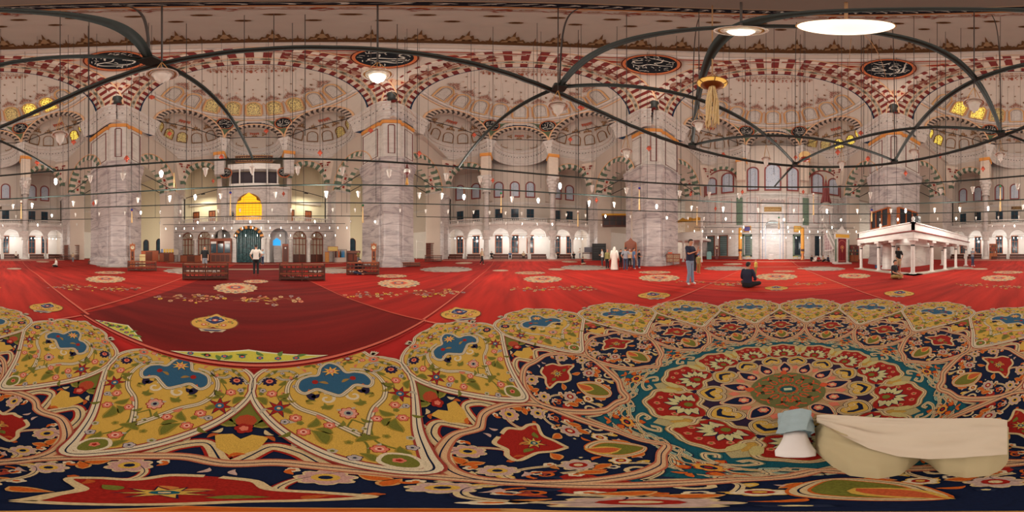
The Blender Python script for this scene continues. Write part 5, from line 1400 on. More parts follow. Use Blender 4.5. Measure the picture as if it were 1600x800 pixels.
# keep only what lies on this carpet: drop shapes behind the seam
def clip_back(K,ymin):
    nf=[f for f in K.f if sum(K.v[i][1] for i in f)/len(f)>ymin]; K.f=nf
    K.v=[(x,max(y,ymin) if y>ymin-1 else ymin,z) for x,y,z in K.v]
clip_back(K,-1.30)
K.xf=None
K.c=[(c[0]*.72,c[1]*.70,c[2]*.68) for c in K.c]
mp=K.build('woven_medallion',pilep,carp[(1,1)])
# --- woven motifs on the other carpets and the pale seams
W_=Ink(lambda u,v,h:(u,v,zf(u,v)+.012+h),.0010)
def at(px,py): p=P(px,py); return p[0],p[1]
def hwm(px,py,hw): x,y=at(px,py); return math.hypot(x,y)*R(hw*.225)
def beige(px,py,hw,kind=0,sy=1.25):
    x,y=at(px,py); r=hwm(px,py,hw); a=math.atan2(y,x)+PI/2   # local v axis points away from the camera
    W_.xf=(a-PI,x,y,1) ; W_.mir=False
    n=16; c0,c1,c2=((C8(198,168,128),C8(200,110,84),C8(92,96,110)),(C8(178,162,150),C8(136,106,100),C8(110,106,116)),(C8(206,176,150),C8(190,150,130),C8(150,130,120)))[kind]
    pts=[(r*(1-.10*(q%2))*cos(2*PI*q/(2*n)),sy*r*(1-.10*(q%2))*sin(2*PI*q/(2*n))) for q in range(2*n)]
    W_.fill(pts,c0,0); 
    rn=random.Random(int(px))
    for q in range(n):
        t=2*PI*q/n; W_.circ(.80*r*cos(t),.80*r*sy*sin(t),.075*r,c2,6,lay=1)
        t+=PI/n; W_.circ(.66*r*cos(t),.66*r*sy*sin(t),.07*r,c1,6,lay=1)
    for q in range(40):
        t=rn.random()*2*PI; d=r*(.15+.75*math.sqrt(rn.random())); W_.leaf(d*cos(t),sy*d*sin(t),t,.14*r,.07*r,(c1,c2,C8(120,112,70),c2)[q%4],None,1.2)
    if kind==0:
        W_.flower(0,0,.46*r,((1,C8(206,120,90)),(.8,C8(190,84,62)),(.5,C8(96,100,112)),(.3,C8(210,150,110))),10,2,squash=sy)
    W_.xf=None
def spray(px,py,hw,flip=1):
    x,y=at(px,py); r=hwm(px,py,hw); a=math.atan2(y,x)+PI/2; W_.xf=(a-PI,x,y,1)
    rn=random.Random(int(px*7)); st=cr_curve([(-r,-.15*r*flip),(-.4*r,.1*r),(.1*r,-.05*r),(.6*r,.18*r),(r,.02*r*flip)])
    W_.stroke(st,.035*r,C8(150,90,60),0)
    for q in range(34):
        t=rn.random(); p=st[int(t*(len(st)-1))]; ox,oy=(rn.random()-.5)*.5*r,(rn.random()-.5)*1.5*r*(.35+.5*sin(PI*t))
        c=(C8(206,172,120),C8(214,176,60),C8(220,130,100),C8(150,130,130),C8(196,150,110))[q%5]
        if q%3==0: W_.flower(p[0]+ox,p[1]+oy,.085*r,((1,c),(.5,C8(150,80,60))),6,1,squash=1.6)
        else: W_.leaf(p[0]+ox,p[1]+oy,rn.random()*6.28,.17*r,.09*r,c,None,.6)
        W_.stroke([p,(p[0]+ox,p[1]+oy)],.02*r,C8(150,90,60),.2)
    W_.xf=None
def pendant(px,py,hw,tilt=0):
    x,y=at(px,py); r=hwm(px,py,hw); a=math.atan2(y-MC[1],x-MC[0])-PI/2; W_.xf=(a+tilt,x,y,1); s_=r
    ht=[(0,1.15),(.3,.8),(.8,.45),(1.0,0),(.85,-.45),(.5,-.68),(.15,-.6),(0,-.5)]
    full=[(u*s_,v*s_*1.0) for u,v in ht]+[(-u*s_,v*s_) for u,v in ht[-2:0:-1]]
    W_.fill(cr_curve([(u*1.06,v*1.06) for u,v in full],True,4),C8(120,70,50),0); W_.fill(cr_curve(full,True,4),C8(204,160,76),1)
    nv=[(0,.85*s_),(.3*s_,.55*s_),(.46*s_,.25*s_),(.2*s_,-.08*s_),(0,-.2*s_),(-.2*s_,-.08*s_),(-.46*s_,.25*s_),(-.3*s_,.55*s_)]
    W_.fill(cr_curve(nv,True,4),C8(50,56,92),2); W_.stroke(cr_curve(nv,True,4),.05*s_,C8(210,170,110),3,closed=True)
    W_.mir=True
    W_.spiral(.42*s_,-.28*s_,.30*s_,1.0,1,.06*s_,C8(150,110,60),2); W_.flower(.42*s_,-.28*s_,.13*s_,((1,C8(190,84,60)),(.5,WHT)),6,3)
    W_.flower(.68*s_,.1*s_,.12*s_,((1,C8(110,120,60)),(.5,C8(200,90,70))),6,2); W_.leaf(.2*s_,.45*s_,1.1,.24*s_,.12*s_,C8(100,140,150),None,3); W_.leaf(.15*s_,.2*s_,.4,.22*s_,.1*s_,C8(170,176,190),None,3)
    for (u,v,t) in ((.75,-.15,1),(.55,.35,2),(.3,.75,.7),(.25,-.5,2.6),(.8,.3,.3)): W_.leaf(u*s_,v*s_,t,.2*s_,.09*s_,OLV,None,2)
    W_.mir=False; W_.flower(0,.28*s_,.15*s_,((1,C8(190,84,60)),(.5,WHT)),7,3.4)
    W_.fill([(px_*s_,py_*s_) for px_,py_ in ((-.55,-.75),(-.2,-.68),(.2,-.68),(.55,-.75),(.4,-.98),(.12,-.95),(0,-1.1),(-.12,-.95),(-.4,-.98))],C8(190,170,140),1)
    W_.fill([(px_*s_,py_*s_) for px_,py_ in ((-.4,-.8),(.4,-.8),(.25,-.92),(-.25,-.92))],C8(50,60,96),2); W_.xf=None
for m_ in ((165,436,32),(368,449.5,35),(623,442.5,34),(848,436,31),(1030,434,33),(1213,432,34),(1335,431,26),(1560,434.5,28)): beige(*m_)
for m_ in ((172,426,25),(612,431.5,25),(828,426.5,25),(1023,425.5,26),(1225,424,18),(1575,425.5,25),(400,440,20)): beige(*m_,0,.9)
for m_ in ((185,415.5,36),(697,421,42),(915,418,40),(1135,419.5,36),(1287,420,35),(1498,419,24),(520,423,40),(300,423,46)): beige(*m_,1,1.1)
for m_ in ((22,420,12),(67,409,11),(725,411,14),(782,423,13),(870,421,14),(890,409,13),(1145,413,16),(1530,420.5,14),(1490,424,1),(1255,420,10)): beige(*m_,2,1)
for m_ in ((115,449,32),(183,452,32),(302,467,46),(415,470,50),(585,462,38),(677,458,42),(828,453,32),(900,451,34),(1080,441,20),(1140,444,30),(1265,444,24),(1320,447,4),(1518,446,22),(1572,449,26)): spray(*m_,1 if int(m_[0])%2 else -1)
for m_ in ((335,505,36),(720,491,31),(1022,462,25),(1405,459,23),(72,481,26),(1213,450.5,18)): pendant(*m_)
# yellow green lobe fragments cut off by the seam on the dark carpet
for cx_,w1 in ((0.10,.75),(1.72,.5)):
    W_.fill([(cx_-w1,-1.42),(cx_+w1,-1.42),(cx_+w1*.75,-1.50),(cx_+w1*.35,-1.60),(cx_,-1.68),(cx_-w1*.35,-1.60),(cx_-w1*.75,-1.5)],C8(206,204,170),2)
    W_.fill([(cx_-w1*.92,-1.43),(cx_+w1*.92,-1.43),(cx_+w1*.7,-1.49),(cx_+w1*.33,-1.58),(cx_,-1.65),(cx_-w1*.33,-1.58),(cx_-w1*.7,-1.49)],C8(190,180,70),3)
    for t in range(-3,4): W_.leaf(cx_+t*.2*w1,-1.48-.03*(3-abs(t)),t,.12,.05,C8(90,120,60),None,4); W_.flower(cx_+t*.22*w1+.05,-1.46-.02*(3-abs(t)),.035,((1,BL),(.5,C8(200,90,70))),6,4.5)
# seams: narrow pinkish tapes
SE=C8(206,104,84)
def seam(p,w_,c=SE,lay=6):
    q=[]
    for (a,b),(c_,d) in zip(p,p[1:]):
        n=max(2,int(math.hypot(c_-a,d-b)/.6))
        for i in range(n): q.append((a+(c_-a)*i/n+.012*rnd.uniform(-1,1),b+(d-b)*i/n+.012*rnd.uniform(-1,1)))
    q.append(p[-1]); W_.stroke(q,w_,c,lay)
seam([(-2.2,-1.35),(-2.22,1),(-2.25,4.9)],.045); seam([(-2.25,4.9),(-2.3,24)],.05)
seam([(2.5,-1.35),(2.5,.5),(2.62,4.9)],.045); seam([(2.62,4.9),(2.9,23)],.05,C8(214,140,110))
seam([(-2.25,-1.37),(2.5,-1.37)],.040,C8(196,96,78)); seam([(-2.2,-1.31),(2.5,-1.31)],.018,C8(150,40,34),9)
seam([(-2.25,-1.40),(-9,-1.9),(-21,-2.6)],.04); seam([(2.5,-1.45),(9,-2.0),(21,-2.6)],.05)
seam([(-2.2,-1.4),(-2.15,-4.0),(-2.3,-12)],.04,C8(190,80,62)); seam([(2.75,-1.5),(3.6,-7),(4.2,-13)],.05)
seam([(-2.3,4.92),(-8,4.7),(-16,4.6)],.03,C8(120,40,36)); seam([(2.62,4.92),(-2.3,4.9)],.03,C8(200,100,80)); seam([(2.7,4.95),(7,5.4)],.04,C8(150,60,50))
# pale border strips of the far carpets
for pts,w1,c in (([(-21.4,-11),(-21.4,12)],.8,C8(190,150,130)),([(22.5,-9),(22.5,12)],.8,C8(190,150,130)),([(-11,-19.3),(12,-19.3)],.9,C8(170,140,116)),([(-11,-13.4),(-4,-13.2),(4,-12.8),(11,-13.0)],.9,C8(160,136,116)),([(-10,21.2),(12,21.0)],.5,C8(196,160,140)),([(-10,15.0),(6,15.6)],.22,C8(200,150,130))): seam(pts,w1,c,2)
def cell(x,y):
    return (0 if x<XS[1] else 1 if x<XS[2] else 2, 0 if y<YS[1] else 1 if y<YS[2] else 2)
bc={}
for f in W_.f:
    cx_=sum(W_.v[i][0] for i in f)/len(f); cy_=sum(W_.v[i][1] for i in f)/len(f); bc.setdefault(cell(cx_,cy_),[]).append(f)
W_.c=[(c[0]*.86,c[1]*.86,c[2]*.86) for c in W_.c]
for key,fs in bc.items():
    kk=Ink(None); mp_={}
    for f in fs:
        g_=[]
        for i in f:
            if i not in mp_: mp_[i]=len(kk.v); kk.v.append(W_.v[i]); kk.c.append(W_.c[i])
            g_.append(mp_[i])
        kk.f.append(g_)
    tag(kk.build('woven_pattern',pilep,carp[key]),kind='stuff')
# ------------------------------------------------------------------ nadir: garments and sock of the person at the camera
def garment():
    clb=mat('cream_cotton_shirt',C8(204,190,170),.9,var=.05,scale=8,bump=.1); trm=mat('beige_trousers',C8(178,164,128),.9,var=.06,scale=8)
    a0=R(1425*.225-270.8); o=empty('clothing',(0,0,.013)); o.rotation_euler=(0,0,-a0); tag(o,'cream shirt tail draped over beige trousered knees beside the blue medallion','clothing')
    NEAR=[(-34,.42),(-28,.31),(-22,.245),(-12,.222),(-4,.25),(0,.31),(3,.36),(6,.33),(10,.26),(19,.228),(27,.245),(31,.28),(34,.34)]
    def knee(a_lo,a_hi):
        g=MB()
        def f(u,v):
            a=a_lo+(a_hi-a_lo)*u; rn_=lerp(a,NEAR); r=rn_+(.62-rn_)*v; z=.115*math.sin(min(1,v*2.2)*PI/2)**.6*(1-(2*u-1)**6)+.004*sin(26*v+9*u)
            return (r*sin(R(a)),r*cos(R(a)),max(z,.002))
        g.grid(f,30,18); return g
    knee(-34,3).build('trouser_knee',trm,o); knee(3,34).build('trouser_knee',trm,o)
    HEM=[(-34,.63),(-26,.50),(-15,.395),(-5,.345),(6,.325),(18,.33),(28,.345),(34,.37)]
    g=MB()
    def f(u,v):
        a=-33.5+67*u; rn_=lerp(a,HEM); r=rn_+(.685-rn_)*v; z=.125+.012*sin(PI*v)-.008*sin(15*v+5*u)-.006*sin(24*v-9*u)-.115*max(0,v-.82)/.18-.05*(2*u-1)**8
        return (r*sin(R(a)),r*cos(R(a)),max(z,.004))
    g.grid(f,48,26); g.build('shirt_tail',clb,o)
    # foot in a white sock with a pale denim cuff
    p=PR(1243,700,.44); s=empty('foot',(p.x,p.y,.0)); s.location.z=.014; s.scale=(1.25,1.1,1.1); s.rotation_euler=(0,0,-math.atan2(p.x,p.y)); tag(s,'foot in a white sock under a pale denim cuff on the medallion','foot')
    g=MB(); n=14; rows=[(-.06,.02,.015),(-.055,.038,.03),(-.02,.043,.04),(.03,.036,.05),(.07,.032,.062),(.10,.032,.07)]
    vs=[]
    for y,r,h in rows:
        for q in range(n): t=2*PI*q/n; vs.append((r*cos(t),y,h*.5*(1+.98*sin(t))))
    fs=[(i*n+q,i*n+(q+1)%n,(i+1)*n+(q+1)%n,(i+1)*n+q) for i in range(5) for q in range(n)]+[list(range(n-1,-1,-1)),[5*n+q for q in range(n)]]
    g.add(vs,fs,0,True); g.build('sock',mat('white_sock',C8(226,222,220),.9,var=.04),s)
    g=MB()
    g.grid(lambda u,v:((.045+.008*sin(7*2*PI*u+v*5)+.01*v)*cos(2*PI*u),.085+.16*v+.01*sin(4*PI*u),.05+(.045+.012*v)*sin(2*PI*u)),28,10); g.build('denim_cuff',mat('pale_blue_denim',C8(150,170,176),.9,var=.12,scale=40),s)
garment()
# ------------------------------------------------------------------ lamp rings and everything that hangs
rope=mat('tan_rope',C8(170,132,90),.8); redwood=mat('red_orange_wood_bead',C8(176,70,42),.45,var=.2); brass=mat('brass',C8(196,150,84),.35,metal=.7)
litglass=mat('lit_lamp_glass',(1,.93,.80),.3,emis=14); litwarm=mat('lit_warm_bulb',(1,.90,.72),.3,emis=10)
gl,nt_,b_=nodes_mat('clear_lamp_glass'); b_.inputs['Base Color'].default_value=(.86,.84,.78,1); b_.inputs['Roughness'].default_value=.08; b_.inputs['Transmission Weight'].default_value=.25; b_.inputs['IOR'].default_value=1.35
RINGS={'I':((.96,2.52),3.9,5.1),'A':((.2,1.5),7.4,5.1),'B':((.8,1.6),10.35,5.1),'C':((.6,1.6),13.5,5.1),'D':((.6,1.6),17.7,5.1),'E':((.6,1.4),20.4,4.9),'F':((.6,1.3),22.6,4.3)}
def ringpt(k,a): (c,r,z)=RINGS[k]; return Vector((c[0]+r*sin(a),c[1]+r*cos(a),z))
def ring_hit(k,px):
    """point of ring k straight above azimuth px, seen from the camera"""
    (c,r,z)=RINGS[k]; a=R(px*.225-270.8); dx,dy=sin(a),cos(a); b=dx*c[0]+dy*c[1]; t=b+math.sqrt(max(0,b*b-(c[0]**2+c[1]**2-r*r))); return Vector((dx*t,dy*t,z))
def in_pier(x,y):
    X,Y=abs(x-CX),abs(y-CY); return X>10.9 and Y>10.9
def top_z(x,y):
    X,Y=abs(x-CX),abs(y-CY); h=math.hypot(X,Y); m,n=max(X,Y),min(X,Y)
    if h<10.2: return 35.2+math.sqrt(10.55**2-h*h)
    if m<11.4: return ZS+math.sqrt(max(1,16.0**2-h*h))+.2
    if m<14.4: return ZS+math.sqrt(max(1,11.3**2-n*n))+.2
    d=math.hypot(m-14.4,n)
    if n<11 and d<11.2 and keep_sphere(n,m-14.4): return ZS+math.sqrt(max(1,RD*RD-d*d))+.1
    return 22.6 if m<24 and n<10.5 else 18.7
def chand():
    (c,r,z)=RINGS['I']; o=empty('chandelier',(c[0],c[1],z)); tag(o,'dark green iron ring with a six pointed star of bars hung low overhead','chandelier')
    g=MB(); 
    pts=[(r*sin(2*PI*i/48),r*cos(2*PI*i/48),0) for i in range(48)]
    g.tube(pts,.062,6,closed=True); g.build('ring',iron,o)
    rv=3.74; V=[(rv*sin(R(60*i)),rv*cos(R(60*i)),.0) for i in range(6)]
    for i in range(6):
        g=MB(); g.tube([V[i],V[(i+2)%6]],.052,6); g.build('star_bar',iron,o)
    for i in range(6):
        g=MB(); g.bev(-.10,.10,-.10,.10,-.08,.08,.02,0,T(*V[i])); g.build('joint_plate',iron,o)
        g=MB(); v=Vector(V[i]); g.tube([v,(v.x*.9,v.y*.9,39.4)],.016,4,cap=False); g.build('suspension_rod',blackm,o)
    (c2,r2,z2)=RINGS['A']
    for i in range(6):
        a=R(60*i); p0=Vector((rv*sin(a),rv*cos(a),0)); q=ringpt('A',a)-Vector((c[0],c[1],z)); g=MB(); g.tube([p0,(q.x,q.y,0)],.045,6) 
        if i in(0,2,3,4): g.build('spoke',iron,o)
chand()
RL={'A':'inner plain iron lamp ring around the star chandelier','B':'second iron lamp ring out from the star chandelier','C':'third iron lamp ring, passing just inside the pillars','D':'broken outer iron lamp ring running through the four arms','E':'far iron lamp ring of the arms with small bulbs','F':'outermost iron lamp rail close to the walls'}
for k in 'ABCDEF':
    c,r,z=RINGS[k]; o=empty('lamp_ring',(c[0],c[1],z)); tag(o,RL[k],'lamp ring')
    N=96; seg=[]; cur=[]
    rad={'A':.048,'B':.045,'C':.042,'D':.036,'E':.028,'F':.028}[k]
    for i in range(N+1):
        a=2*PI*i/N; p=ringpt(k,a); L_=Vector((p.x-c[0],p.y-c[1],0))
        bad=in_pier(p.x,p.y) or max(abs(p.x-CX),abs(p.y-CY))>23.6 or (max(abs(p.x-CX),abs(p.y-CY))>15.5 and min(abs(p.x-CX),abs(p.y-CY))>11.0)
        if k in 'EF': bad=bad or abs(p.x-CX)>abs(p.y-CY)
        if bad:
            if len(cur)>1: seg.append(cur)
            cur=[]
        else: cur.append(L_)
    if len(cur)>1: seg.append(cur)
    for sgm in seg: g=MB(); g.tube(sgm,rad,6); g.build('rail',iron,o)
    nw={'A':12,'B':18,'C':22,'D':30,'E':30,'F':0}[k]
    for i in range(nw):
        a=2*PI*(i+.37)/nw; p=ringpt(k,a)
        X,Y=p.x-CX,p.y-CY; m=max(abs(X),abs(Y))
        if in_pier(p.x,p.y) or m>23 or (m>15.5 and min(abs(X),abs(Y))>9.5): continue
        if k in 'EF' and abs(X)>abs(Y): continue
        top=top_z(p.x,p.y)
        g=MB(); g.tube([(p.x-c[0],p.y-c[1],0),(p.x-c[0]+.0,p.y-c[1],top-z)],.014,4,cap=False); g.build('suspension_rod',blackm,o)
# ---- glass lamps
def cup_profile(s): return [(.0,-.20*s),(.018*s,-.19*s),(.02*s,-.15*s),(.05*s,-.11*s),(.062*s,-.03*s),(.07*s,.05*s),(.10*s,.10*s),(.085*s,.095*s),(.055*s,.04*s),(.04*s,-.06*s),(.0,-.09*s)]
LM={}
def lamp_meshes():
    for nm,s in (('big',1.15),('mid',1.25),('small',1.0),('tiny',.95)):
        n=16 if nm=='big' else 8
        g=MB(); g.lathe(cup_profile(s),n); LM[nm,'glass']=g.mesh('glass_cup',gl)
        g=MB(); g.lathe([(0,-.15*s),(.045*s,-.11*s),(.055*s,-.02*s),(.04*s,.05*s),(0,.09*s)],8); LM[nm,'bulb']=g.mesh('bulb',litglass)
        g=MB(); g.tube([(.1*s*cos(2*PI*i/16),.1*s*sin(2*PI*i/16),.1*s) for i in range(16)],.010*s,4,closed=True)
        h=.75 if nm=='big' else .6
        for q in range(3): a=2*PI*q/3; g.tube([(.1*s*cos(a),.1*s*sin(a),.1*s),(0,0,h)],.006,3,cap=False)
        LM[nm,'hanger']=g.mesh('wire_hanger',brass); 
        g=MB(); g.lathe(cup_profile(s),8,m=0); g.tube([(0,0,.1*s),(0,0,.55)],.006,3,1,cap=False); LM[nm,'off']=g.mesh('glass_lamp',[gl,brass])
        g=MB(); g.lathe([(0,-.16*s),(.035*s,-.13*s),(.055*s,-.04*s),(.06*s,.05*s),(.03*s,.11*s),(0,.12*s)],8,m=0); g.tube([(0,0,.1*s),(0,0,.55)],.006,3,1,cap=False); LM[nm,'on']=g.mesh('glass_lamp',[litglass,brass])
lamp_meshes()
def big_lamp(p,label,lit=False,rod=None,s='big',bowl=False):
    o=empty('glass_lamp',p); tag(o,label,'lamp',group='large cut glass lamps under the star chandelier')
    inst(LM[s,'glass'],'glass_cup',o); inst(LM[s,'hanger'],'wire_hanger',o)
    if lit: inst(LM[s,'bulb'],'bulb',o)
    g=MB(); g.tube([(.135*cos(2*PI*i/20),.135*sin(2*PI*i/20),.09) for i in range(20)],.012,5,closed=True); g.tube([(.10*cos(2*PI*i/20),.10*sin(2*PI*i/20),.055) for i in range(20)],.008,4,closed=True); g.build('glass_ring',gl,o)
    h=top_z(p[0],p[1])-p[2]
    g=MB(); g.tube([(0,0,.72),(0,0,h)],.009,4); g.build('suspension_wire',blackm,o)
    return o
INNER=[(94,215,'large glass lamp hanging left of the leftmost pillar\'s head',0),(253,120,'large glass lamp at the star vertex above the entrance shelving',0),(590,120,'large glass lamp hanging before the second pillar\'s lettered disc',1),(872,170,'large glass lamp at the star vertex over the left side',0),(979,240,'large glass lamp hanging by the third pillar\'s red framed panels',0),(1092,197,'large glass lamp beside the long tassel\'s lower end',0),(1197,252,'large glass lamp hanging over the prayer niche axis',0),(1315,258,'large glass lamp hanging right of the amber globe',0),(1428,240,'large glass lamp by the rightmost pillar\'s right panel',0),(1522,165,'large glass lamp at the inner crossing of the star, right side',0),(1563,245,'large glass lamp under the ring\'s right hand edge',0)]
for px,py,l,lit in INNER:
    q=ring_hit('I',px); z=1.1+math.hypot(q.x,q.y)*math.tan(R((400-py)*.225))
    if z>4.6 or z<3.0: z=3.85
    if py<175: p=PH(px,py,3.85)
    else: p=PR(px,py,math.hypot(q.x,q.y))
    if p.z>4.6: p=PH(px,py,4.2)
    big_lamp(p,l,lit)
big_lamp(PH(1158,50,3.9),'large round glass lamp nearly overhead beside the gold bowl lantern',1).scale=(.66,.66,1)
RG={'A':'first','B':'second','C':'third','D':'fourth','E':'fifth','F':'sixth'}
LIT=[(87,290,'A'),(252,272,'A'),(875,284,'A'),(1026,308,'B'),(1292,317,'B'),(1415,315,'B'),(1544,311,'B'),(725,313,'B'),(305,315,'B'),
 (81,323,'C'),(59,340,'D'),(220,331,'C'),(309,334,'D'),(391,335,'D'),(492,334,'D'),(586,332,'D'),(841,319,'B'),(863,338,'D'),(946,327,'C'),(1042,333,'C'),(1016,346,'D'),(1134,335,'C'),(1162,348,'D'),(1225,336,'C'),(1314,336,'C'),(1403,338,'C'),(1494,336,'C'),(1585,343,'D'),(1231,348,'D'),(1300,348,'D'),(1370,349,'D'),(1439,349,'D')]
used=[]
def place_lamp(p,k,on):
    sz={'A':'mid','B':'mid','C':'small','D':'small','E':'tiny','F':'tiny'}[k]
    o=inst(LM[sz,'on' if on else 'off'],'glass_lamp'); o.location=p
    tag(o,('lit glowing' if on else 'unlit clear')+' glass cup lamp hanging under the '+RG[k]+' iron ring, counted outwards','lamp',group=('lit' if on else 'unlit')+' cup lamps of the '+RG[k]+' ring')
for px,py,k in LIT:
    q=ring_hit(k,px); r=math.hypot(q.x,q.y); p=PR(px,py,r); used.append((k,px)); p.x,p.y=q.x,q.y; p.z=RINGS[k][2]-.56; place_lamp(p,k,True)
UNL=[('A',(141,192,321,394,465,535,608,697,750,925,979,1062,1108,1155,1360,1470,1520,1590,40)),('B',(20,50,115,150,215,265,345,430,510,560,655,690,800,920,960,1080,1130,1185,1240,1340,1392,1460,1500,1598)),
 ('C',(25,118,155,195,250,282,341,375,425,455,520,555,625,665,700,740,765,790,815,885,915,985,1075,1100,1170,1200,1255,1285,1345,1375,1435,1465,1525,1560,1592)),
 ('D',(5,30,95,120,250,280,335,365,420,450,470,520,548,690,715,740,765,790,815,840,890,915,940,1075,1100,1130,1195,1262,1335,1500,1525,1550,1568))]
for k,xs in UNL:
    for px in xs:
        q=ring_hit(k,px)
        if in_pier(q.x,q.y): continue
        q.z=RINGS[k][2]-.56; place_lamp(q,k,False)
# small lit bulbs of the far rings in the front and back arms, and under the side arches
tb=MB(); tb.lathe([(0,-.13),(.035,-.09),(.05,0),(.035,.08),(0,.1)],8); tb.tube([(0,0,.1),(0,0,.45)],.005,3,1,cap=False); tbm=tb.mesh('bulb_lamp',[litwarm,blackm])
def bulb(p,label,grp): o=inst(tbm,'bulb_lamp'); o.location=p; tag(o,label,'lamp',group=grp)
for k,st in (('E',13),('F',15),('D',0)):
    for rg,nm in (((1052,1345),'before the qibla wall'),((228,575),'before the entrance wall')):
        if not st: continue
        px=rg[0]
        while px<rg[1]:
            q=ring_hit(k,px); 
            if not in_pier(q.x,q.y) and abs(q.x-CX)<11 : q.z=RINGS[k][2]-.5; bulb(q,'small bright bulb on the '+RG[k]+' lamp ring '+nm,'bulbs of the '+RG[k]+' ring '+nm)
            px+=st+((px*7)%5)
for side in ('left','right'):
    root,M=SIDES[side]
    rl=MB(); rl.tube([(-11.3,25.9,4.55),(11.3,25.9,4.55)],.02,4); rr_=rl.build('lamp_rail',iron,None,M); tag(rr_,'thin iron lamp rail strung behind the '+side+' arcade','lamp rail')
    for c in (-9.85,-6.75,-2.8,0,2.8,6.75,9.85):
        for dx in (-.62,0,.62): bulb(M@Vector((c+dx,25.9,4.05)),'small bright bulb hanging behind the '+side+' arcade arches','bulbs behind the '+side+' arcade')
# ---- ornaments that hang between the lamps
def wire_up(o,z,top,parent): 
    g=MB(); g.tube([(0,0,0),(0,0,top)],.010,4,cap=False); g.build('suspension_wire',blackm,parent)
bm_=MB(); bm_.lathe([(0,-.26),(.03,-.24),(.05,-.19),(.02,-.15),(.06,-.11),(.135,-.03),(.145,.02),(.10,.07),(.05,.09),(.075,.12),(.09,.15),(.05,.19),(.02,.24),(0,.26)],10); bead=bm_.mesh('bead_body',redwood)
BD=[(237,152,6.5),(580,136,6.5),(908,168,6.5),(265,209,9),(416,205,9),(500,239,9),(579,204,8.5),(655,240,9),(741,211,10),(891,218,10),(346,246,9),(58,254,9),(115,222,9),(198,248,8),(1014,232,9),(1130,242,10),(1345,208,9),(1356,248,10),(1415,271,11),(1469,243,10),(1536,264,11),(1243,246,12),(1160,300,14),(1118,326,16),(1255,300,15),(333,283,14),(443,303,14),(146,318,14),(932,313,13),(770,282,13),(1079,304,15),(1309,238,9)]
BL_=['above','by','near','over']
for i,(px,py,r) in enumerate(BD):
    p=PR(px,py,r); o=empty('bead_ornament',p); s=1.25 if r<7 else 1
    inst(bead,'bead_body',o); 
    tag(o,'red turned wooden bead ornament hanging on a wire among the lamps','ornament',group='red wooden bead ornaments on wires')
    wire_up(o,0,top_z(p.x,p.y)-p.z,o)
def tassel(px,py,py2,r,col,label,stick=C8(226,196,140),br=.10,ball=True):
    p=PR(px,py,r); q=PR(px,py2,r); L_=p.z-q.z; o=empty('hanging_tassel',p); tag(o,label,'ornament')
    g=MB(); g.lathe([(0,-br),(br*.7,-br*.7),(br,0),(br*.7,br*.7),(0.02,br*1.1),(0,br*1.4)],12); g.build('ball',mat('ball_%d_%d_%d'%tuple(int(c*255) for c in col),col,.25),o)
    g=MB(); g.lathe([(0,-br*.9),(.05,-br*1.0),(.06,-br*1.3),(.03,-br*1.6),(0,-br*1.6)],8); g.build('turned_cap',redwood,o)
    g=MB(); g.lathe([(.025,-br*1.5),(.05,-L_*.5),(.075,-L_),(0,-L_)],10); g.build('tassel',mat('cream_tassel_silk',stick,.7,var=.15,scale=14),o)
    wire_up(o,0,top_z(p.x,p.y)-p.z,o)
bluec,greenc,whitec=(.02,.03,.22),(.01,.20,.06),(.85,.80,.72)
for a in ((206,328,348,13,bluec,'blue glass ball with a cream tassel before the leftmost pillar'),(360,301,337,12,bluec,'blue glass ball with a long cream tassel left of the orange window'),(567,321,348,13,greenc,'green glass ball with a cream tassel beside the second pillar'),(783,302,333,13,greenc,'green glass ball with a cream tassel before the left gallery'),(999,294,328,12.5,bluec,'violet blue ball with a cream tassel on the third pillar\'s shaft'),(903,331,354,15,whitec,'white ball with a cream tassel left of the group of men'),(33,315,342,13,whitec,'white globe with a cream tassel before the right gallery column'),(1563,291,330,12,greenc,'green glass ball with a thick cream tassel before the right gallery'),(1362,328,346,14,bluec,'blue ball with a short tassel left of the wooden loge'),(1217,340,358,18,greenc,'small green ball with a tassel before the prayer niche'),(1089,324,352,16,whitec,'white ball with a cream tassel by the gilded loge'),(1271,303,336,15,whitec,'white topped golden candle ornament right of the green panel')): tassel(*a)
# cream candle like rod
p=PR(272,281,11); o=empty('hanging_candle',p); tag(o,'tall cream candle like rod hanging beside the leftmost pillar','ornament'); g=MB(); g.lathe([(0,.62),(.05,.6),(.055,0),(.05,-.6),(.0,-.62)],10); g.build('rod',mat('cream_wax',C8(224,196,140),.6),o); wire_up(o,0,top_z(p.x,p.y)-p.z,o)
# globe with red caps
p=PR(636,268,7.2); o=empty('globe_lamp',p); tag(o,'white globe between dark red turned caps with a golden tassel at the second pillar','lamp')
g=MB(); g.lathe([(.0,-.15),(.10,-.12),(.15,0),(.12,.11),(0,.15)],20); g.build('globe',mat('opal_globe',(.82,.86,.80),.3),o)
g=MB(); g.lathe([(.03,.42),(.05,.30),(.03,.27),(.08,.22),(.10,.15),(.09,.12)],12); g.build('upper_cap',mat('dark_red_turned_cap',C8(96,28,24),.4),o)
g=MB(); g.lathe([(.12,-.09),(.12,-.13),(.05,-.2),(.03,-.3),(.05,-.34),(.03,-.38)],12); g.build('turned_cap',mat('dark_red_turned_cap',C8(96,28,24),.4),o)
g=MB(); g.lathe([(.03,-.38),(.06,-.6),(.075,-.72),(0,-.72)],10); g.build('tassel',mat('golden_tassel',C8(206,160,80),.7,var=.3,scale=20),o); wire_up(o,0,top_z(p.x,p.y)-p.z,o)
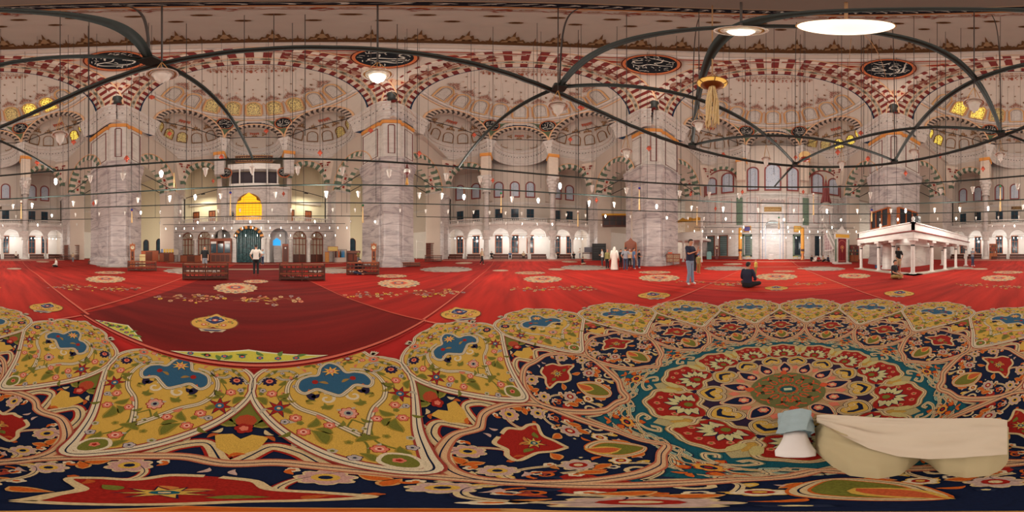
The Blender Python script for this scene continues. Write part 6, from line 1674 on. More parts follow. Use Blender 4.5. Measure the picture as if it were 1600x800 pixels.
# amber globe
p=PR(1258,244,6.3); o=empty('amber_globe',p); tag(o,'amber ribbed globe with a red patterned base hanging right of the star vertex','lamp')
g=MB(); g.lathe([(0,-.26),(.12,-.24),(.22,-.12),(.25,0),(.20,.15),(.08,.22),(0,.23)],20); g.build('globe',mat('amber_glass',C8(232,196,130),.35,emis=.25),o)
g=MB(); 
for q in range(6): a=PI/3*q; g.tube([(.255*cos(a)*cos(t),.255*sin(a)*cos(t),.25*sin(t)) for t in [R(-70+14*i) for i in range(11)]],.008,4)
g.lathe([(0,-.27),(.13,-.25),(.19,-.17),(.2,-.155)],12); g.build('rib_cage',redwood,o); wire_up(o,0,top_z(p.x,p.y)-p.z,o)
# gold bowl lantern with the long tassel
p=PR(1113,131,1.5); o=empty('bowl_lantern',p); tag(o,'gilded bowl lantern with a long cream tassel hanging close overhead','lamp')
g=MB(); g.lathe([(0,-.10),(.06,-.095),(.10,-.07),(.135,-.01),(.14,.03),(.12,.04),(.09,.0),(0,-.03)],24); g.build('bowl',mat('lit_gold_bowl',C8(236,190,90),.3,emis=.35,var=.2),o)
g=MB(); g.lathe([(0,-.115),(.05,-.11),(.095,-.08),(.11,-.06)],16); g.tube([(.14*cos(2*PI*i/24),.14*sin(2*PI*i/24),.035) for i in range(24)],.008,5,closed=True)
for q in range(6): a=PI/3*q; g.tube([(.141*cos(a),.141*sin(a),.03),(.13*cos(a),.13*sin(a),-.03),(.09*cos(a),.09*sin(a),-.08)],.006,4)
g.build('pierced_base',mat('pierced_bronze',C8(120,70,24),.4,metal=.5,var=.5,scale=40),o)
g=MB()
for q in range(3): a=2*PI*q/3+.4; g.tube([(.14*cos(a),.14*sin(a),.03),(0,0,.42)],.006,4)
g.tube([(0,0,.42),(0,0,top_z(p.x,p.y)-p.z)],.008,4); g.build('chain',rope,o)
g=MB(); rn=random.Random(2); zt=-(p.z-1.1-1.5*math.tan(R(45.5)))
for i in range(40):
    a=rn.random()*6.28; r0=.028*math.sqrt(rn.random()); r1=.050*math.sqrt(rn.random())+.01; g.tube([(r0*cos(a),r0*sin(a),-.09),(r1*cos(a+.2),r1*sin(a+.2),zt*.5),(r1*cos(a-.2)*1.1,r1*sin(a-.2)*1.1,zt*(.92+.1*rn.random()))],.006,3)
tag(g.build('tassel',mat('cream_silk_tassel',C8(214,190,140),.7,var=.25,scale=30),o),kind='stuff')
# white bowl lamp almost overhead
p=PH(1322,43,4.35); o=empty('bowl_lamp',p); tag(o,'wide white glowing glass bowl lamp almost straight overhead','lamp')
g=MB(); g.lathe([(0,-.07),(.10,-.06),(.15,-.02),(.165,.03),(.16,.05)],28); g.build('glass_bowl',mat('glowing_opal_glass',(1,.94,.74),.3,emis=1.1),o)
g=MB(); g.tube([(.166*cos(2*PI*i/28),.166*sin(2*PI*i/28),.04) for i in range(28)],.006,4,closed=True)
for q in range(3): a=2*PI*q/3; g.tube([(.166*cos(a),.166*sin(a),.04),(0,0,.7)],.005,4)
g.tube([(0,0,.7),(0,0,top_z(p.x,p.y)-p.z)],.007,4); g.build('chain',rope,o)
# slanting tan ropes and thin vertical wires
for (x0,y0,x1,y1,r0,r1) in ((110,28,222,80,2.2,2.4),(650,185,598,132,9,6),(1330,60,1325,165,4,7),(1345,50,1396,195,3,12),(270,165,330,240,9,13)):
    a=PR(x0,y0,r0); b=PR(x1,y1,r1); a.z=min(a.z,36); b.z=min(b.z,30)
    g=MB(); g.tube([(0,0,0),tuple(b-a)],.010,4); ro=g.build('rope',rope,None); ro.location=a; tag(ro,'thin slanting tan rope among the hanging lamp wires','rope',group='slanting tan ropes')
rn=random.Random(21)
for i in range(70):
    a=rn.random()*2*PI; d=rn.choice((5.1,6.6,8.5,12,14,16,18,20,22))*rn.uniform(.97,1.03); x,y=CX+d*sin(a),CY+d*cos(a); X,Y=abs(x-CX),abs(y-CY)
    if in_pier(x,y) or max(X,Y)>22.5 or (max(X,Y)>13 and min(X,Y)>8): continue
    top=top_z(x,y)
    g=MB(); g.tube([(0,0,0),(0,0,top-4.6)],.012,4,cap=False); ro=g.build('hanging_wire',blackm,None); ro.location=(x,y,4.6); tag(ro,'thin dark vertical wire coming down from the painted domes','wire',group='thin vertical wires')
# ------------------------------------------------------------------ furniture
shoeM=[mat('black_shoe',(.02,.02,.022),.5),mat('white_shoe',(.62,.60,.58),.6),mat('brown_shoe',(.14,.07,.04),.5),mat('grey_shoe',(.2,.2,.21),.6)]
sh=MB()
for sx in (-1,1):
    xf=T(sx*.055,0,0); sh.lathe([(.0,.0),(.042,.0),(.044,.03),(.035,.05),(.018,.055),(0,.05)],8,sx=1,sy=2.6,xf=xf); sh.lathe([(.036,.03),(.034,.085),(.03,.09),(.02,.05)],8,0,.05,sx=1,sy=1.4,xf=xf)
shoe_me=[sh.mesh('shoe_pair',m) for m in shoeM]
def shoe_rack(px,py,hwpx,label,h=.75,rz=None,bays=2,shoes=8,d=.34,seed=1):
    x,y,z=P(px,py); r=math.hypot(x,y); W_=2*r*math.tan(R(hwpx*.225)); a=face_cam(x,y) if rz is None else rz
    o=empty('shoe_rack',(x,y,z+.012),a); tag(o,label,'shoe rack',group='low wooden shoe racks on the carpet')
    n=bays
    for i in range(n+1):
        X=-W_/2+W_*i/n
        for Y in (0,d): g=MB(); g.bev(X-.03,X+.03,Y-.03,Y+.03,0,h+.04,.008); g.build('post',wood,o)
    for q,zz in enumerate([.07,.07+(h-.12)/3,.07+2*(h-.12)/3,h-.06]):
        if True:
            for Y in (-.015,d+.015): g=MB(); g.box(-W_/2,W_/2,Y-.014,Y+.014,zz,zz+.075); g.build('rail',wood2 if q%2 else wood,o)
            g=MB(); g.box(-W_/2,W_/2,0,d,zz-.02,zz); g.build('shelf_board',wood,o)
    for i in range(n*5):
        X=-W_/2+W_*(i+.5)/(n*5)
        for Y in (0,d): g=MB(); g.box(X-.014,X+.014,Y-.01,Y+.01,.07,h-.05); g.build('divider',wood,o)
    g=MB(); g.box(-W_/2-.03,W_/2+.03,-.03,d+.03,h-.02,h+.015); g.build('top_board',wood2,o)
    rn=random.Random(seed)
    M_=T(x,y,z+.012)@RZ(a)
    for i in range(shoes):
        zz=.07+rn.choice((0,1,2))*(h-.12)/3
        X=rn.uniform(-W_/2+.15,W_/2-.15); s_=inst(rn.choice(shoe_me),'shoe_pair'); s_.matrix_world=M_@T(X,d/2,zz+.002)@RZ(rn.uniform(-.4,.4)+PI)
        tag(s_,'pair of shoes left on the shelves of a low wooden rack','shoes',group='shoes in the low racks')
    return o
shoe_rack(321,438,35,'low slatted shoe rack with a man in black standing behind it',.72,seed=1,shoes=12)
shoe_rack(472,439,35,'low slatted shoe rack right of the man in the white tee shirt',.72,seed=2,shoes=12)
shoe_rack(222,424,22,'low slatted shoe rack at the foot of the clock by the leftmost pillar',.70,seed=3,shoes=8)
shoe_rack(567,430,25,'low slatted shoe rack with a seated person behind it by the second pillar',.72,seed=4,shoes=9)
shoe_rack(152,413,14,'dark low rack leaning on the left face of the leftmost pillar',.42,seed=5,shoes=2)
shoe_rack(641,417,15,'dark low rack beside the right face of the second pillar',.42,seed=6,shoes=2)
shoe_rack(108,406.5,15,'dark shoe rack before the far book shelf left of the leftmost pillar',.8,seed=7,shoes=6)
shoe_rack(677,409,13,'dark shoe rack before the open shelves right of the second pillar',.85,seed=8,shoes=6)
def clock(px,py,h,label,col=wood2,r=None):
    x,y,z=P(px,py) if r is None else PD(px,r); o=empty('longcase_clock',(x,y,z+.012),face_cam(x,y)); tag(o,label,'clock',group='longcase clocks')
    k=h/2.1
    g=MB(); g.bev(-.26*k,.26*k,-.16*k,.16*k,0,.5*k,.02); g.bev(-.18*k,.18*k,-.12*k,.12*k,.5*k,1.5*k,.01); g.bev(-.23*k,.23*k,-.16*k,.16*k,1.5*k,1.95*k,.02)
    g.ext([(-.26*k,1.95*k),(.26*k,1.95*k),(.26*k,2.0*k),(.12*k,2.03*k),(0,2.12*k),(-.12*k,2.03*k),(-.26*k,2.0*k)],-.17*k,.15*k,'xz'); g.build('case',col,o)
    for sx in (-.2,0,.2): g=MB(); g.lathe([(0,0),(.03*k,.01),(.015*k,.04*k),(.035*k,.07*k),(0,.13*k)],8,sx*k,0,xf=T(0,0,(2.1 if sx==0 else 2.0)*k)); g.build('finial',brass,o)
    g=MB(); g.lathe([(0,.0),(.15*k,.0),(.16*k,.012)],20,xf=T(0,-.165*k,1.74*k)@RX(PI/2)); f=g.build('dial',mat('cream_dial',C8(226,214,180),.4),o)
    g=MB(); g.box(-.008*k,.008*k,-.19*k,-.18*k,1.74*k,1.85*k); g.box(0,.07*k,-.19*k,-.18*k,1.735*k,1.75*k); g.build('hand',blackm,f)
    g=MB(); g.bev(-.10*k,.10*k,-.135*k,-.12*k,.62*k,1.4*k,.01); g.build('trunk_door',wood,o)
    g=MB(); g.lathe([(0,0),(.05*k,0),(.05*k,.01)],12,xf=T(0,-.137*k,.9*k)@RX(PI/2)); g.build('pendulum_window',brass,o)
clock(207,409,2.3,'tall orange brown clock standing against the leftmost pillar',woodo,15.9)
clock(584,411,2.3,'tall brown clock standing against the second pillar',woodo,15.6)
p_=PD(1120,26.2)
clock(1120,404.5,2.2,'dark red clock between the two grated windows of the qibla wall',mat('dark_red_wood',C8(96,24,24),.45))
def local(o,g,nm,m): return g.build(nm,m,o)
def bookcase(px,r,w_,h,label,m,cols,rows,filled=True,doors=0,books=True,z=None,seed=1,face=None):
    x,y,zz=PD(px,r); zz=zz if z is None else z; o=empty('bookcase',(x,y,zz+.012),face_cam(x,y) if face is None else face); tag(o,label,'bookcase')
    g=MB(); g.box(-w_/2,w_/2,.28,.3,0,h)
    for i in range(cols+1): X=-w_/2+w_*i/cols; g.box(X-.025,X+.025,0,.3,0,h)
    g.box(-w_/2-.04,w_/2+.04,-.04,.3,h,h+.08); g.box(-w_/2,w_/2,-.01,.3,0,.08); g.build('carcass',m,o)
    z0=h*doors
    for j in range(rows+1):
        Z=z0+(h-z0)*j/rows
        if 0<j<rows or doors: s=MB(); s.box(-w_/2,w_/2,0,.28,Z-.015,Z+.015); s.build('shelf',m,o)
    for i in range(cols):
        if doors:
            X0=-w_/2+w_*i/cols; d=MB(); d.bev(X0+.04,X0+w_/cols-.04,-.025,0,.1,z0-.03,.01); dd=d.build('door',woodo,o); d=MB(); d.lathe([(0,0),(.02,.0),(.02,.02)],8,xf=T(X0+w_/cols-.1,-.03,z0*.55)@RX(PI/2)); d.build('knob',brass,dd)
    rn=random.Random(seed); cols_=[C8(120,40,36),C8(40,60,90),C8(190,170,120),C8(60,90,60),C8(180,60,50),C8(220,210,190),C8(30,36,44)]
    bm=[mat('book_cover_%d'%i,c,.6) for i,c in enumerate(cols_)]
    M_=T(x,y,zz+.012)@RZ(o.rotation_euler.z)
    if books:
        for j in range(rows):
            Z=z0+(h-z0)*j/rows+.016; X=-w_/2+.06; nb=0
            while X<w_/2-.1:
                bw=rn.uniform(.06,.11); bh=min((h-z0)/rows*.82,rn.uniform(.2,.32)); 
                if rn.random()<.82:
                    b=MB(); b.box(0,bw*.92,0,.2,0,bh); q=b.build('book',rn.choice(bm)); q.matrix_world=M_@T(X,.04,Z); tag(q,['dark red','dark blue','tan','green','bright red','cream','near black'][bm.index(q.data.materials[0])]+' book, number '+['one','two','three','four','five','six','seven','eight','nine','ten','eleven','twelve','thirteen','fourteen','fifteen','sixteen','seventeen','eighteen','nineteen','twenty','twenty one','twenty two'][nb%22]+' from left on the '+['lowest','middle','top'][min(j,2)]+' shelf, '+label.split(' ')[0]+' bookcase','book',group='books in the '+label.split(' ')[0]+' bookcase'); nb+=1
                X+=bw
    return o
bookcase(112,25.5,2.3,2.2,'brown open shelf unit on the pale wall left of the leftmost pillar',wood2,3,6,books=False,face=None)
bookcase(676,25.0,2.0,2.5,'brown open shelf unit on the marble return right of the second pillar',wood2,3,7,books=False)
bookcase(936,23.8,2.0,2.4,'black open shoe shelf behind the group of men, left',mat('black_wood',(.02,.018,.02),.5),2,7,books=False)
bookcase(1331,22.5,1.9,2.3,'wooden bookcase with door fronts right of the curtained pulpit gate',wood2,3,3,doors=.42,seed=3)
bookcase(1552,25.3,1.2,2.3,'orange bookcase between arches under the right gallery',woodo,2,3,doors=.4,seed=5)
# benches under the arcades
for side in ('left','right'):
    root,M=SIDES[side]
    for i,c in enumerate((-9.8,-6.75,-2.8,0,2.8,6.75,9.8)):
        if side=='left' and i==6: continue
        p=M@Vector((c,24.3,0)); z=zf(p.x,p.y); o=empty('bench',mat=T(p.x,p.y,z+.012)@RZ(M.to_euler().z)); tag(o,'long low dark wooden bench before an arch of the '+side+' arcade','bench',group='benches of the '+side+' arcade')
        w2=1.15
        g=MB(); g.box(-w2,w2,-.2,.2,.38,.44); g.build('seat',wood2,o); g=MB(); g.box(-w2,w2,.17,.21,.44,.78); g.build('backrest',wood,o)
        g=MB(); g.box(-w2,w2,-.18,-.15,.05,.36); g.build('front_board',wood,o)
        for sx in (-1,0,1): g=MB(); g.box(sx*w2*.96-.03,sx*w2*.96+.03,-.18,.18,0,.4); g.build('leg',wood,o)
# wooden partitions in front of the lit corner room, left of the entrance
def partition(px0,py0,px1,py1,h,label,n,m=wood2):
    a=P(px0,py0); b=P(px1,py1); L_=math.hypot(b[0]-a[0],b[1]-a[1]); an=math.atan2(b[1]-a[1],b[0]-a[0]); o=empty('partition',(a[0],a[1],min(a[2],b[2])+.012),an); tag(o,label,'partition')
    for i in range(n):
        x0=L_*i/n; g=MB(); g.box(x0+.01,x0+L_/n-.01,-.03,.03,.05,h); p=g.build('panel',m,o); g=MB(); g.box(x0+.06,x0+L_/n-.06,-.045,.045,.15,h*.93); g.build('raised_field',wood if i%2 else m,p)
        g=MB(); g.bev(x0-.035,x0+.035,-.05,.05,0,h+.05,.01); g.build('post',wood,o)
    g=MB(); g.box(0,L_,-.05,.05,h,h+.06); g.build('top_rail',wood,o)
partition(219,404,248,405.5,1.75,'tall red brown wooden partition by the lit room right of the leftmost pillar',3)
partition(249,405.5,272,409,1.35,'lower red brown partition with leaflet racks beside the entrance',3)
partition(282,410,316,411,1.0,'low wooden panelled barrier before the glazed entrance doors',3)
# leaflet rack yellow
for i in range(5):
    x,y,z=PD(253+i*4.2,19.5); o=empty('leaflet_stand',(x,y,z+1.4),face_cam(x,y)); g=MB(); g.bev(-.12,.12,-.04,.04,0,.45,.01); g.build('card',mat('yellow_card',C8(226,188,80),.6) if i else mat('blue_card',C8(120,150,190),.6),o); g=MB(); g.box(-.13,.13,-.06,.05,-.03,.04); g.build('holder',wood,o)
    tag(o,('yellow' if i else 'blue')+' leaflet display standing above the lower partition','display',group='leaflet displays on the partition' if i else None)
x,y,z=PD(222.5,16.8); o=empty('lectern',(x,y,z+.012),face_cam(x,y)); tag(o,'cream box lectern with a sloping top right of the first clock','lectern')
g=MB(); g.ext([(-.25,0),(.25,0),(.25,1.0),(-.25,1.25)],-.3,.3,'yz'); g.build('body',mat('cream_lectern_paint',C8(224,208,150),.6),o); g=MB(); g.box(-.32,.32,-.28,-.25,.98,1.03); g.build('ledge',woodo,o)
def simple(name,label,cat,px,py,parts,h0=0,face=None):
    x,y,z=P(px,py); o=empty(name,(x,y,z+.012+h0),face_cam(x,y) if face is None else face); tag(o,label,cat)
    for nm,m,boxes in parts:
        g=MB(); 
        for b in boxes: g.bev(*b,.012)
        g.build(nm,m,o)
    return o
simple('notice_board','pale notice board on a stand beside the entrance partition','notice board',275,409.5,[('board',mat('grey_board',C8(186,176,166),.6),[(-.35,.35,-.02,.02,1.1,1.9)]),('stand',wood,[(-.28,-.22,-.03,.03,0,1.1)]),('stand_leg',wood,[(.22,.28,-.03,.03,0,1.1)])])
simple('cabinet','dark wooden cabinet with a rounded case beside the stair arch','cabinet',446,408.5,[('body',wood2,[(-.4,.4,-.25,.25,0,2.5)]),('door',wood,[(-.3,.3,-.28,-.25,.2,2.2)]),('dial',whitew,[(-.1,.1,-.30,-.28,1.85,2.05)])])
simple('cabinet','narrow yellow brown cabinet at the right end of the entrance doors','cabinet',511,406.5,[('body',woodo,[(-.3,.3,-.25,.25,0,1.5)]),('door',mat('yellow_brown_wood',C8(190,130,50),.5),[(-.24,.24,-.27,-.25,.1,1.4)])])
# coat rail with hanging garments
x,y,z=P(531,407); o=empty('coat_rail',(x,y,z+.012),face_cam(x,y)); tag(o,'dark rail with hanging garments left of the wooden booth','coat rail')
g=MB(); g.tube([(-1.0,0,0),(-1.0,0,1.9)],.03,6); g.tube([(1.0,0,0),(1.0,0,1.9)],.03,6); g.tube([(-1.0,0,1.85),(1.0,0,1.85)],.03,6); g.build('frame',blackm,o)
for i,c in enumerate((C8(150,140,130),C8(90,30,30),C8(140,130,120),C8(214,110,60),C8(40,60,60),C8(50,130,190),C8(60,150,200),C8(180,170,160))):
    X=-.85+.24*i; g=MB(); g.grid(lambda u,v:(X+.10*(1+.2*v)*cos(2*PI*u)*(.3+.7*min(1,v*4)),.07*sin(2*PI*u)*(1+.3*sin(8*u)),1.8-1.1*v),12,6); q=g.build('garment',mat('garment_cloth_%d'%i,c,.9)); q.matrix_world=T(x,y,z+.012)@RZ(face_cam(x,y)); tag(q,['grey','dark red','taupe','orange','dark green','blue','light blue','pale'][i]+' garment hanging on the dark coat rail by the booth','garment',group=None)
simple('booth','dark wooden booth with a pale counter top before the second pillar','booth',552,407,[('body',wood,[(-.95,.95,-.3,.4,0,1.35)]),('panel',wood2,[(-.8,-.1,-.33,-.3,.2,1.2)]),('front_panel',wood2,[(.1,.8,-.33,-.3,.2,1.2)]),('counter',mat('pinkish_counter',C8(150,110,96),.6),[(-1.3,1.1,-.35,.45,1.35,1.72)])])
x,y,z=P(515,409); o=simple('notice_board','yellow notice frames on the cream wall right of the glazed doors','notice board',520,405.6,[('frame',woodo,[(-.75,.75,0,.04,1.6,2.3)]),('sheet',mat('yellow_sheet',C8(214,190,110),.6),[(-.68,.68,-.02,0,1.66,2.24)])])
# wooden preaching chair and the inlaid screen at the third pillar
x,y,z=P(985,417); o=empty('preaching_chair',(x-.2,y+.2,z+.012),face_cam(x,y)); tag(o,'carved wooden preaching chair with a high pointed back at the third pillar','chair')
g=MB(); g.bev(-.6,.6,-.5,.5,.9,1.55,.03); g.build('seat_box',woodo,o)
g=MB(); g.ext([(-.6,1.55),(.6,1.55),(.6,2.5),(.25,2.7),(0,3.0),(-.25,2.7),(-.6,2.5)],.42,.5,'xz'); g.build('backrest',wood2,o)
for sx in (-1,1):
    g=MB(); g.ext([(-.45,1.55),(.45,1.55),(.45,2.5),(-.45,1.9)],sx*.58-.03,sx*.58+.03,'yz'); g.build('armrest',woodo,o)
    for sy in (-1,1): g=MB(); g.bev(sx*.54-.05,sx*.54+.05,sy*.44-.05,sy*.44+.05,0,.95,.01); g.build('leg',wood2,o)
o=empty('wooden_stand',(*P(1052,415)[:2],.012),face_cam(*P(1052,415)[:2])); tag(o,'inlaid wooden reading stand with two latticed bays beside the third pillar','stand')
inl=pane_mat('inlaid_lattice_wood',(.34,.22,.13),(.62,.48,.30),9,lit=(.26,.16,.09))
g=MB()
for X in (-.72,0,.72): g.bev(X-.04,X+.04,-.04,.04,0,1.35,.01); g.bev(X-.04,X+.04,.5,.58,0,1.35,.01)
g.box(-.72,.72,-.02,.02,1.22,1.32); g.box(-.72,.72,-.02,.02,.78,.86); g.box(-.72,.72,-.02,.02,.42,.48); g.box(-.72,.72,-.02,.58,1.3,1.34); g.build('frame',wood2,o)
for X in (-.36,.36):
    g=MB(); g.box(X-.31,X+.31,-.01,.01,.86,1.22); g.build('upper_lattice',inl,o); g=MB(); g.box(X-.31,X+.31,-.01,.01,.48,.78); g.build('lower_lattice',inl,o)
g=MB(); g.tube([(-.68,0,1.34),(-.62,0,1.6),(-.36,0,1.82),(-.1,0,1.6),(-.04,0,1.34)],.02,6); g.build('pointed_crest',wood2,o); g=MB(); g.ext([(-.6,1.36),(-.12,1.36),(-.14,1.5),(-.58,1.5)],.0,.04,'xz'); g.build('orange_cushion',mat('orange_red_cloth',C8(206,84,40),.8),o)
# sultan's gallery beyond the third pillar
x,y,z=PD(1074,22.5); o=empty('sultans_gallery',(x,y,z+.012),0); tag(o,'white marble gallery on columns with a gilded lattice left of the qibla windows','gallery')
g=MB(); g.bev(-2.6,2.2,0,3.4,3.0,3.35,.04)
for X in (-2.4,-.8,.7,2.0): g.lathe([(.2,0),(.2,.2),(.14,.3),(.13,2.5),(.22,2.8),(.26,3.0)],14,X,.25)
for X in (-2.5,2.1): g.bev(X-.12,X+.12,0,.25,3.35,6.0,.02)
g.bev(-2.6,2.2,.05,.2,3.35,4.2,.02); g.build('marble_base',marw,o)
g=MB(); 
for i in range(30): X=-2.4+.155*i; g.box(X-.015,X+.015,.05,.08,4.2,5.7)
for j in range(9): g.box(-2.4,2.1,.05,.08,4.2+.18*j,4.22+.18*j)
tag(g.build('gilded_lattice',gold,o),kind='stuff')
g=MB(); g.ext([(-2.5,5.7),(2.2,5.7),(2.2,5.95),(1.6,6.15),(1.0,6.0),(.4,6.25),(-.2,6.0),(-.8,6.35),(-1.4,6.0),(-2.0,6.2),(-2.5,6.0)],.02,.14,'xz'); g.build('gilded_crest',gold,o)
x,y,z=PD(962,24.8); o=empty('wooden_loge',(x,y,z+5.2),face_cam(x,y)); tag(o,'dark wooden loge with a golden cornice on the wall left of the third pillar','loge')
g=MB(); g.bev(-2.0,2.0,-.4,.4,0,1.7,.03); g.build('body',wood,o); g=MB(); g.bev(-2.1,2.1,-.5,.45,1.7,2.0,.03); g.build('golden_cornice',gold,o)
for X in (-1.4,-.45,.5,1.45): g=MB(); g.bev(X-.4,X+.4,-.43,-.4,.2,1.5,.02); g.build('dark_panel',mat('near_black_panel',(.03,.02,.025),.4),o)
# wooden window box wrapped round the rightmost pillar
cx,cy=CX+HS,CY+HS
o=empty('wooden_loge',(cx,cy,4.3)); tag(o,'orange wooden framed dark window boxes wrapping the rightmost pillar above the platform','loge')
for nm,xf in (('front_box',T(.4,-.35,0)),('side_box',T(-.35,.4,0)@RZ(PI/2)@Matrix.Diagonal((1,-1,1,1)))):
    g=MB(); L_=3.2
    g.box(0,L_,-.1,.3,0,.15,0,xf); g.box(0,L_,-.1,.3,2.05,2.2,0,xf)
    for X in (0,L_/3,2*L_/3,L_-.12): g.box(X,X+.12,-.1,.3,.15,2.05,0,xf)
    b=g.build(nm,woodo,o); g=MB(); g.box(.05,L_-.05,0,.25,.1,2.1,0,xf); g.build('dark_pane',mat('dark_screen_glass',(.02,.025,.035),.15),b)
# golden candle columns beside the prayer niche
for px,l in ((1156.5,'tall golden candle column left of the prayer niche'),(1254,'tall golden candle column right of the prayer niche')):
    x,y,z=PD(px,24.2); o=empty('candle_column',(x,y,z+.012)); tag(o,l,'candle')
    g=MB(); g.lathe([(.36,0),(.36,.1),(.22,.2),(.3,.45),(.16,.7),(.26,.95),(.2,1.05)],20); g.build('brass_base',mat('copper_base',C8(206,130,80),.35,metal=.4),o)
    g=MB(); g.lathe([(.26,1.05),(.27,1.3),(.26,4.6),(.2,4.8),(.05,4.9),(0,4.95)],20); g.build('candle',mat('golden_yellow_wax',C8(222,158,58),.5,var=.15),o)
    g=MB(); g.lathe([(.28,1.25),(.285,1.5),(.28,1.6)],20); g.build('dark_band',wood,o)
# small things along the qibla wall
simple('step_stool','small cream wooden stool left of the golden candle column','stool',1169,404.5,[('seat',mat('cream_wood',C8(220,196,130),.6),[(-.35,.35,-.2,.2,.4,.48)]),('left_side',mat('cream_wood',0),[(-.35,-.28,-.2,.2,0,.4)]),('right_side',mat('cream_wood',0),[(.28,.35,-.2,.2,0,.4)])])
simple('step_stool','small yellow stool right of the green framed window','stool',1243,404.3,[('seat',mat('yellowish_wood',C8(206,190,96),.6),[(-.35,.35,-.2,.2,.4,.5)]),('left_side',mat('yellowish_wood',0),[(-.35,-.28,-.2,.2,0,.4)]),('right_side',mat('yellowish_wood',0),[(.28,.35,-.2,.2,0,.4)])])
simple('step_stool','low yellow wooden stool beside the lit round pier','stool',1411,415.5,[('seat',mat('yellowish_wood',0),[(-.3,.3,-.2,.2,.3,.38)]),('left_side',mat('yellowish_wood',0),[(-.3,-.24,-.2,.2,0,.3)]),('right_side',mat('yellowish_wood',0),[(.24,.3,-.2,.2,0,.3)])])
simple('donation_box','pale turquoise box on the floor before the left grated windows','box',1108,405.2,[('body',mat('turquoise_paint',C8(130,180,176),.5),[(-.38,.38,-.2,.2,0,1.1)]),('lid',mat('turquoise_paint',0),[(-.3,.3,-.18,.18,1.1,1.25)])])
simple('white_block','small white marble block before the prayer niche','block',1205,405.4,[('body',marw,[(-.4,.4,-.2,.2,0,.7)]),('top',whitew,[(-.3,.3,-.15,.15,.7,.85)])])
simple('bench','long dark red bench under the left grated windows of the qibla wall','bench',1123,404.6,[('seat',wood2,[(-3.4,3.4,-.15,.15,.4,.5)]),('front_board',mat('dark_red_wood',0),[(-3.4,3.4,-.12,-.08,.05,.4)])],face=0)
simple('blue_basin','blue plastic basin on the kerb under the platform\'s left end','basin',1371,419,[('body',mat('blue_plastic',C8(40,96,140),.4),[(-.22,.22,-.15,.15,0,.22)]),('rim',mat('blue_plastic',0),[(-.25,.25,-.18,.18,.22,.25)])])
simple('television','black television on a stand between arch and dark shelves','television',919,404.8,[('screen',mat('dull_screen',C8(60,50,70),.3),[(-.6,.6,-.04,.04,1.1,1.9)]),('table',wood,[(-.9,.9,-.3,.3,.9,1.05)]),('table_leg',blackm,[(-.85,-.8,-.25,.25,0,.9)]),('table_foot',blackm,[(.8,.85,-.25,.25,0,.9)])])
simple('steel_frame','tall white ladder frame in the lit doorway right of the second pillar','ladder',657,405,[('left_rail',whitew,[(-.7,-.62,-.05,.05,0,3.2)]),('right_rail',whitew,[(.5,.58,-.05,.05,0,3.2)]),('rung',whitew,[(-.7,.58,-.04,.04,2.9,2.98)]),('middle_rung',whitew,[(-.7,.58,-.04,.04,1.5,1.58)])])
# ------------------------------------------------------------------ people
skinM=mat('skin',C8(206,150,120),.6,var=.05); skinD=mat('tanned_skin',C8(160,108,80),.6,var=.05)
hairD=mat('dark_hair',(.012,.010,.009),.7); hairG=mat('grey_hair',(.22,.20,.18),.8)
def skinmesh(name,m,V,E_,parent,sub=1,root=0):
    bm=bmesh.new(); L_=bm.verts.layers.skin.verify(); vs=[]
    for i,(p,r) in enumerate(V):
        v=bm.verts.new(p); v[L_].radius=(r,r) if not isinstance(r,tuple) else r; v[L_].use_root=(i==root); vs.append(v)
    for a,b in E_: bm.edges.new((vs[a],vs[b]))
    me=bpy.data.meshes.new(name); bm.to_mesh(me); bm.free(); me.materials.append(m)
    o=inst(me,name,parent); md=o.modifiers.new('skin','SKIN'); md.use_smooth_shade=True; md.branch_smoothing=.6
    if sub: s=o.modifiers.new('sub','SUBSURF'); s.levels=sub; s.render_levels=sub
    return o
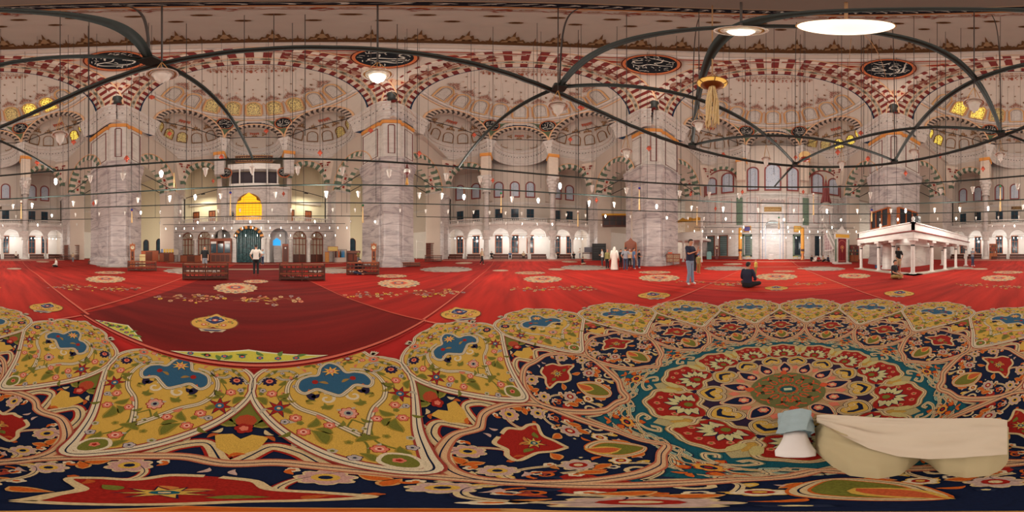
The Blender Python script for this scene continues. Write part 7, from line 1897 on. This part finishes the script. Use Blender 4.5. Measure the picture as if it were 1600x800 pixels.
def pose(kind,v=0):
    J=dict(pel=(0,0,.95),sp=(0,.0,1.13),ch=(0,.01,1.33),nk=(0,.0,1.47),hb=(0,-.005,1.555),hd=(0,-.01,1.635),
      sL=(-.185,0,1.41),sR=(.185,0,1.41),eL=(-.245,.03,1.13),eR=(.245,.03,1.13),wL=(-.235,-.05,.89),wR=(.235,-.05,.89),
      hL=(-.09,0,.92),hR=(.09,0,.92),kL=(-.10,-.02,.50),kR=(.10,-.02,.50),aL=(-.105,.02,.09),aR=(.105,.02,.09),tL=(-.12,-.13,.035),tR=(.12,-.13,.035))
    if kind=='walk': J.update(kL=(-.10,-.14,.52),aL=(-.10,-.18,.10),tL=(-.10,-.32,.04),kR=(.10,.06,.50),aR=(.10,.26,.16),tR=(.10,.16,.04),eL=(-.24,.10,1.15),wL=(-.22,.06,.92),eR=(.24,-.04,1.14),wR=(.22,-.20,.95))
    if kind=='phone': J.update(eR=(.24,-.12,1.16),wR=(.10,-.30,1.36),eL=(-.22,-.10,1.17),wL=(-.04,-.32,1.27),hb=(0,-.03,1.55),hd=(0,-.05,1.63),kL=(-.10,-.05,.51),aL=(-.13,.0,.09),tL=(-.17,-.13,.035),aR=(.12,-.04,.09),tR=(.12,-.20,.035))
    if kind=='hips': J.update(eL=(-.36,.08,1.16),wL=(-.17,-.06,1.0),eR=(.33,.06,1.14),wR=(.2,-.05,.92))
    if kind=='cross': J.update(eL=(-.24,-.06,1.15),wL=(.04,-.20,1.14),eR=(.24,-.06,1.15),wR=(-.04,-.22,1.10))
    if kind=='sit':    # cross legged on the floor
        d=.83
        for k in ('pel','sp','ch','nk','hb','hd','sL','sR','eL','eR','wL','wR'): x,y,z=J[k]; J[k]=(x,y,z-d)
        J.update(hd=(0,-.07,J['hd'][2]-.02),hb=(0,-.05,J['hb'][2]-.01),nk=(0,-.03,J['nk'][2]),ch=(0,.0,J['ch'][2]),sL=(-.18,-.02,.575),sR=(.18,-.02,.575),eL=(-.26,-.08,.32),eR=(.26,-.08,.32),wL=(-.12,-.30,.24),wR=(.12,-.30,.24),hL=(-.10,0,.11),hR=(.10,0,.11),kL=(-.33,-.26,.14),kR=(.33,-.26,.14),aL=(.07,-.36,.06),aR=(-.07,-.30,.07),tL=(.20,-.38,.04),tR=(-.20,-.34,.04))
    if kind=='sitL':   # legs stretched forward
        d=.83
        for k in ('pel','sp','ch','nk','hb','hd'): x,y,z=J[k]; J[k]=(x,y,z-d)
        J.update(sL=(-.18,-.02,.575),sR=(.18,-.02,.575),eL=(-.26,-.14,.36),eR=(.26,-.14,.36),wL=(-.12,-.38,.40),wR=(.12,-.38,.40),hL=(-.10,0,.11),hR=(.10,0,.11),kL=(-.16,-.40,.34),kR=(.16,-.40,.34),aL=(-.14,-.66,.07),aR=(.14,-.66,.07),tL=(-.15,-.80,.05),tR=(.15,-.80,.05))
    if kind=='bench':
        d=.47
        for k in ('pel','sp','ch','nk','hb','hd','sL','sR'): x,y,z=J[k]; J[k]=(x,y,z-d)
        J.update(eL=(-.23,-.08,.70),eR=(.23,-.08,.70),wL=(-.12,-.30,.58),wR=(.12,-.30,.58),hL=(-.09,0,.46),hR=(.09,0,.46),kL=(-.12,-.42,.48),kR=(.12,-.42,.48),aL=(-.11,-.40,.09),aR=(.11,-.40,.09),tL=(-.12,-.54,.04),tR=(.12,-.54,.04))
    if kind=='child': pass
    return J
def person(px,py,kind,shirt,trou,label,h=1.75,turn=0,hair=hairD,skin=skinM,sleeve=.55,short=False,robe=False,cap=None,shoes=None,r=None,z=None,grp=None,fat=1.0,scarf=False):
    x,y,zz=(P(px,py) if r is None else PD(px,r)); zz=zz if z is None else z
    k=h/1.75; a=face_cam(x,y)+turn
    o=empty('person',(x,y,zz+.016),a); o.scale=(k,k,k); tag(o,label,'person',group=grp)
    J=pose(kind); V=[];E_=[]; ix={}
    def add(n,r_,fr=None,pos=None):
        V.append((pos or J[n],r_)); ix[n]=len(V)-1
        if fr: E_.append((ix[fr],ix[n]))
    hs=J['hd']; 
    add('pel',.105*fat); add('sp',.085*fat,'pel'); add('ch',.095*fat,'sp'); add('nk',.052,'ch'); add('hb',.062,'nk'); add('hd',(.082,.098),'hb'); add('top',.06,'hd',(hs[0],hs[1]+.01,hs[2]+.075))
    add('nose',.014,'hd',(hs[0],hs[1]-.108,hs[2]-.012))
    for s,sg in (('L',-1),('R',1)):
        add('ear'+s,.013,'hd',(hs[0]+sg*.088,hs[1]+.012,hs[2]-.012))
        add('s'+s,.046,'ch'); add('e'+s,.038,'s'+s); add('w'+s,.026,'e'+s)
        e,w_=Vector(J['e'+s]),Vector(J['w'+s]); d=(w_-e).normalized(); side=d.cross(Vector((0,1,0)) if abs(d.y)<.8 else Vector((0,0,1))).normalized()
        pm=w_+d*.07; add('p'+s,(.030,.016),'w'+s,tuple(pm))
        for q in range(4):
            off=(q-1.5)*.021; ln=(.070,.082,.078,.062)[q]
            b=pm+side*off+d*.028; m_=b+d*ln*.5+Vector((0,-.006,0)); t=b+d*ln*.85+Vector((0,-.022,0))
            add('f%d'%q+s,.0095,'p'+s,tuple(b)); add('g%d'%q+s,.009,'f%d'%q+s,tuple(m_)); add('t%d'%q+s,.008,'g%d'%q+s,tuple(t))
        tb=w_+d*.03-side*.030*(1); add('th'+s,.011,'w'+s,tuple(tb+Vector((0,-.006,0)))); add('ti'+s,.009,'th'+s,tuple(tb+d*.045-side*.014))
        add('h'+s,.088*fat,'pel'); add('k'+s,.056,'h'+s); add('a'+s,.036,'k'+s); add('t'+s,.030,'a'+s)
    skinmesh('body',skin,V,E_,o,1)
    # clothing: lofted torso, tapered sleeves and trouser legs
    def limb(nm,m,pts,rad,n=12,sub=5):
        C_=[Vector(p) for p in pts]; P3=[];R3=[]
        for i in range(len(C_)-1):
            p0,p1,p2,p3=C_[max(i-1,0)],C_[i],C_[i+1],C_[min(i+2,len(C_)-1)]
            for q in range(sub):
                t=q/sub; P3.append(.5*(2*p1+(p2-p0)*t+(2*p0-5*p1+4*p2-p3)*t*t+(3*p1-p0-3*p2+p3)*t**3)); R3.append(rad[i]+(rad[i+1]-rad[i])*t)
        P3.append(C_[-1]); R3.append(rad[-1])
        g=MB(); g.tube(P3,[r_*(1+.035*sin(i*2.1)) for i,r_ in enumerate(R3)],n); return g.build(nm,m,o)
    seated=kind[:3]=='sit'
    def loft(nm,m,secs):
        g=MB(); N_=len(secs)-1
        def f(u,v):
            i=int(round(v*N_)); x_,y_,z_,w_,d_=secs[i]; a_=2*PI*u; ca,sa=cos(a_),sin(a_)
            return (x_+w_*math.copysign(abs(ca)**.8,ca),y_+d_*math.copysign(abs(sa)**.9,sa),z_)
        g.grid(f,24,N_); return g.build(nm,m,o)
    pz,cz,nz=J['pel'],J['ch'],J['nk']; sp_=Vector(pz).lerp(Vector(cz),.45); sh_=(Vector(J['sL'])+Vector(J['sR']))/2
    wd=abs(J['sR'][0]-J['sL'][0])/2; F_=fat
    if not robe:
        hem=pz[2]-(.0 if seated else .03)
        loft('shirt',shirt,[(pz[0],pz[1],hem,.172*F_,.128*F_),(pz[0],pz[1],hem+.06,.168*F_,.126*F_),(sp_.x,sp_.y,sp_.z-.02,.156*F_,.118*F_),(sp_.x,sp_.y,sp_.z+.06,.160*F_,.122*F_),(cz[0],cz[1],cz[2]-.06,.178*F_,.130*F_),(cz[0],cz[1],cz[2]+.02,.190*F_,.128*F_),(sh_.x,sh_.y,sh_.z+.0,wd*1.0,.105),(sh_.x,sh_.y,sh_.z+.035,wd*.78,.085),(nz[0],nz[1],nz[2]-.012,.092,.072),(nz[0],nz[1],nz[2]+.012,.062,.060),(nz[0],nz[1],nz[2]+.002,.050,.050)])
        for s in 'LR':
            S_,E__,W__=Vector(J['s'+s]),Vector(J['e'+s]),Vector(J['w'+s]); q=S_+Vector((-.05 if s=='R' else .05,0,.0))
            if sleeve>.8: limb('sleeve',shirt,[q,S_,E__,E__.lerp(W__,.9)],[.06,.072,.056,.042])
            else: limb('sleeve',shirt,[q,S_,S_.lerp(E__,.4),S_.lerp(E__,.78)],[.06,.074,.068,.062])
        top_=pz[2]+.06
        if seated: loft('trouser_seat',trou,[(pz[0],pz[1],.012,.12,.10),(pz[0],pz[1],.03,.185*F_,.15*F_),(pz[0],pz[1],.12,.185*F_,.145*F_),(pz[0],pz[1],.20,.16*F_,.12*F_),(pz[0],pz[1],.21,.05,.05)])
        else: loft('trouser_seat',trou,[(pz[0],pz[1],top_,.10,.06),(pz[0],pz[1],top_-.01,.158*F_,.116*F_),(pz[0],pz[1],pz[2]-.05,.172*F_,.128*F_),(pz[0],pz[1],pz[2]-.12,.168*F_,.122*F_),(pz[0],pz[1],pz[2]-.17,.10,.07),(pz[0],pz[1],pz[2]-.19,.02,.02)])
        for s in 'LR':
            H_,K_,A_=Vector(J['h'+s]),Vector(J['k'+s]),Vector(J['a'+s]); H_=H_+Vector((0,0,.0))
            if short: limb('trouser_leg',trou,[H_,H_.lerp(K_,.5),H_.lerp(K_,.92)],[.095,.092,.085])
            else: limb('trouser_leg',trou,[H_,H_.lerp(K_,.5),K_,K_.lerp(A_,.5),A_.lerp(K_,.02)],[.098*F_,.086,.070,.062,.056])
    else:
        g=MB()
        def f(u,v):
            a_=2*PI*u; zz_=1.485-1.43*v; w_=lerp(v,[(0,.055),(.02,.12),(.05,.195),(.10,.225),(.35,.205),(.6,.22),(1,.28)]); d_=lerp(v,[(0,.055),(.04,.10),(.12,.135),(.4,.15),(1,.22)]); fo=1+.05*v*sin(9*a_)
            return (w_*fo*cos(a_),d_*fo*sin(a_),zz_)
        g.grid(f,48,20); g.build('robe',shirt,o)
        for s in 'LR': limb('sleeve',shirt,[Vector(J['s'+s])*.7+Vector((0,0,.42)),Vector(J['s'+s])+Vector((0,0,-.01)),Vector(J['e'+s]),Vector(J['w'+s])],[.06,.088,.075,.07])
    for s in 'LR':
        if shoes:
            V=[];E_=[];ix={}; add('a'+s,.045); add('t'+s,.043,'a'+s); skinmesh('shoe',shoes,V,E_,o,1)
    # hair, cap or scarf; eyes and mouth
    g=MB(); c=hs
    if scarf: g.grid(lambda u,v:(c[0]+(.100+.035*v*v)*cos(2*PI*u)*sin(min(1,v*1.5)*PI/2),c[1]+.015+(.118+.03*v*v)*sin(2*PI*u)*sin(min(1,v*1.5)*PI/2),c[2]+.125-.36*v*v-.02*v),24,10); g.build('head_scarf',shirt,o)
    else:
        rt=.9 if hair is not None else .6
        def hf(u,v):
            a_=2*PI*u; sa=sin(a_); mx=(.42+.26*sa if sa>0 else .42+.15*sa)*PI; ph=mx*v
            return (c[0]+.091*cos(a_)*sin(ph)**.85,c[1]+.010+.106*sa*sin(ph)**.8,c[2]+.010+.108*cos(ph))
        g.grid(hf,24,8)
        g.build('hair' if cap is None else 'cap',cap or hair or hairG,o)
    fm_=mat('dark_features',(.05,.02,.02),.6)
    for sg in (-1,1): g=MB(); g.lathe([(0,-.006),(.009,0),(0,.006)],6,c[0]+sg*.032,c[1]-.089,xf=T(0,0,c[2]+.004)); g.build('eye',fm_,o)
    g=MB(); g.box(c[0]-.022,c[0]+.022,c[1]-.088,c[1]-.080,c[2]-.052,c[2]-.046); g.build('mouth',mat('lips',(.35,.14,.12),.5),o)
    return o
cl=lambda n,c: mat(n,c,.85,var=.10,scale=12)
wht=cl('white_cotton',C8(222,216,206)); blk=cl('black_cotton',C8(24,26,30)); nvy=cl('navy_cotton',C8(34,42,66)); gry=cl('grey_cotton',C8(130,134,142)); jns=cl('light_blue_jeans',C8(128,152,176)); djn=cl('dark_blue_jeans',C8(52,66,92)); bge=cl('beige_cotton',C8(190,170,140)); olv_=cl('olive_cotton',C8(140,132,80)); blu=cl('mid_blue_cotton',C8(74,104,142)); red_=cl('red_cotton',C8(170,36,34)); yel_=cl('yellow_green_cotton',C8(206,190,90)); khk=cl('khaki_cotton',C8(150,120,64)); lbl=cl('pale_blue_cotton',C8(168,190,200)); chr_=cl('charcoal_cotton',C8(66,68,72)); tel=cl('teal_cotton',C8(20,84,96)); wsh=cl('white_trainer',C8(220,220,220))
BK=PI   # turned so that the back is towards the camera
person(1078,445.5,'phone',nvy,jns,'man in navy tee and light jeans raising a phone, nearest standing figure',1.72,turn=.9,shoes=wsh)
person(1168,449.5,'sit',nvy,blk,'man in dark navy seated on the carpet with his back turned, child at his side',1.72,turn=BK-.5,sleeve=1,fat=1.05)
person(1181,430,'child_stand' if 0 else 'stand',yel_,olv_,'small child in yellow and green standing by the seated man',.88,turn=-1.2,fat=1.35,hair=mat('fair_hair',C8(180,130,80),.7))
person(1085,426,'cross',blk,blk,'person in long black clothes behind the man with the phone',1.6,turn=2.2,sleeve=1)
person(1091.5,428.5,'stand',olv_,khk,'child in khaki and a blue cap behind the man with the phone',1.22,turn=2.4,cap=blu)
person(1397,435.5,'sit',blk,khk,'man in a black tee seated on the carpet in front of the marble platform',1.75,turn=1.1)
person(1404,412,'hips',blk,bge,'man in a black tee and beige shorts standing beneath the platform',1.7,short=True,turn=.3,r=11.0,z=0.0)
person(1519.5,416.5,'phone',gry,djn,'man in a pale grey tee and dark blue jeans on the right carpet, head bowed',1.8,turn=.9,shoes=wsh)
person(400,431,'hips',wht,blk,'man in a white tee and black trousers seen from behind, left of the second rack',1.72,turn=BK)
person(320,424,'stand',blk,gry,'man in a black tee and grey shorts behind the first shoe rack',1.78,short=True,hair=hairG)
person(410.5,414.5,'cross',lbl,djn,'man in a pale blue shirt and dark jeans near the entrance portal',1.74,turn=-.8,cap=gry)
person(753,414,'walk',bge,blk,'man in a beige shirt and black trousers walking on the left carpet',1.74,turn=1.2,hair=hairG)
person(88,417.5,'sit',wht,blk,'man in a white shirt sitting on the grey medallion left of the leftmost pillar',1.7,turn=-1.4,sleeve=1)
person(114,409.8,'stand',bge,gry,'small figure in beige and grey standing by the far racks',1.25,turn=2.6,hair=hairG)
person(910,413.5,'sit',blk,bge,'person in black with beige trousers seated left of the standing group',1.72,turn=1.6,sleeve=1)
G='group of people standing before the third pillar'
person(941,417,'cross',wht,chr_,'man in a white shirt and charcoal trousers, left end of the standing group',1.76,turn=-1.7,grp=G)
person(949,421,'stand',olv_,blk,'bald man in an olive shirt beside the robed man',1.62,turn=-.6,hair=skinM,grp=G,sleeve=1)
person(960,422.5,'stand',wht,wht,'man in a long white robe and head scarf, back turned',1.80,turn=BK,robe=True,scarf=True,grp=G)
person(970,419.5,'stand',blk,blk,'person in a black tee between the robed man and the grey tee',1.68,turn=.6,grp=G)
person(977.5,423.5,'hips',gry,djn,'man in a grey tee and dark jeans with hands on hips, back turned',1.72,turn=BK,grp=G)
person(984,419,'stand',bge,blk,'man with a white cap in a beige shirt at the back of the group',1.7,turn=-.3,cap=wht,grp=G)
person(990.5,421,'stand',blu,djn,'man in a mid blue tee and dark jeans, right part of the group',1.74,turn=1.9,grp=G,shoes=wsh)
person(998.5,419.5,'cross',blk,djn,'person in a black tee at the right end of the standing group',1.62,turn=1.3,grp=G,shoes=wsh)
person(906,402,'cross',wht,gry,'man in a white shirt and grey trousers by the far left arcade door',1.72,turn=-1.3,r=25.5)
person(896.5,402,'bench',blk,blk,'dark figure seated before the big column of the left arcade, right of it',1.6,r=23.6)
B_='figures sitting on the arcade benches'
for px,c,l,zz in ((768,blk,'tiny figure in black on the left arcade bench',0),(797,blu,'tiny figure in blue on the left arcade bench',0),(872,blk,'dark figure on the bench right of the left big column',0),(818,bge,'pale clothed figure on the middle bench of the left arcade',0),(25,wht,'figure in white on the right arcade bench',0)): person(px,403,'bench',c,blk,l,1.6,r=23.9 if px>100 else 24.9)
M_='people sitting on the carpet beside the pulpit'
person(1268,408.5,'sit',blk,blk,'figure in black sitting left of the pulpit group',1.6,turn=.8,grp=M_,sleeve=1)
person(1274.5,409,'sit',wht,wht,'figure in white sitting in the pulpit group',1.65,turn=-.9,grp=M_,sleeve=1)
person(1279,408.5,'sit',red_,blk,'figure in red sitting in the pulpit group',1.5,turn=.2,grp=M_)
person(1286,409,'sitL',bge,blk,'figure with bare arms and dark trousers leaning in the pulpit group',1.6,turn=.9,grp=M_)
person(1293.5,409,'sit',nvy,blk,'figure in navy at the right end of the pulpit group',1.7,turn=1.2,grp=M_,sleeve=1)
person(1324,408,'bench',blk,blk,'dark figure seated before the bookcase by the pulpit',1.6,turn=2.4); person(1331.5,408,'sit',chr_,blk,'second dark figure seated before the bookcase by the pulpit',1.8,turn=2.8,sleeve=1)
person(560,409,'cross',olv_,gry,'person in olive standing beside the wooden booth',1.65,turn=-.8,r=19.5)
person(561.5,424,'sit',nvy,nvy,'person in navy seated behind the rack by the second pillar',1.75,turn=.2,r=9.6,sleeve=1)
person(364,340,'cross',tel,blk,'figure in teal leaning on the gallery rail by the orange window',1.6,turn=1.4,r=23.6,z=6.17)

# ------------------------------------------------------------------ one label each for look-alikes, told apart by where they hang or stand
MARKS=[(0,'the right gallery\'s middle'),(182,'the leftmost pillar'),(392,'the entrance portal'),(617,'the second pillar'),(808,'the left gallery\'s middle'),(1020,'the third pillar'),(1208,'the prayer niche'),(1395,'the rightmost pillar')]
ORD=['nearest','second','third','fourth','fifth','sixth','seventh','eighth','ninth','tenth','eleventh','twelfth','thirteenth','fourteenth','fifteenth','sixteenth']
SHORT={'thin vertical wires':'thin dark vertical wire','red wooden bead ornaments on wires':'red turned wooden bead ornament on a wire','slanting tan ropes':'thin slanting tan rope'}
def azpx(o):
    w_=o.matrix_world.translation if o.parent is None and o.matrix_world.translation.length>0 else o.location
    w_=o.location if o.location.length>0 else w_
    return ((math.degrees(math.atan2(w_.x,w_.y))+270.8)/.225)%1600
def relabel():
    bpy.context.view_layer.update(); by={}
    for o in SC.objects:
        if o.parent is None and o.get('category') and o.get('label'): by.setdefault(o['label'],[]).append(o)
    for l,os_ in by.items():
        if len(os_)<2: continue
        base=SHORT.get(os_[0].get('group',''),None)
        g_=os_[0].get('group','')
        if base is None:
            if 'cup lamps of the' in g_: base=('lit' if g_.startswith('lit') else 'unlit')+' glass cup lamp on the '+g_.split('of the ')[1].replace(' ring',' iron ring')
            elif g_.startswith('bulbs of the'): base='small bright bulb on the '+g_.split('of the ')[1].split(' ring')[0]+' iron ring'
            elif g_.startswith('bulbs behind'): base='small bright bulb '+g_[6:]
            elif g_.startswith('shoes'): base='pair of shoes in a low rack'
            elif g_.startswith('benches'): base='long dark wooden bench'
            elif g_.startswith('leaflet'): base='yellow leaflet display on the partition'
            elif 'book' in g_: continue
            else: base=' '.join(l.split(' ')[:7])
        cells={}
        for o in os_:
            px=azpx(o); best=min(MARKS,key=lambda m:min(abs(px-m[0]),1600-abs(px-m[0]))); d=(px-best[0]+800)%1600-800
            cells.setdefault((best[1],d>=0),[]).append((abs(d),o))
        for (mk,rt),lst in cells.items():
            lst.sort(key=lambda t:t[0])
            for i,(d,o) in enumerate(lst):
                if i<len(ORD): o['label']=base+', '+ORD[i]+' '+('right' if rt else 'left')+' of '+mk
relabel()
